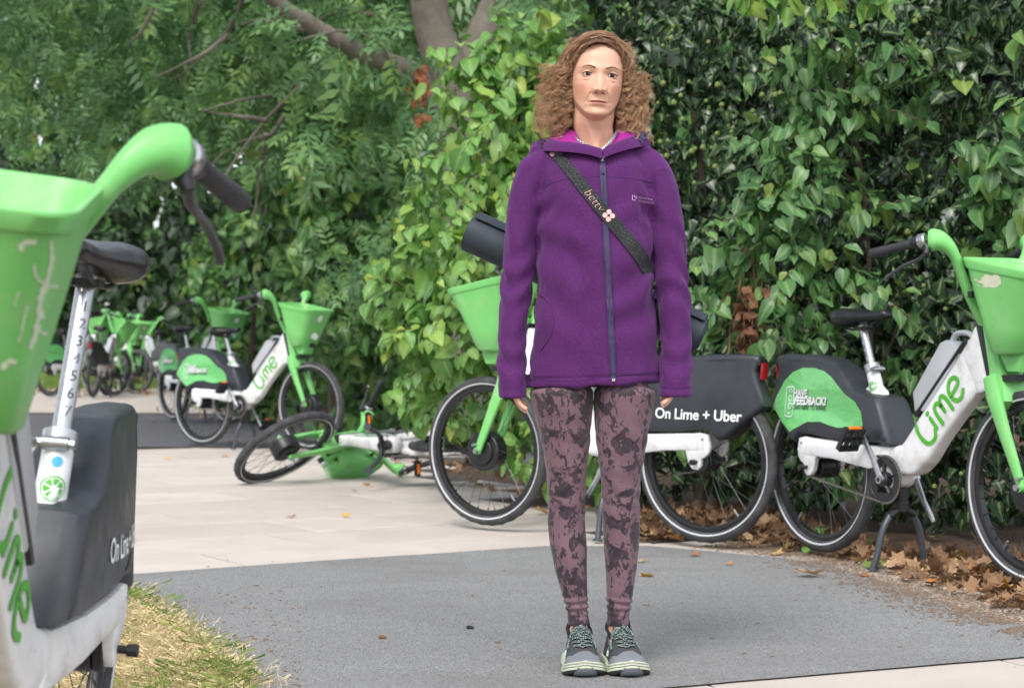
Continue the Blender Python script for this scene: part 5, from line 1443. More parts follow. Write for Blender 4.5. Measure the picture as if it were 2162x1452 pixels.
for sd in (-1, 1):
    rings = []
    for (z, x, y, rx, ry) in SLEEVE[sd]:
        k = .72; rings.append([W3(x + rx * k * math.cos(a), y + ry * k * math.sin(a), z) for a in np.linspace(0, 2 * math.pi, 16, endpoint=False)])
    body.loft(rings)
    # hand: palm and five bent fingers, nearly all drawn up into the sleeve
    cx_ = SLEEVE[sd][-1][1]; z0 = SLEEVE[sd][-1][0]; y0 = -.028
    dz = {-1: .030, 1: .040}[sd]
    pal = [(z0 + .10 + dz, .021, .024), (z0 + .07 + dz, .016, .030), (z0 + .035 + dz, .014, .034), (z0 + .0 + dz, .013, .034), (z0 - .012 + dz, .010, .030)]
    body.loft([[W3(cx_ - sd * .004 + rx * math.cos(a), y0 + ry * math.sin(a), z) for a in np.linspace(0, 2 * math.pi, 14, endpoint=False)] for (z, rx, ry) in pal])
    for fi, (oy, ln, rr) in enumerate(((-.025, .066, .0080), (-.008, .074, .0084), (.009, .068, .0080), (.024, .054, .0072))):
        b0 = W3(cx_ - sd * .004, y0 + oy, z0 + dz + .002); cu = -sd
        pts = [b0, b0 + Vector((cu * .004, oy * .03, -ln * .42)), b0 + Vector((cu * .016, oy * .02, -ln * .74)), b0 + Vector((cu * .032, 0, -ln * .92))]
        pc = catmull(pts, 4); q = np.linspace(0, 1, len(pc)); body.tube(pc, [rr * (1 - .28 * t) for t in q], 10)
    b0 = W3(cx_, y0 - .006, z0 + dz + .060)
    pc = catmull([b0, b0 + Vector((-sd * .004, -.004, -.024)), b0 + Vector((-sd * .006, -.006, -.050)), b0 + Vector((-sd * .006, -.006, -.070))], 4); body.tube(pc, [.012 - .004 * t for t in np.linspace(0, 1, len(pc))], 10)
# ears
for sd in (-1, 1):
    body.tube(catmull([W3(*hp((sd * .066, .004, 1.508))), W3(*hp((sd * .074, .010, 1.525))), W3(*hp((sd * .078, .016, 1.545))), W3(*hp((sd * .072, .004, 1.556)))], 4), [.008] * 13, 8, ry=[.014] * 13)
person = body.build('person', [SKIN], None, ang=180)
for nm, arr in (('lip', lipA), ('blush', blA), ('lid', lidA)):
    a_ = person.data.attributes.new(nm, 'FLOAT', 'POINT'); full = np.zeros(len(person.data.vertices), dtype=np.float32); full[:nhead] = arr; a_.data.foreach_set('value', full)
tag(person, 'woman with curly brown hair standing in a purple fleece, dark patterned leggings and trainers', 'person')

# eyes: ball surface shown through an almond opening, lashes, brows
EYEW = plain('eye_white', lin(196, 182, 174), .35, var=.03, spec=.3); IRIS = plain('iris_brown', lin(50, 32, 24), .5, spec=.2); PUP = plain('pupil', lin(8, 7, 7), .4, spec=.2); LASH = plain('lash_dark', lin(26, 20, 20), .7); BROW = plain('brow_brown', lin(98, 62, 46), .85)
for sd in (-1, 1):
    ex = sd * EYX; hwid = .0135
    yb = min(head_pt(math.atan2(ex + dx, .08), EYZ).y for dx in (-.004, 0, .004))
    def ball(u, w):
        """u,w: offsets in metres on the eye front"""
        rr = u * u + w * w; return W3(*hp((ex + u, yb - .0022 + 9.5 * rr * .9 + .004 * (u * sd / hwid) ** 2 * (1 if u * sd > 0 else 0), EYZ + w)))
    upc = lambda t: .0056 * (1 - abs(t) ** 2.2) - .0012 * t * -sd * 0 + .0004
    loc = lambda t: -.0046 * (1 - abs(t) ** 2.0)
    m = MB(); g = []
    for i in range(17):
        t = -1 + 2 * i / 16; g.append([ball(t * hwid, loc(t) + (upc(t) - loc(t)) * j / 8 - .0002) for j in range(9)])
    m.add([p for r_ in g for p in r_], [(i * 9 + j, (i + 1) * 9 + j, (i + 1) * 9 + j + 1, i * 9 + j + 1) for i in range(16) for j in range(8)])
    eye = m.build('eye', [EYEW], person, ang=180)
    for nm, rad, mt, off in (('iris', .0060, IRIS, .0005), ('pupil', .0027, PUP, .0008)):
        m = MB(); cu = .0006; V_ = [ball(cu, .0005) + Vector((0, -off, 0))]
        for k in range(20):
            a = 2 * math.pi * k / 20; w_ = .0005 + rad * math.sin(a); w_ = max(loc(cu / hwid) + .0002, min(upc(cu / hwid) - .0006, w_)); V_.append(ball(cu + rad * math.cos(a), w_) + Vector((0, -off, 0)))
        m.add(V_, [(0, 1 + k, 1 + (k + 1) % 20) for k in range(20)]).build(nm, [mt], eye, ang=180)
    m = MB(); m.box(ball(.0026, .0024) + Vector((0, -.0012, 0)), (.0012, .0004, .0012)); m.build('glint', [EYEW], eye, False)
    upp = [ball(t * hwid, upc(t)) + Vector((0, -.0012, 0)) for t in np.linspace(-1.04, 1.04, 15)]
    lop = [ball(t * hwid, loc(t)) + Vector((0, -.0008, 0)) for t in np.linspace(-1.0, 1.0, 15)]
    MB().tube(upp, [.0010 + .0005 * math.sin(math.pi * k / 14) for k in range(15)], 6).tube(lop, [.0006 + .0003 * math.sin(math.pi * k / 14) for k in range(15)], 6).build('eyelashes', [LASH], person)
    lid = [ball(t * hwid, upc(t) + .0016) + Vector((0, -.0006, 0)) for t in np.linspace(-1.1, 1.1, 15)]
    lid2 = [ball(t * hwid, loc(t) - .0012) + Vector((0, .0002, 0)) for t in np.linspace(-1.05, 1.05, 15)]
    lm = MB().tube(lid, [.0016 + .0012 * math.sin(math.pi * k / 14) for k in range(15)], 8).tube(lid2, [.0012 + .0006 * math.sin(math.pi * k / 14) for k in range(15)], 8).build('eyelids', [SKIN], person, ang=180)
    bm_ = MB()
    for k in range(60):
        t = k / 59; bx = sd * (.0135 + .031 * t); bz = 1.5515 + .0068 * math.sin(math.pi * min(1, t * 1.15) * .62) - .0048 * max(0, t - .55) / .45 + random.uniform(-.0011, .0011) * (1.2 - t)
        a = math.atan2(bx, .075); p0 = head_pt(a, bz); p0.x = bx
        p0.y -= .0006; d_ = Vector((sd * .005, 0, .0018 * (1 - 2 * t)))
        p1 = p0 + d_; bm_.tube([W3(*hp(p0)), W3(*hp(p1 + Vector((0, .0004 + .0012 * t, 0))))], [.00065 * (1.25 - .6 * t), .0003], 4)
    bm_.build('eyebrow', [BROW], person)
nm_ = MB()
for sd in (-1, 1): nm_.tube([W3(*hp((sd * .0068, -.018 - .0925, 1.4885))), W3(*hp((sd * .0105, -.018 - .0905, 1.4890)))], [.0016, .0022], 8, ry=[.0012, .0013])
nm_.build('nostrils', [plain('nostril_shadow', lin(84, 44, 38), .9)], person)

# ---- fleece jacket: body, sleeves and hood blended into one surface
TZ = [.735, .76, .80, .90, 1.0, 1.08, 1.16, 1.22, 1.26, 1.295, 1.322, 1.344, 1.358]
TA = [.168, .168, .163, .154, .149, .147, .148, .150, .152, .150, .130, .102, .080]
TF = [.098, .100, .104, .112, .119, .124, .126, .122, .116, .106, .092, .078, .066]
TB = [.098, .100, .104, .106, .104, .104, .106, .108, .108, .104, .098, .090, .080]
TC = [-.0045, -.0045, -.004, -.002, 0, 0, 0, 0, 0, 0, 0, 0, 0]
jm = MB(); rings = []
for z in list(np.linspace(.735, 1.358, 48)):
    a, f, b, c0 = (interp(TZ, T_, z) for T_ in (TA, TF, TB, TC)); ring = []
    for k in range(72):
        t = 2 * math.pi * k / 72; cx_, sy_ = math.cos(t), math.sin(t); e = 2 / 2.35
        x = c0 + a * math.copysign(abs(cx_) ** e, cx_); y = (b if sy_ > 0 else f) * math.copysign(abs(sy_) ** e, sy_)
        zz = z
        if z < .76: zz += .012 * (x / .17) * .5 + (.004 if x > .04 else 0)        # hem hangs a little lower on one side
        ring.append(W3(x, y, zz))
    rings.append(ring)
jm.loft(rings)
for sd in (-1, 1):
    rings = []; S_ = SLEEVE[sd]; zz = [q[0] for q in S_][::-1]
    P_ = [Vector((q[1], q[2], q[0])) for q in S_]
    P_ = [Vector((sd * .07, .006, 1.325))] + P_; rx_ = [.030] + [q[3] for q in S_]; ry_ = [.052] + [q[4] for q in S_]
    pc = catmull(P_, 5); kk = np.linspace(0, 1, len(P_)); q = np.linspace(0, 1, len(pc))
    jm.tube([W3(*p) for p in pc], [interp(kk, rx_, t) for t in q], 28, up=(0, 1, 0), ry=[interp(kk, ry_, t) for t in q]) if False else None
    for i, p in enumerate(pc):
        t = pc[min(i + 1, len(pc) - 1)] - pc[max(i - 1, 0)]; t.normalize(); sdv = Vector((0, 1, 0)).cross(t).normalized(); fw = Vector((0, 1, 0))
        a, b = interp(kk, rx_, q[i]), interp(kk, ry_, q[i])
        rings.append([W3(*(p + sdv * (a * math.cos(u)) + fw * (b * math.sin(u)))) for u in np.linspace(0, 2 * math.pi, 28, endpoint=False)])
    jm.loft(rings)
# hood lying on the shoulders behind the neck
hd = catmull([(-.150, -.020, 1.336), (-.142, .030, 1.350), (-.10, .075, 1.365), (-.04, .10, 1.372), (.04, .10, 1.374), (.095, .070, 1.368), (.122, .020, 1.362), (.105, -.025, 1.352)], 5)
jm.tube([W3(*p) for p in hd], [.020 + .012 * math.sin(math.pi * k / (len(hd) - 1)) for k in range(len(hd))], 14)
tmp = jm.build('jacket_tmp', [FLEECE]); md = tmp.modifiers.new('r', 'REMESH'); md.mode = 'VOXEL'; md.voxel_size = .0042; md.use_smooth_shade = True
ms_ = tmp.modifiers.new('s', 'SMOOTH'); ms_.iterations = 5; ms_.factor = .5
dg = bpy.context.evaluated_depsgraph_get(); jme = bpy.data.meshes.new_from_object(tmp.evaluated_get(dg)); jme.name = 'fleece_jacket'
bpy.data.objects.remove(tmp)
bm = bmesh.new(); bm.from_mesh(jme)
def vneck(x, z): return z > 1.333 + .0 and False
rem = []
for f_ in bm.faces:
    c_ = f_.calc_center_median(); x, y, z = c_.x - WX, c_.y - WD, c_.z
    lim = 1.3290 + .36 * abs(x - .014) ** 1.12
    if (y < -.01 and z > lim and abs(x) < .095) or (z > 1.350 and x * x / .0049 + (y - .0) ** 2 / .0042 < 1): rem.append(f_)
bmesh.ops.delete(bm, geom=rem, context='FACES')
def fold(p):
    x, y, z = p.x - WX, p.y - WD, p.z; h = 0.0
    slv = max(0, min(1, (abs(x) - .150) / .02)) * (1 if z < 1.29 else 0)
    bod = 1 - slv; sd = 1 if x > 0 else -1
    # body: soft vertical drapes and pull lines from the strap and the zip
    h += bod * .0042 * nz((x * 1.6, y * .8, z * .42), 13, 2.0) * min(1, max(0, (1.30 - z) / .1))
    h += bod * .0022 * nz((x, y, z * .7), 24, 5.0)
    d1 = (x * .60 + (z - 1.02) * .80) if x < .03 else (x * -.5 + (z - 1.0) * .86)
    h += bod * .0026 * math.sin(d1 * 62 + 2 * nz((x, y, z), 8, 1)) * math.exp(-((z - 1.02) / .20) ** 2) * max(0, min(1, (abs(x) - .02) / .03))
    h += bod * .0036 * math.exp(-((abs(x) - .125) / .020) ** 2) * math.sin((z - .75) * 9) 
    # sleeves: slanting creases round the elbow and along the arm
    h += slv * (.0030 * nz((x * .8, y, z * .75), 19, 7.0 + sd) + .0034 * math.sin((z + sd * y * 1.1 + .5 * (x * sd)) * 74 + 2.5 * nz((x, y, z), 9, 3)) * math.exp(-((z - 1.02) / .11) ** 2) + .0022 * math.sin((z * 1.0 - y * .8) * 95) * math.exp(-((z - .80) / .07) ** 2))
    h += .0024 * math.exp(-((z - .7405) / .004) ** 2) * bod * 0
    # cuffs and hem: a stitched band
    if abs(x) > .165 and z < .742: h += -.0014 * math.exp(-((z - .7265) / .0022) ** 2)
    if abs(x) < .18 and z < .80: h += -.0018 * math.exp(-((z - (.758 + .035 * x)) / .0024) ** 2)
    # pull towards armpits
    h += .0030 * math.sin(((z - 1.24) * 1.0 + abs(x) * .9) * 80) * math.exp(-((abs(x) - .135) / .025) ** 2 - ((z - 1.20) / .05) ** 2)
    return h
bm.normal_update()
for v_ in bm.verts: v_.co += v_.normal * ((1.35 if abs(v_.co.x - WX) > .16 else 2.0) * fold(v_.co))
bmesh.ops.recalc_face_normals(bm, faces=bm.faces); bm.to_mesh(jme); bm.free(); jme.shade_smooth()
jme.materials.clear(); jacket = link_obj('fleece_jacket', jme, person, FLEECE)
jb = bvh_of(jacket)
def onj(px, py, off=.001, back=False):
    """point on the front of the jacket under photograph pixel (px,py) taken at her distance"""
    o_ = Vector(((px - 1081) / WS, WD - .6, wz(py))); hit = jb.ray_cast(o_, Vector((0, 1, 0)), 2)
    if hit[0] is None: return None
    return hit[0] + Vector((0, -off, 0))
def seam(pts, r=.0011, m_=SEAM, name='seam', off=.0, k=7, par=None):
    P_ = [onj(p.x, p.y, off) for p in catmull([(a_[0], a_[1], 0) for a_ in pts], k)]; P_ = [p for p in P_ if p is not None]
    return MB().tube(P_, r, 6).build(name, [m_], par or jacket)
seam([(1146, 398), (1165, 388), (1200, 381), (1262, 377)]); seam([(1278, 377), (1330, 380), (1382, 386)])
seam([(1144, 560), (1140, 500), (1138, 440), (1146, 400), (1150, 360), (1148, 325)]); seam([(1378, 560), (1384, 480), (1384, 420), (1380, 380), (1378, 340)])
seam([(1139, 618), (1156, 632), (1166, 668), (1160, 705), (1139, 738)], .0028, FLEECE, 'pocket_edge'); seam([(1386, 600), (1378, 632), (1382, 680), (1396, 716)], .0028, FLEECE, 'pocket_edge')
seam([(1116, 797), (1200, 798), (1284, 790)], .0010); seam([(1296, 787), (1350, 783), (1390, 779)], .0010)
seam([(1054, 818), (1080, 820), (1110, 820)], .0009); seam([(1394, 812), (1425, 814), (1456, 811)], .0009)
seam([(1139, 740), (1138, 770), (1136, 796)], .0008)
# zip
zp = [(1267, 330), (1270, 400), (1275, 500), (1280, 600), (1285.5, 700), (1291, 795)]
zc = catmull([(a_[0], a_[1], 0) for a_ in zp], 14)
def band(cpts, w, off, th=.0012):
    m = MB(); rings = []
    for p in cpts:
        l, r_ = onj(p.x - w / 2, p.y, off), onj(p.x + w / 2, p.y, off)
        if l is None or r_ is None: continue
        y = min(l.y, r_.y); rings.append([Vector((l.x, y, l.z)), Vector((l.x, y - th, l.z)), Vector((r_.x, y - th, r_.z)), Vector((r_.x, y, r_.z))])
    return m.loft(rings)
zp_o = band(zc, 11.5, .0008).build('zip', [ZIP], jacket, False)
tm = MB()
for i in range(150):
    t = i / 149 * (len(zc) - 1); a_ = zc[int(t)]; b_ = zc[min(int(t) + 1, len(zc) - 1)]; p = a_.lerp(b_, t - int(t)); q = onj(p.x, p.y, .003)
    if q is not None: tm.box(q, (.0050, .002, .0022))
tm.build('zip_teeth', [plain('zip_teeth', lin(66, 60, 98), .45)], zp_o, False)
seam([(p.x - 9.5, p.y, 0)[:2] for p in zc[2::8]], .0008); seam([(p.x + 9.5, p.y, 0)[:2] for p in zc[2::8]], .0008)
q0 = onj(1268, 332, .004); q1 = onj(1268, 372, .007)
MB().tube([q0, q0 + Vector((0, -.003, -.012))], .0045, 10, ry=.003).torus_y(q0 + Vector((0, -.005, -.018)), .0055, .0013, n=16, m=6).build('zip_slider', [SILVER], zp_o)
MB().tube([q0 + Vector((0, -.004, -.024)), q1], .0042, 8, ry=.002).build('zip_pull', [ZIP], zp_o)
MB().box(onj(1291, 796, .003), (.008, .004, .007)).build('zip_box', [SILVER], zp_o, False)
# collar of the hood: purple edge outside, magenta lining inside
E_ = [(.014, -.104, 1.3335), (-.012, -.102, 1.342), (-.045, -.096, 1.349), (-.080, -.080, 1.356), (-.110, -.045, 1.363), (-.122, .0, 1.372), (-.105, .05, 1.388), (-.05, .088, 1.398), (0, .10, 1.40), (.05, .088, 1.398), (.098, .05, 1.392), (.110, .0, 1.385), (.100, -.045, 1.376), (.074, -.080, 1.364), (.046, -.097, 1.350), (.024, -.103, 1.340), (.0145, -.104, 1.3335)]
I_ = [(.012, -.075, 1.318), (-.012, -.070, 1.338), (-.036, -.052, 1.362), (-.052, -.030, 1.388), (-.064, -.010, 1.398), (-.068, .014, 1.404), (-.06, .045, 1.410), (-.03, .066, 1.412), (0, .072, 1.412), (.03, .066, 1.412), (.06, .045, 1.410), (.068, .014, 1.404), (.066, -.012, 1.400), (.056, -.034, 1.388), (.044, -.058, 1.362), (.022, -.074, 1.338), (.013, -.075, 1.318)]
O_ = [(.013, -.118, 1.312), (-.02, -.115, 1.322), (-.055, -.108, 1.328), (-.095, -.090, 1.333), (-.128, -.052, 1.338), (-.142, .0, 1.344), (-.125, .06, 1.356), (-.06, .105, 1.364), (0, .118, 1.366), (.06, .105, 1.364), (.118, .06, 1.362), (.130, .0, 1.358), (.118, -.050, 1.350), (.088, -.090, 1.340), (.058, -.108, 1.330), (.030, -.115, 1.320), (.016, -.118, 1.312)]
Ec, Ic, Oc = catmull(E_, 5), catmull(I_, 5), catmull(O_, 5)
m = MB()
rows = []
for e, i_, o in zip(Ec, Ic, Oc):
    w_ = nz(e, 30, 4) * .003
    rows.append([W3(*o), W3(*(o.lerp(e, .5) + Vector((0, -.006, .004 + w_)))), W3(*(e + Vector((0, -.004, .003 + w_)))), W3(*(e + Vector((0, .003, .004 + w_))))])
V_ = [p for r_ in rows for p in r_]; m.add(V_, [(a * 4 + b, (a + 1) * 4 + b, (a + 1) * 4 + b + 1, a * 4 + b + 1) for a in range(len(rows) - 1) for b in range(3)])
m.build('hood_edge', [FLEECE], jacket, ang=180)
m = MB(); rows = []
for e, i_ in zip(Ec, Ic):
    w_ = nz(e, 30, 4) * .003
    rows.append([W3(*(e + Vector((0, .0025, .0038 + w_)))), W3(*(e.lerp(i_, .4) + Vector((0, 0, .001 + nz(e, 45, 8) * .004)))), W3(*(e.lerp(i_, .75) + Vector((0, 0, nz(e, 45, 9) * .003)))), W3(*i_)])
V_ = [p for r_ in rows for p in r_]; m.add(V_, [(a * 4 + b, (a + 1) * 4 + b, (a + 1) * 4 + b + 1, a * 4 + b + 1) for a in range(len(rows) - 1) for b in range(3)])
m.build('hood_lining', [LINING], jacket, ang=180)
MB().tube([W3(*(e + Vector((0, -.005, -.003)))) for e in Ec[:14]], .0012, 6).build('seam', [SEAM], jacket); MB().tube([W3(*(e + Vector((0, -.005, -.003)))) for e in Ec[-14:]], .0012, 6).build('seam', [SEAM], jacket)
# black top showing inside the collar on one side
m = MB(); rows = [[W3(.046, -.062, 1.392), W3(.060, -.060, 1.384)], [W3(.040, -.066, 1.366), W3(.056, -.068, 1.362)], [W3(.028, -.078, 1.345), W3(.040, -.084, 1.345)]]
for (px, py) in ((1182, 322), (1352, 293)):
    p = onj(px, py, .006) or W3(wx(px), -.08, wz(py))
    if px > 1300: p = W3(wx(px), -.045, wz(py))
    MB().tube([p + Vector((0, .006, 0)), p + Vector((0, -.010, 0))], .008, 14).torus_y(p + Vector((.004, -.010, .006)), .0075, .0022, n=18, m=6).torus_y(p + Vector((-.003, -.008, -.006)), .0065, .0022, n=18, m=6).build('cord_lock', [TOG], jacket)
    MB().tube(catmull([p, p + Vector((.010, -.004, .010)), p + Vector((.020, .006, .018))], 4), .0022, 6).build('cord', [TOG], jacket)
# embroidered words
def on_jacket(VF, px, py, ang, name, m_, off=.0022, par=None):
    c_, s_ = math.cos(ang), math.sin(ang); x0 = (px - 1081) / WS; z0 = wz(py)
    V3, F3 = project(VF, lambda x, y: Vector((x0 + x * c_ - y * s_, WD - .6, z0 + x * s_ + y * c_)), (0, 1, 0), jb, off)
    return MB().add(V3, F3).build(name, [m_], par or jacket, False)
on_jacket(text_mesh('MOUNTAIN', .0075, -.0001), 1358, 420, R(-4), 'embroidery', LOGOI); on_jacket(text_mesh('WAREHOUSE', .0075, -.0001), 1360, 427, R(-4), 'embroidery', LOGOI)
VV, FF = [], []
for st in ([(-.005, .006), (-.005, -.006), (.004, -.006)], [(-.001, .006), (.0015, .001), (.005, .006), (.005, -.002)]):
    V_, F_ = stroke2d(st, .0018, 3); b = len(VV); VV += V_; FF += [tuple(b + i for i in f_) for f_ in F_]
on_jacket((VV, FF), 1334, 420, R(-4), 'emblem', LOGOI)

# ---- leggings
def legging(sd):
    m = MB(); rings = []
    zs2 = list(np.linspace(.112, .20, 26)) + list(np.linspace(.206, .775, 88))
    for z in zs2:
        cx_, cy_, hw, hd_ = leg_row(sd, z); ring = []; kz = 1 - .22 * max(0, min(1, (z - .720) / .014)); cx_ -= (1 - kz) * sd * hw * .5; hw *= kz; hd_ *= kz
        for k in range(56):
            t = 2 * math.pi * k / 56; x, y = cx_ + hw * math.cos(t), cy_ + hd_ * math.sin(t)
            h = .0016 * nz((x, y, z * .6), 22, sd) + .0016 * math.sin(z * 150 + 3 * math.sin(t + sd) + 4 * nz((x, y, z), 12, 2)) * math.exp(-((z - .44) / .05) ** 2)
            h += (.0030 * math.sin(z * 330 + 1.2 * math.sin(t * 1 + sd)) + .002 * nz((x, y, z), 50, 2)) * math.exp(-((z - .165) / .022) ** 2)
            h += .0012 * math.sin(z * 120 + 2 * t) * math.exp(-((z - .60) / .06) ** 2) - .0012 * math.exp(-((z - .136) / .0016) ** 2)
            if z < .136: h += .0006
            ring.append(W3(x + h * math.cos(t), y + h * math.sin(t), z))
        rings.append(ring)
    return m.loft(rings)
lg = MB()
for sd in (-1, 1): lg.loft([]) if False else None
mm = legging(-1); m2 = legging(1); mm.add(m2.v, m2.f)
mm.build('leggings', [LEGG], person, ang=180)

# ---- trainers
def trainer(sd, ax, toe_out):
    root_m = Matrix.Translation(W3(ax, .02, 0)) @ Matrix.Rotation(toe_out, 4, 'Z')
    T = lambda x, y, z: root_m @ Vector((x, y, z))
    ys_ = [.085, .075, .05, .02, -.02, -.06, -.10, -.13, -.150, -.163, -.170]
    hw = [.012, .030, .036, .037, .037, .041, .046, .046, .040, .026, .010]
    ht = [.070, .098, .108, .110, .104, .088, .066, .054, .046, .038, .030]
    m = MB(); rings = []
    for y, w, h in zip(ys_, hw, ht):
        ring = []
        for k in range(28):
            a = 2 * math.pi * k / 28; c_, s2 = math.cos(a), math.sin(a)
            x = w * math.copysign(abs(c_) ** .75, c_); z = .024 + (h - .024) * (abs(s2) ** (1.15 if y > -.05 else .8)) if s2 > 0 else .024 - .004 * abs(s2)
            if y > -.04 and s2 > 0: x *= 1 - .25 * s2
            ring.append(T(x, y, z))
        rings.append(ring)
    shoe = m.loft(rings).build('trainer', [SHOEM], person, ang=180)
    def outline(y_, grow): return [(interp(ys_[::-1], [q + grow for q in hw][::-1], y) if abs(y) < 9 else 0, y) for y in y_]
    def slab(z0, z1, g0, g1, mat_, nm, toe=0.0):
        yy = list(np.linspace(.094, -.178, 34)); rings = []
        pts_r = [(interp(ys_[::-1], hw[::-1], max(-.170, min(.085, y))), y) for y in yy]
        def lp(z, g):
            out = []
            for sgn in (1, -1):
                seq = pts_r if sgn > 0 else pts_r[::-1]
                for w, y in seq:
                    e = 1.0
                    if y < -.168: w = w * max(.1, (-.178 - y) / -.010)
                    if y > .085: w = .010
                    lift = max(0, (-.11 - y)) ** 1.5 * 1.1 + max(0, y - .06) * .12
                    out.append(T(sgn * (w + g), y - (g * .5 if y < -.1 else 0), z + lift * (1 if z < .03 else .7)))
            return out
        rings = [lp(z0, g0), lp((z0 + z1) / 2, max(g0, g1) + .0006), lp(z1, g1)]
        return MB().loft(rings).build(nm, [mat_], shoe, ang=50)
    slab(.0, .009, .006, .0085, OUTS, 'outsole'); slab(.0092, .0150, .0095, .0085, SOLE, 'midsole'); slab(.0150, .0168, .0062, .0062, OUTS, 'sole_groove'); slab(.0168, .0218, .0080, .0070, SOLE, 'midsole'); slab(.0218, .0232, .0048, .0046, OUTS, 'sole_groove'); slab(.0232, .0285, .0060, .002, SOLE, 'midsole')
    bv = bvh_of(shoe)
    def patch(poly, off, mat_, nm, th=.0016):
        """shape given in plan (x,y) laid over the upper from above"""
        bm = bmesh.new(); bm.faces.new([bm.verts.new((a_[0], a_[1], 0)) for a_ in poly]); bmesh.ops.triangulate(bm, faces=bm.faces)
        for ax_ in (0, 1):
            t = -.2
            while t < .1:
                bmesh.ops.bisect_plane(bm, geom=list(bm.verts) + list(bm.edges) + list(bm.faces), plane_co=(t, 0, 0) if ax_ == 0 else (0, t, 0), plane_no=(1, 0, 0) if ax_ == 0 else (0, 1, 0)); t += .006
        bm.verts.index_update(); V_ = [tuple(v_.co) for v_ in bm.verts]; F_ = [tuple(v_.index for v_ in f_.verts) for f_ in bm.faces]; bm.free()
        out, ok = [], set()
        for i, p in enumerate(V_):
            o_ = T(p[0], p[1], .3); h_ = bv.ray_cast(o_, Vector((0, 0, -1)), 1)
            if h_[0] is None or h_[0].z < .02: out.append(T(p[0], p[1], .03))
            else: out.append(h_[0] + h_[1] * off)
        MB().add(out, F_).build(nm, [mat_], shoe, ang=180)
    patch([(-.049, -.100), (-.030, -.128), (-.010, -.116), (.012, -.112), (.030, -.126), (.049, -.100), (.049, -.15), (.028, -.168), (-.028, -.168), (-.049, -.15)], .0014, SHOEG, 'toe_overlay')
    MB().loft([[T(.030 * c_, -.181 + .010 * abs(c_) ** 2, .010), T(.029 * c_, -.187 + .011 * abs(c_) ** 2, .017), T(.019 * c_, -.184 + .009 * abs(c_) ** 2, .029), T(.010 * c_, -.172 + .005 * abs(c_), .038), T(.005 * c_, -.158 + .005 * abs(c_), .044)] for c_ in np.linspace(-1, 1, 9)], False, False).build('toe_bumper', [SHOED], shoe, ang=60)
    # tongue, collar, laces
    tg = [T(0, .0, .092), T(0, -.010, .112), T(0, -.006, .128)]
    MB().tube(tg, [.026, .027, .024], 14, up=(1, 0, 0), ry=[.007, .006, .004]).build('tongue', [BLACKC], shoe)
    MB().box(T(.0, -.0155, .122), (.010, .002, .016)).build('pull_tab', [MINT], shoe, False)
    MB().tube(catmull([T(-.027, -.024, .080), T(-.0285, .0, .094), T(-.028, .03, .098), T(-.018, .068, .108), T(.0, .076, .112), T(.018, .068, .108), T(.028, .03, .098), T(.0285, .0, .094), T(.027, -.024, .080)], 5), .0055, 10).build('collar', [BLACKC], shoe)
    lc = MB()
    def onu(x, y, off=.003):
        h_ = bv.ray_cast(T(x, y, .3), Vector((0, 0, -1)), 1); return (h_[0] + Vector((0, -off * .5, off))) if h_[0] is not None else T(x, y, .06)
    for k in range(6):
        y = -.018 - .0145 * k; w = .026 - .0005 * k
        for x0, x1, dy in ((-w, w, .0), (-w, w * .2, -.010), (w, -w * .2, -.010)):
            P_ = [onu(x0 + (x1 - x0) * t, y + dy * t, .0035) for t in np.linspace(0, 1, 7)]; lc.tube(P_, .0030, 7, ry=.0020)
    for sx in (-1, 1):
        P_ = catmull([onu(0, -.020, .010), onu(sx * .020, -.030, .016), onu(sx * .034, -.060, .008), onu(sx * .036, -.088, .004)], 5); lc.tube(P_, .0028, 7, ry=.0020)
        P_ = catmull([onu(0, -.020, .010), onu(sx * .014, -.012, .018), onu(sx * .026, -.022, .014), onu(sx * .016, -.040, .009), onu(0, -.022, .009)], 5); lc.tube(P_, .0028, 7, ry=.0020)
    lc.tube([onu(-.005, -.021, .010), onu(.005, -.021, .010)], .006, 8)
    lc.build('laces', [LACE], shoe)
    for sx in (-1, 1):
        P_ = []
        for (y, z) in ((-.06, .070), (-.045, .052), (-.055, .040), (-.03, .038)):
            h_ = bv.ray_cast(T(sx * .2, y, z), root_m.to_3x3() @ Vector((-sx, 0, 0)), 1)
            if h_[0] is not None: P_.append(h_[0] + root_m.to_3x3() @ Vector((sx * .0008, 0, 0)))
        if len(P_) > 2: MB().tube(catmull(P_, 4), .0040, 8, ry=.0012).build('side_flash', [MINT], shoe)
    return shoe
trainer(-1, wx(1224), R(3)); trainer(1, wx(1309), R(7))

# ---- curly hair
hcap = MB(); rings = []
for z in list(np.linspace(1.44, 1.634, 26)):
    ring = []
    for k in range(48):
        t = 2 * math.pi * k / 48; p = head_pt(t, z); fr = max(0, math.cos(t)); g = 1.09
        q = Vector((p.x * g, (p.y + .018) * g - .018, z + .004))
        lim = 1.622 - .006 * math.sin(t)
        if math.cos(t) > .05 and z < 1.628: q = Vector((p.x * .93, (p.y + .018) * .80 - .018, z))
        ring.append(W3(*hp(q)))
    rings.append(ring)
s = NT('hair_base'); s.set(Base_Color=lin(74, 46, 32), Roughness=.7); HAIRB = s.m
s = NT('curly_hair'); hi = s.node('ShaderNodeHairInfo')
c = s.ramp(s.math('ADD', s.math('MULTIPLY', s.attr('shade', 2), .75), s.math('MULTIPLY', hi.outputs['Random'], .25)), [(0, lin(64, 44, 34)), (.35, lin(112, 80, 60)), (.7, lin(160, 120, 90)), (1, lin(210, 174, 138))])
c = s.mix(s.math('MULTIPLY', hi.outputs['Intercept'], .65), c, lin(206, 168, 130))
s.set(Base_Color=c, Roughness=.38, Specular_IOR_Level=.55); HAIR = s.m
rh = np.random.default_rng(5); strands, rads, shades = [], [], []
NPT = 46
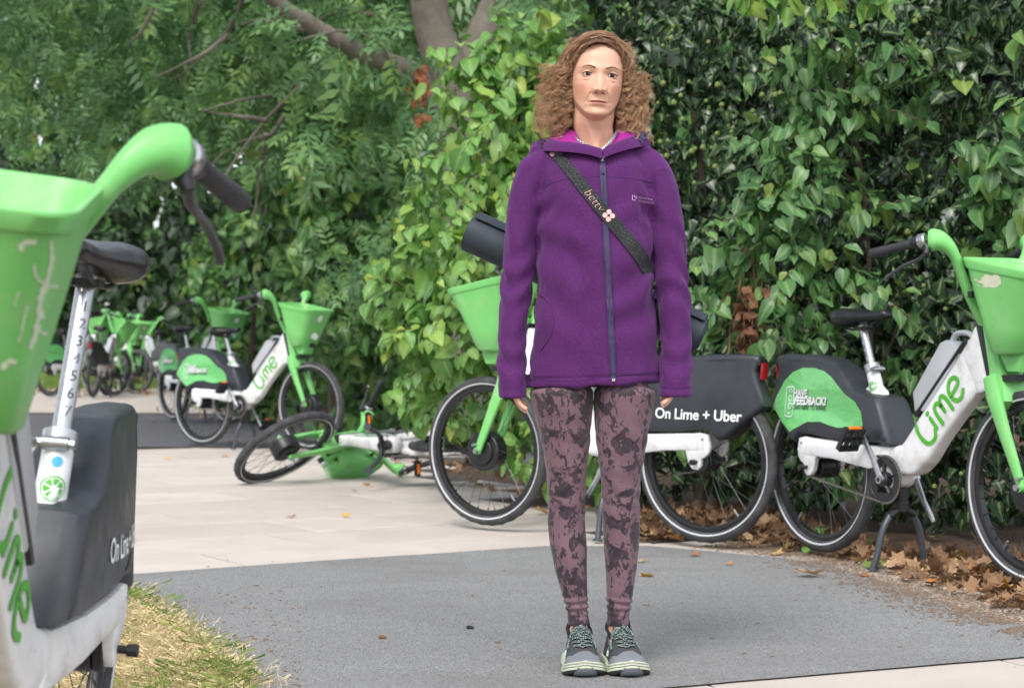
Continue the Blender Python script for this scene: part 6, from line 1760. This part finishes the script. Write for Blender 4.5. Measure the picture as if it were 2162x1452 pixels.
HEADX = [1.34, 1.37, 1.43, 1.48, 1.55, 1.60, 1.635, 1.655]; HEADW = [.112, .117, .112, .100, .087, .076, .057, .02]
def strand(phi, zr, zend, out, curl, lenk=1.0, fly=False):
    """phi: direction round the head (0 = face front), zr root height"""
    p0 = head_pt(phi, zr); nrm = Vector((math.sin(phi), -math.cos(phi), .35)).normalized()
    if zr > 1.60: nrm = Vector((math.sin(phi) * .5, -math.cos(phi) * .4, .8)).normalized()
    px_, py_ = p0.x, p0.y
    # falls on its own side of the parting
    side = 1 if p0.x > -.018 + .0 else -1
    phi2 = phi
    fr = math.cos(phi)
    if fr > .10:    # front hair sweeps to the sides of the face
        phi2 = side * (1.02 + .45 * rh.random())
    pts = []
    ph0 = rh.random() * 6.28; fq = rh.uniform(6, 9.5) * lenk; tw = rh.choice([-1, 1])
    for i in range(NPT):
        t = i / (NPT - 1); e = t * t * (3 - 2 * t)
        ph = phi + (phi2 - phi) * min(1, e * 1.9)
        z = zr + .012 * math.sin(min(1, t * 3.2) * math.pi) * (1 if zr > 1.56 else .3) + (zend - zr) * t ** 1.25
        w = interp(HEADX, HEADW, z) * out
        rx, ry = w, w * (.82 if math.cos(ph) > 0 else .95)
        tgt = Vector((math.sin(ph) * rx, -math.cos(ph) * ry * (1 if math.cos(ph) < 0 else .92) - .010, z))
        if math.cos(ph) > 0 and z < 1.60: 
            mn = .0655 if z > 1.50 else .0665
            if abs(tgt.x) < mn: tgt.x = side * (mn + .004 * rh.random())
        k = min(1, t * 2.6); k = k * k * (3 - 2 * k)
        q = p0 + nrm * (.010 * min(1, t * 8)); q.z = z
        q = q.lerp(tgt, k)
        cr = curl * min(1, t * 3.0) * (.6 + .6 * t)
        a = ph0 + tw * fq * 2 * math.pi * t * .72
        tx = Vector((math.cos(ph), math.sin(ph), 0)); rad = Vector((math.sin(ph), -math.cos(ph), 0))
        q += tx * (cr * math.cos(a)) + rad * (cr * .8 * math.sin(a)) + Vector((0, 0, cr * .5 * math.sin(a * 1.0 + 1)))
        pts.append(W3(*hp(q)) if q.z > 1.30 else W3(*q))
    return pts
def clump(phi, zr, zend, out, curl, n, spread, fly=False):
    st = rh.bit_generator.state
    base = strand(phi, zr, zend, out, curl); sh = float(rh.random())
    for k in range(n):
        o_ = Vector(rh.normal(size=3).tolist()) * spread; g = rh.normal() * .25
        pp = []
        for i, p in enumerate(base):
            t = i / (NPT - 1); pp.append(p + o_ * (.5 + .9 * t) + Vector((noise.noise(p * 26 + o_ * 500), noise.noise(p * 26 + o_ * 400 + Vector((9, 0, 0))), noise.noise(p * 26 + Vector((0, 7, 0)) + o_ * 450))) * (.0050 * t + .0006))
        cut = NPT if rh.random() < .6 else int(NPT * rh.uniform(.7, 1))
        strands.append(pp[:cut]); rads.append(rh.uniform(.00032, .00052)); shades.append(sh)
for k in range(470):
    phi = rh.uniform(-math.pi, math.pi); zr = rh.uniform(1.50, 1.632) if abs(phi) > 1.15 else rh.uniform(1.600, 1.633)
    if abs(phi) < 1.2: continue
    zend = rh.uniform(1.355, 1.50) if rh.random() < .75 else rh.uniform(1.48, 1.57)
    clump(phi, zr, zend, rh.uniform(.60, 1.04) ** .8, rh.uniform(.007, .0150), int(rh.integers(12, 18)), .0011)
# face-framing locks, the heavier sweep on her left, outer frizz
for k in range(70): clump(rh.uniform(.25, 1.0), rh.uniform(1.604, 1.622), rh.uniform(1.38, 1.50), rh.uniform(.60, .85), rh.uniform(.005, .010), 11, .0016)
for k in range(44): clump(-rh.uniform(.45, 1.0), rh.uniform(1.606, 1.622), rh.uniform(1.37, 1.50), rh.uniform(.62, .85), rh.uniform(.005, .010), 11, .0016)
for k in range(260): clump(rh.choice([-1, 1]) * rh.uniform(.9, 2.6), rh.uniform(1.55, 1.632), rh.uniform(1.35, 1.56), rh.uniform(.98, 1.10), rh.uniform(.006, .014), 2, .004)
for k in range(60): clump(rh.uniform(-2.4, 2.4), 1.632, rh.uniform(1.56, 1.62), rh.uniform(1.0, 1.25), rh.uniform(.004, .010), 2, .004)
def swept(y0, side, zend, lift, curl):
    pts = []; ph0 = rh.random() * 6.28; tw = rh.choice([-1, 1]); fq = rh.uniform(6, 9)
    th0 = -.34 + rh.normal() * .07; th1 = side * rh.uniform(1.5, 1.8)
    az, zc_ = .078, 1.556
    for i in range(NPT):
        t = i / (NPT - 1); k = min(1, t / .42); th = th0 + (th1 - th0) * k
        fl = max(0, (t - .36) / .64)
        ywid = math.sqrt(max(.05, 1 - min(.96, ((y0 + .012) / .112)) ** 2))
        ax_ = (.0715 + lift) * (.62 + .38 * ywid); hz2 = (az + lift) * (.45 + .55 * ywid)
        x = ax_ * math.sin(th); z = zc_ + hz2 * math.cos(th) - (zc_ - zend) * fl ** 1.2
        if fl > 0: x = side * max(abs(x), .066) ; x += side * (.034 * fl ** 1.25 + lift * 1.1 * fl)
        y = y0 + .055 * k * (1 if y0 < -.02 else .4) * (.6 + .4 * k) - .004
        cr = curl * min(1, t * 3.4) * (.6 + .7 * t); a = ph0 + tw * fq * 4.4 * t
        pts.append(W3(*hp((x + cr * .7 * math.cos(a), y + cr * math.sin(a), z + cr * .5 * math.cos(a + 1)))))
    return pts
_st = strand
for k in range(330):
    sd_ = 1 if rh.random() < .60 else -1
    y0 = rh.uniform(-.094, .02) if rh.random() < .8 else rh.uniform(0, .08)
    arg = (y0, sd_, rh.uniform(1.38, 1.56), rh.uniform(.002, .024), rh.uniform(.004, .012))
    strand = lambda *a_, A=arg: swept(*A)
    clump(0, 0, 0, 0, 0, int(rh.integers(7, 14)), .0017)
for k in range(46):
    arg = (rh.uniform(-.100, -.080), 1 if rh.random() < .75 else -1, rh.uniform(1.46, 1.57), rh.uniform(.001, .010), rh.uniform(.006, .012))
    strand = lambda *a_, A=arg: swept(*A)
    clump(0, 0, 0, 0, 0, int(rh.integers(4, 9)), .0016)
strand = _st
hc = bpy.data.hair_curves.new('hair'); hc.add_curves([len(p) for p in strands])
hc.attributes['position'].data.foreach_set('vector', np.array([tuple(p) for st in strands for p in st], dtype=np.float32).ravel())
ra = hc.attributes.get('radius') or hc.attributes.new('radius', 'FLOAT', 'POINT')
ra.data.foreach_set('value', np.array([r_ * (1 - .55 * i / len(st)) for st, r_ in zip(strands, rads) for i in range(len(st))], dtype=np.float32))
sa = hc.attributes.new('shade', 'FLOAT', 'CURVE'); sa.data.foreach_set('value', np.array(shades, dtype=np.float32))
hair = link_obj('hair', hc, person, HAIR)
hcap.loft(rings).build('hair_roots', [HAIRB], hair, ang=180)

# ---- silver chain at the neck
nk = MB(); pr = [(-.058, -.020, 1.385), (-.050, -.056, 1.368), (-.020, -.088, 1.345), (.012, -.100, 1.334), (.028, -.092, 1.350), (.046, -.070, 1.374), (.056, -.040, 1.392)]
pc = catmull(pr, 9)
for i, p in enumerate(pc[:-1]):
    d_ = (pc[i + 1] - p).normalized(); u_ = d_.cross(Vector((0, 1, 0))).normalized() if i % 2 else Vector((0, 1, 0)); ctr = W3(*p) + Vector((0, -.006, 0)); loop = []
    for k in range(12):
        a = 2 * math.pi * k / 12; loop.append(ctr + d_ * (.0058 * math.cos(a)) + u_ * (.0034 * math.sin(a)))
    nk.tube(loop, .0009, 5, closed=True)
nk_o = nk.build('necklace', [SILVER], person)

# ---- yoga mat carried on her back by its strap
mat_root = empty('yoga_mat', W3(-.05, .19, wz(600))); tag(mat_root, 'rolled dark grey yoga mat slung across the woman\'s back on a printed strap', 'yoga mat')
MR = Matrix.Translation(-mat_root.location)
A_, B_ = at(998, 487, WD + .20), at(1474, 702, WD + .12); ax_ = (B_ - A_).normalized(); s1 = Vector((0, 1, 0)); s1 = (s1 - ax_ * s1.dot(ax_)).normalized(); s2 = ax_.cross(s1)
sp = []; turns = 5.2; N = 190
for i in range(N + 1):
    th = 2 * math.pi * turns * i / N; r_ = .0095 + .0560 * (i / N); sp.append((r_ * math.cos(th + 1.2), r_ * math.sin(th + 1.2) * .93))
def ring_at(c_, k0):
    out = []
    for i, (u, w_) in enumerate(sp): out.append(c_ + s1 * u + s2 * w_ + ax_ * (.012 * math.sin(i / N * 3) + .006 * (1 - i / N)) * k0)
    inn = []
    for i in range(N, -1, -1):
        u, w_ = sp[i]; l = math.hypot(u, w_); f = (l - .0048) / l; inn.append(c_ + s1 * u * f + s2 * w_ * f + ax_ * (.012 * math.sin(i / N * 3) + .006 * (1 - i / N)) * k0)
    return out + inn
mm = MB(); rings = [[p - mat_root.location for p in ring_at(A_.lerp(B_, t), -1 if t < .5 else 1)] for t in (0, .02, .5, .98, 1.0)]
n_ = len(rings[0]); mm.loft(rings, False, False)
for e in (0, 4):
    b = e * n_
    for i in range(N): mm.f.append((b + i, b + i + 1, b + n_ - 2 - i, b + n_ - 1 - i)); mm.mi.append(0)
mm.build('mat_roll', [MATB], mat_root, ang=50)
# strap over her right shoulder and down to her left side, lying on the fleece
cl_ = catmull([(a_, b_, 0) for a_, b_ in ((1150, 302), (1170, 324), (1192, 352), (1230, 402), (1272, 452), (1318, 505), (1348, 541), (1366, 566))], 7)
rows = []
for i, p in enumerate(cl_):
    t = i / (len(cl_) - 1); d_ = (cl_[min(i + 1, len(cl_) - 1)] - cl_[max(i - 1, 0)]).normalized(); n2 = Vector((-d_.y, d_.x, 0)); w_ = 9.5 + 6.5 * t
    l, r_ = onj(p.x - n2.x * w_, p.y - n2.y * w_, .0035), onj(p.x + n2.x * w_, p.y + n2.y * w_, .0035); c0_ = onj(p.x, p.y, .0045)
    if l is None or r_ is None or c0_ is None: continue
    if abs(l.y - c0_.y) > .05: l.y = c0_.y + .01
    if abs(r_.y - c0_.y) > .05: r_.y = c0_.y + .01
    rows.append([q - mat_root.location for q in (l, l + Vector((0, -.0022, 0)), c0_ + Vector((0, -.002, 0)), r_ + Vector((0, -.0022, 0)), r_)])
rows = rows[:1] + [[(a_ + b_ + c_) / 3 for a_, b_, c_ in zip(rows[i - 1], rows[i], rows[i + 1])] for i in range(1, len(rows) - 1)] + rows[-1:]
# over the shoulder and round to the roll
top = [[q + Vector((-.006, .035, .014)) for q in rows[0]], [q + Vector((-.010, .085, .012)) for q in rows[0]], [q + Vector((-.012, .16, -.05)) for q in rows[0]], [q + Vector((-.02, .24, -.16)) for q in rows[0]]]
end = [[q + Vector((.010, .02, -.012)) for q in rows[-1]], [q + Vector((-.01, .10, -.03)) for q in rows[-1]], [q + Vector((-.02, .22, -.04)) for q in rows[-1]]]
strap = MB().loft(top[::-1] + rows + end).build('strap', [STRAP], mat_root, ang=50)
stb = BVHTree.FromPolygons([tuple(v_.co + mat_root.location) for v_ in strap.data.vertices], [tuple(p.vertices) for p in strap.data.polygons])
def on_strap(VF, px, py, ang, name):
    c_, s_ = math.cos(ang), math.sin(ang); x0 = (px - 1081) / WS; z0 = wz(py)
    V3, F3 = project(VF, lambda x, y: Vector((x0 + x * c_ - y * s_, WD - .6, z0 + x * s_ + y * c_)), (0, 1, 0), stb, .001)
    MB().add([p - mat_root.location for p in V3], F3).build(name, [PINK], strap, False)
VV, FF = [], []
for (cx_, cy_) in ((.0067, .0067), (.0067, -.0067), (-.0067, -.0067), (-.0067, .0067)):
    V_, F_ = disc2d(.0064, 16, cx_, cy_); b = len(VV); VV += V_; FF += [tuple(b + i for i in f_) for f_ in F_]
on_strap((VV, FF), 1280, 458, R(-50), 'flower_print'); on_strap((VV[:34], FF[:32]), 1166, 318, R(-50), 'flower_print')
on_strap(text_mesh('betty', .031, -.0008, .25), 1250, 426, R(-52), 'lettering')
# ------------------------------------------------------------------ fallen leaves, litter, grass
def fallmat(name, cols, rough=.7):
    s = NT(name); fac = s.math('FRACT', s.math('ADD', s.attr('tint', 2), s.objrand())); v = s.node('ShaderNodeNewGeometry').outputs['Position']
    c = s.ramp(fac, [(i / (len(cols) - 1), c_) for i, c_ in enumerate(cols)])
    c = s.mix(s.ramp(s.noise(v, 90, 4), [(.4, 0.0), (.75, .5)]), c, lin(104, 66, 44))
    s.set(Base_Color=c, Roughness=rough, Specular_IOR_Level=.3)
    tr = s.node('ShaderNodeBsdfTranslucent'); mx = s.node('ShaderNodeMixShader'); s.link(c, tr.inputs[0]); mx.inputs[0].default_value = .15
    s.link(s.b.outputs[0], mx.inputs[1]); s.link(tr.outputs[0], mx.inputs[2]); s.link(mx.outputs[0], s.out.inputs[0]); return s.m
FALL = fallmat('dry_leaf', [lin(104, 80, 62), lin(142, 112, 84), lin(172, 138, 104), lin(124, 94, 70), lin(190, 160, 126)])
FALLY = fallmat('yellow_dry_leaf', [lin(222, 166, 62), lin(230, 184, 92), lin(214, 142, 54)])
FALLO = fallmat('orange_dry_leaf', [lin(206, 128, 62), lin(214, 150, 88), lin(186, 110, 56)])
FALLG = fallmat('greenish_fallen_leaf', [lin(120, 146, 74), lin(150, 168, 92), lin(104, 132, 70)])
FALLP = fallmat('pale_dry_leaf', [lin(206, 164, 106), lin(216, 180, 124), lin(198, 150, 96)])
def palmate(seed, curl=.5):
    """lobed plane-tree leaf, curled; unit length; triangles"""
    rnd = random.Random(seed); V = [(0, .36, 0)]; n = 0
    for k, (a, r_) in enumerate(((-90, .36), (-62, .42), (-40, .34), (-20, .56), (2, .34), (28, .60), (52, .36), (90, .66), (128, .36), (152, .60), (178, .34), (200, .56), (220, .34), (242, .42))):
        rr0 = r_ * rnd.uniform(.85, 1.1); x, y = rr0 * math.cos(R(a)), .36 + rr0 * math.sin(R(a)); V.append((x, y, 0)); n += 1
    ax_ = rnd.uniform(0, math.pi); out = []
    for x, y, z in V:
        u = x * math.cos(ax_) + (y - .36) * math.sin(ax_); w_ = -x * math.sin(ax_) + (y - .36) * math.cos(ax_)
        th = u * curl * 3.0; out.append((math.sin(th) / (curl * 3.0) * math.cos(ax_) - w_ * math.sin(ax_), .36 + math.sin(th) / (curl * 3.0) * math.sin(ax_) + w_ * math.cos(ax_), (1 - math.cos(th)) / (curl * 3.0) + abs(w_) * .3 * rnd.uniform(-.3, 1) + rnd.uniform(-.03, .03)))
    F3 = [(0, 1 + k, 1 + (k + 1) % n) for k in range(n)]
    b = len(out); d = Vector((out[1][0], out[1][1], out[1][2])); out += [tuple(d + Vector((.012, 0, 0))), tuple(d + Vector((-.012, 0, 0))), tuple(d + Vector((rnd.uniform(-.15, .15), -.42, .12)))]; F3.append((b, b + 1, b + 2))
    return np.array(out), np.array(F3), np.zeros(len(out))
PALM = [palmate(i, c) for i, c in enumerate((.18, .35, .55, .75, .95, .45))]
FM = {}
def fall_mesh(k, m_):
    key = (k, m_.name)
    if key not in FM:
        V, F3, _ = PALM[k]; me = fast_mesh('fallen_leaf', V, F3, True); me.materials.append(m_); FM[key] = me
    return FM[key]
def fallen(p, size, k, m_, label, group=None, tilt=.25):
    o = link_obj('fallen_leaf', fall_mesh(k, m_)); tag(o, label, 'leaf', group)
    o.rotation_euler = (random.uniform(-tilt, tilt), random.uniform(-tilt, tilt), random.uniform(0, 6.28)); o.scale = (size,) * 3
    lo = min((o.rotation_euler.to_matrix() @ Vector(v_.co)).z for v_ in o.data.vertices) * size
    o.location = (p.x, p.y, hz(p.x, p.y) + .006 - lo); return o
for (px, py, sz_, k, m_, lab) in (
    (1376, 1214, .058, 2, FALLY, 'yellow curled leaf on the asphalt just right of the woman\'s shins'),
    (1467, 1173, .050, 1, FALLO, 'flat orange leaf on the asphalt below the wheel of the white-lettered bicycle'),
    (1686, 1214, .105, 1, FALLP, 'large pale tan curled leaf on the open asphalt right of the woman'),
    (1538, 1191, .034, 1, FALLO, 'small orange leaf in the middle of the asphalt'),
    (1815, 1214, .060, 0, FALLO, 'orange leaf at the asphalt edge left of the bicycle stand foot'),
    (1628, 1169, .070, 1, FALLP, 'tan leaf lying on the kerb end below the touching wheels'),
    (1826, 1194, .085, 0, FALLG, 'green lobed leaf on the edging beside the bicycle stand foot'),
    (1735, 1141, .085, 1, FALLG, 'dull green leaf on the litter under the rear wheel with torn-label bicycle'),
    (1130, 1083, .090, 2, FALLP, 'large pale leaf on the paving behind the upright front wheel'),
    (2095, 1216, .105, 2, FALLY, 'big bright yellow leaf against the near right front tyre'),
    (2062, 1246, .085, 4, FALLO, 'rust-orange leaf on the edging left of the near right front tyre'),
    (2125, 1246, .085, 3, FALLY, 'amber leaf below the near right front tyre'),
    (780, 1023, .062, 1, FALLY, 'amber leaf beside the pedal of the fallen bicycle'),
    (742, 1034, .045, 0, FALLO, 'small orange leaf in front of the fallen green basket'),
    (620, 1089, .055, 0, FALLY, 'yellow leaf alone on the pale paving, left one of two'),
    (722, 1089, .055, 1, FALLY, 'yellow leaf alone on the pale paving, right one of two'),
    (470, 962, .060, 1, FALLO, 'small orange leaf on the paving in front of the side-on bicycle'),
    (575, 912, .150, 4, FALLP, 'curled tan leaf by the stand of the side-on bicycle'),
    (360, 968, .060, 0, FALLY, 'pale yellow leaf on the paving right of the dark fairing'),
    (1345, 1184, .045, 0, FALLP, 'thin pale leaf on the asphalt edge beside the woman\'s knee'),
    (1958, 1132, .095, 1, FALLG, 'yellow-green leaf in the litter right of the bicycle stand'),
    (1930, 1182, .070, 2, FALLY, 'small yellow leaf at the far foot of the bicycle stand'),
    (2120, 1165, .100, 1, FALLG, 'olive leaf leaning in the litter behind the near right wheel'),
    (1200, 1150, .045, 3, FALLO, 'brown scrap of leaf at the paving edge left of the woman\'s legs'),
    (520, 1366, .045, 3, FALL, 'brown leaf scrap on the dry grass edge')):
    fallen(gpt(px, py), sz_, k, m_, lab)
# dense litter under the right-hand bicycles
rl_ = random.Random(99)
kx = [q.x for q in kp]; ky = [q.y for q in kp]
def litter_pt(near):
    while True:
        x = rl_.uniform(.45, 2.9); yk = np.interp(x, kx[0:], ky[0:]) if x < kx[-1] else ky[-1]
        t = rl_.random() ** (1.4 if near else 1.0); y = yk + .16 + t * (1.75 if x > .9 else 1.3)
        if x < .9 and y < 8.05: continue
        if rl_.random() > min(1, .25 + (y - yk - .16) * 2.2 + max(0, x - 1.4) * .6): continue
        return Vector((x, y, 0))
for i in range(262):
    p = litter_pt(True); m_ = rl_.choices([FALL, FALLO, FALLP, FALLG], [.58, .25, .12, .05])[0]
    k_ = rl_.randrange(6); sz_ = rl_.uniform(.04, .085)
    hue = {FALL: 'brown', FALLO: 'orange-brown', FALLP: 'pale tan', FALLG: 'greenish'}[m_]
    place = 'under the white-lettered fairing' if p.x < .85 else 'between the touching rear wheels' if p.x < 1.2 else 'below the near right crank' if p.x < 1.5 else 'right of the near right stand' if p.x < 1.75 else 'under the near right front wheel' if p.x < 2.05 else 'at the right end of the litter'
    row = 'at its front edge' if p.y - np.interp(p.x, kx, ky) < .45 else 'in its middle' if p.y - np.interp(p.x, kx, ky) < .95 else 'by the hedge'
    o = fallen(p, sz_, k_, m_, f"{'small' if sz_ < .055 else 'broad' if sz_ > .072 else 'middling'} {('flat', 'bowed', 'curled', 'rolled', 'tightly rolled', 'cupped')[k_]} {hue} leaf {place}, {row}", 'dead leaves under the right-hand bicycles', .38)
    o.location.z += rl_.uniform(0, .025)
rng5 = np.random.default_rng(55)
def litter_stuff(pts, smin, smax, name, m_, label, lift=.03):
    n = len(pts); P = np.array(pts); P[:, 2] += rng5.random(n) * lift + .006
    nr = rng5.normal(size=(n, 3)) * .30 + [0, 0, 1]; M = frames(rng5.normal(size=(n, 3)), nr); sz_ = rng5.uniform(smin, smax, n)
    o = joined(name, PALM, P, M, sz_, m_, None, rng5); tag(o, label, 'leaf litter', kind='stuff'); return o
pts = [list(litter_pt(False)) for _ in range(1900)]
litter_stuff(pts, .03, .075, 'leaf_litter', FALL, 'carpet of dead brown leaves under the hedge')
pts = []
for _ in range(500):
    x = rl_.uniform(-2.4, .4); y = rl_.uniform(10.6, 20)
    lim = 9.6 + max(0, (.2 - x)) * 3.6
    if y < lim or y > lim + 2.6: continue
    pts.append([x, y, hz(x, y)])
for _ in range(330):
    x = rl_.uniform(-8.5, -4.2); y = rl_.uniform(27, 36); pts.append([x, y, hz(x, y)])
for _ in range(60):
    x = rl_.uniform(-4, .2); y = rl_.uniform(15, 22); pts.append([x, y, hz(x, y)])
litter_stuff(pts, .05, .10, 'leaf_litter', FALL, 'rusty dead leaves along the foot of the far hedges')
# crumbs of bark, seed and grit along the edges
CR = plain('litter_crumb', lin(124, 104, 86), .9, var=.6, vscale=120)
V, Fq = [], []
cpts = []
for _ in range(9000):
    t = rl_.random(); k = rl_.randrange(len(kp) - 1); a_ = kp[k].lerp(kp[k + 1], t); nn = Vector((-(kp[k + 1] - kp[k]).y, (kp[k + 1] - kp[k]).x, 0)).normalized()
    w_ = rl_.gauss(.0, .10) + (.14 if k < 2 else -.02)
    if 1.1 < a_.x < 1.35 and rl_.random() < .55: continue
    p = a_ + nn * w_; cpts.append(p)
for _ in range(120): cpts.append(Vector((rl_.uniform(-1.2, 1.6), rl_.uniform(4.7, 7.4), 0)))
for _ in range(300): cpts.append(gpt(rl_.uniform(280, 640), rl_.uniform(1235, 1452)))
for p in cpts:
    s_ = rl_.uniform(.001, .0034) * (1.7 if rl_.random() < .12 else 1); b = len(V); a = rl_.random() * 6.28; L_ = s_ * rl_.uniform(1, 3.2); h_ = s_ * .7
    c_, q_ = math.cos(a), math.sin(a); z = hz(p.x, p.y) + .005
    for (u, w_, zz) in ((-L_, -s_, 0), (L_, -s_ * .6, 0), (L_ * .8, s_, 0), (-L_ * .9, s_ * .8, 0), (-L_ * .6, -s_ * .5, h_), (L_ * .6, -s_ * .3, h_), (L_ * .5, s_ * .6, h_), (-L_ * .5, s_ * .5, h_)): V.append((p.x + u * c_ - w_ * q_, p.y + u * q_ + w_ * c_, z + zz))
    for f_ in ((4, 5, 6, 7), (0, 1, 5, 4), (1, 2, 6, 5), (2, 3, 7, 6), (3, 0, 4, 7)): Fq.append(tuple(b + i for i in f_))
o = link_obj('litter_crumbs', fast_mesh('litter_crumbs', V, Fq), None, CR); tag(o, 'crumbs of bark and grit scattered along the path edge', 'debris', kind='stuff')
# twigs in the litter
for (x0, y0, x1, y1, lab) in ((1385, 1045, 1500, 1040, 'long reddish twig seen through the rear wheel of the lettered bicycle'), (1990, 1080, 2060, 1140, 'grey broken twig in the litter near the loose crank'), (1955, 1128, 2010, 1112, 'pale straight stick in the litter under the loose crank')):
    a_, b_ = gpt(x0, y0), gpt(x1, y1); pc = catmull([a_ + Vector((0, 0, .02)), a_.lerp(b_, .4) + Vector((0, .02, .035)), b_ + Vector((0, 0, .02))], 6)
    tw = MB().tube(pc, [.006 - .003 * i / len(pc) for i in range(len(pc))], 7).build('twig', [TWIG]); tag(tw, lab, 'twig')
for (px, py, lab, m_) in ((993, 1326, 'dark stub lying on the open asphalt left of the woman\'s feet', BLACK), (808, 1347, 'brown seed on the asphalt near the grass', DEADV)):
    p = gpt(px, py); st_ = MB().tube([p + Vector((-.010, 0, .008)), p + Vector((-.004, .002, .009)), p + Vector((.010, .003, .007))], [.006, .0065, .004], 8).build('stub' if m_ is BLACK else 'seed', [m_]); tag(st_, lab, 'debris')
# grass verge: dry straw with greener rims
s = NT('grass_blades'); t_ = s.attr('tint', 2)
c = s.ramp(t_, [(.0, lin(224, 208, 166)), (.35, lin(206, 186, 138)), (.55, lin(232, 218, 180)), (.72, lin(150, 150, 84)), (.88, lin(112, 140, 66)), (1.0, lin(92, 128, 54))])
s.set(Base_Color=c, Roughness=.75, Specular_IOR_Level=.25)
tr = s.node('ShaderNodeBsdfTranslucent'); mx = s.node('ShaderNodeMixShader'); s.link(c, tr.inputs[0]); mx.inputs[0].default_value = .3; s.link(s.b.outputs[0], mx.inputs[1]); s.link(tr.outputs[0], mx.inputs[2]); s.link(mx.outputs[0], s.out.inputs[0])
vp = [tuple(q) for q in ap3]; V, Fq, T_ = [], [], []
def edge_dist(x, y):
    best = 9
    for i in range(len(vp) - 1):
        q, t = seg_d(x, y, vp[i], vp[i + 1]); best = min(best, q)
    return best
lawnpoly = [(-9, 3.0), (-.2, 3.0)] + vp + [(-9, 6.2)]
cnt = 0
while cnt < 52000:
    y = rl_.uniform(3.9, 6.75); x = rl_.uniform(-.29 * y - .15, -.35); e = edge_dist(x, y); inn = inside((x, y), lawnpoly)
    if not inn and (e > .10 or rl_.random() > .5 * math.exp(-e / .03)): continue
    pat = noise.noise((x * 3.1, y * 3.1, 0)); gr = max(0, .20 - e * 3.2) + .6 * max(0, noise.noise((x * 2.2 + 5, y * 2.2, 3)) - .15)
    if inn and e > .12 and pat < -.42 and rl_.random() < .8: continue
    tint = rl_.uniform(.66, 1.0) if rl_.random() < gr else rl_.uniform(0, .62)
    h_ = rl_.uniform(.02, .055) * (1.25 if tint > .65 else .85); a = rl_.random() * 6.28; ln = rl_.uniform(.3, 1.5) * h_; w_ = rl_.uniform(.0006, .0012)
    c_, q_ = math.cos(a), math.sin(a); z = hz(x, y) - .002; b = len(V); sx_, sy_ = -q_ * w_, c_ * w_
    V += [(x - sx_, y - sy_, z), (x + sx_, y + sy_, z), (x + c_ * ln * .4 + sx_ * .8, y + q_ * ln * .4 + sy_ * .8, z + h_ * .65), (x + c_ * ln * .4 - sx_ * .8, y + q_ * ln * .4 - sy_ * .8, z + h_ * .65), (x + c_ * ln + sx_ * .2, y + q_ * ln + sy_ * .2, z + h_ * rl_.uniform(.7, 1.0)), (x + c_ * ln - sx_ * .2, y + q_ * ln - sy_ * .2, z + h_ * .85)]
    Fq += [(b, b + 1, b + 2, b + 3), (b + 3, b + 2, b + 4, b + 5)]; T_ += [tint] * 6; cnt += 1
o = link_obj('grass', fast_mesh('grass', V, Fq, False, T_), None, s.m); tag(o, 'dry straw-coloured grass with green rim beside the asphalt', 'grass', kind='stuff')
# low green weeds along the path edge and bright grass at the far end
V, Fq, T_ = [], [], []
for _ in range(5000):
    x = rl_.uniform(-10, -4.6); y = rl_.uniform(31.5, 40); b = len(V); z = hz(x, y); w_ = rl_.uniform(.01, .02); h_ = rl_.uniform(.08, .25); a = rl_.random() * 6.28
    V += [(x - w_, y, z), (x + w_, y, z), (x + w_ * .6 + .05 * math.cos(a), y + .05 * math.sin(a), z + h_), (x - w_ * .6 + .05 * math.cos(a), y + .05 * math.sin(a), z + h_)]; Fq.append((b, b + 1, b + 2, b + 3)); T_ += [rl_.uniform(.75, 1)] * 4
o = link_obj('grass', fast_mesh('grass', V, Fq, False, T_), None, s.m); tag(o, 'strip of fresh green grass beyond the far bicycles', 'grass', kind='stuff')
P = []; 
for (px, py, n) in ((1700, 1140, 16), (1720, 1150, 14), (1790, 1142, 12), (1830, 1130, 10), (1745, 1158, 10)):
    for _ in range(n): q = gpt(px + rl_.gauss(0, 22), py + rl_.gauss(0, 7)); P.append([q.x, q.y, rl_.uniform(.01, .06)])
P = np.array(P); n = len(P); wd = empty('weed'); tag(wd, 'small green weeds growing at the edging under the rear wheel', 'weed')
leaf_objects(P, frames(rng5.normal(size=(n, 3)) + [0, 0, .4], rng5.normal(size=(n, 3)) * .5 + [0, -.4, 1]), rng5.uniform(.025, .055, n), HEARTS, L_MID, wd, rng5, 'weedleaf')
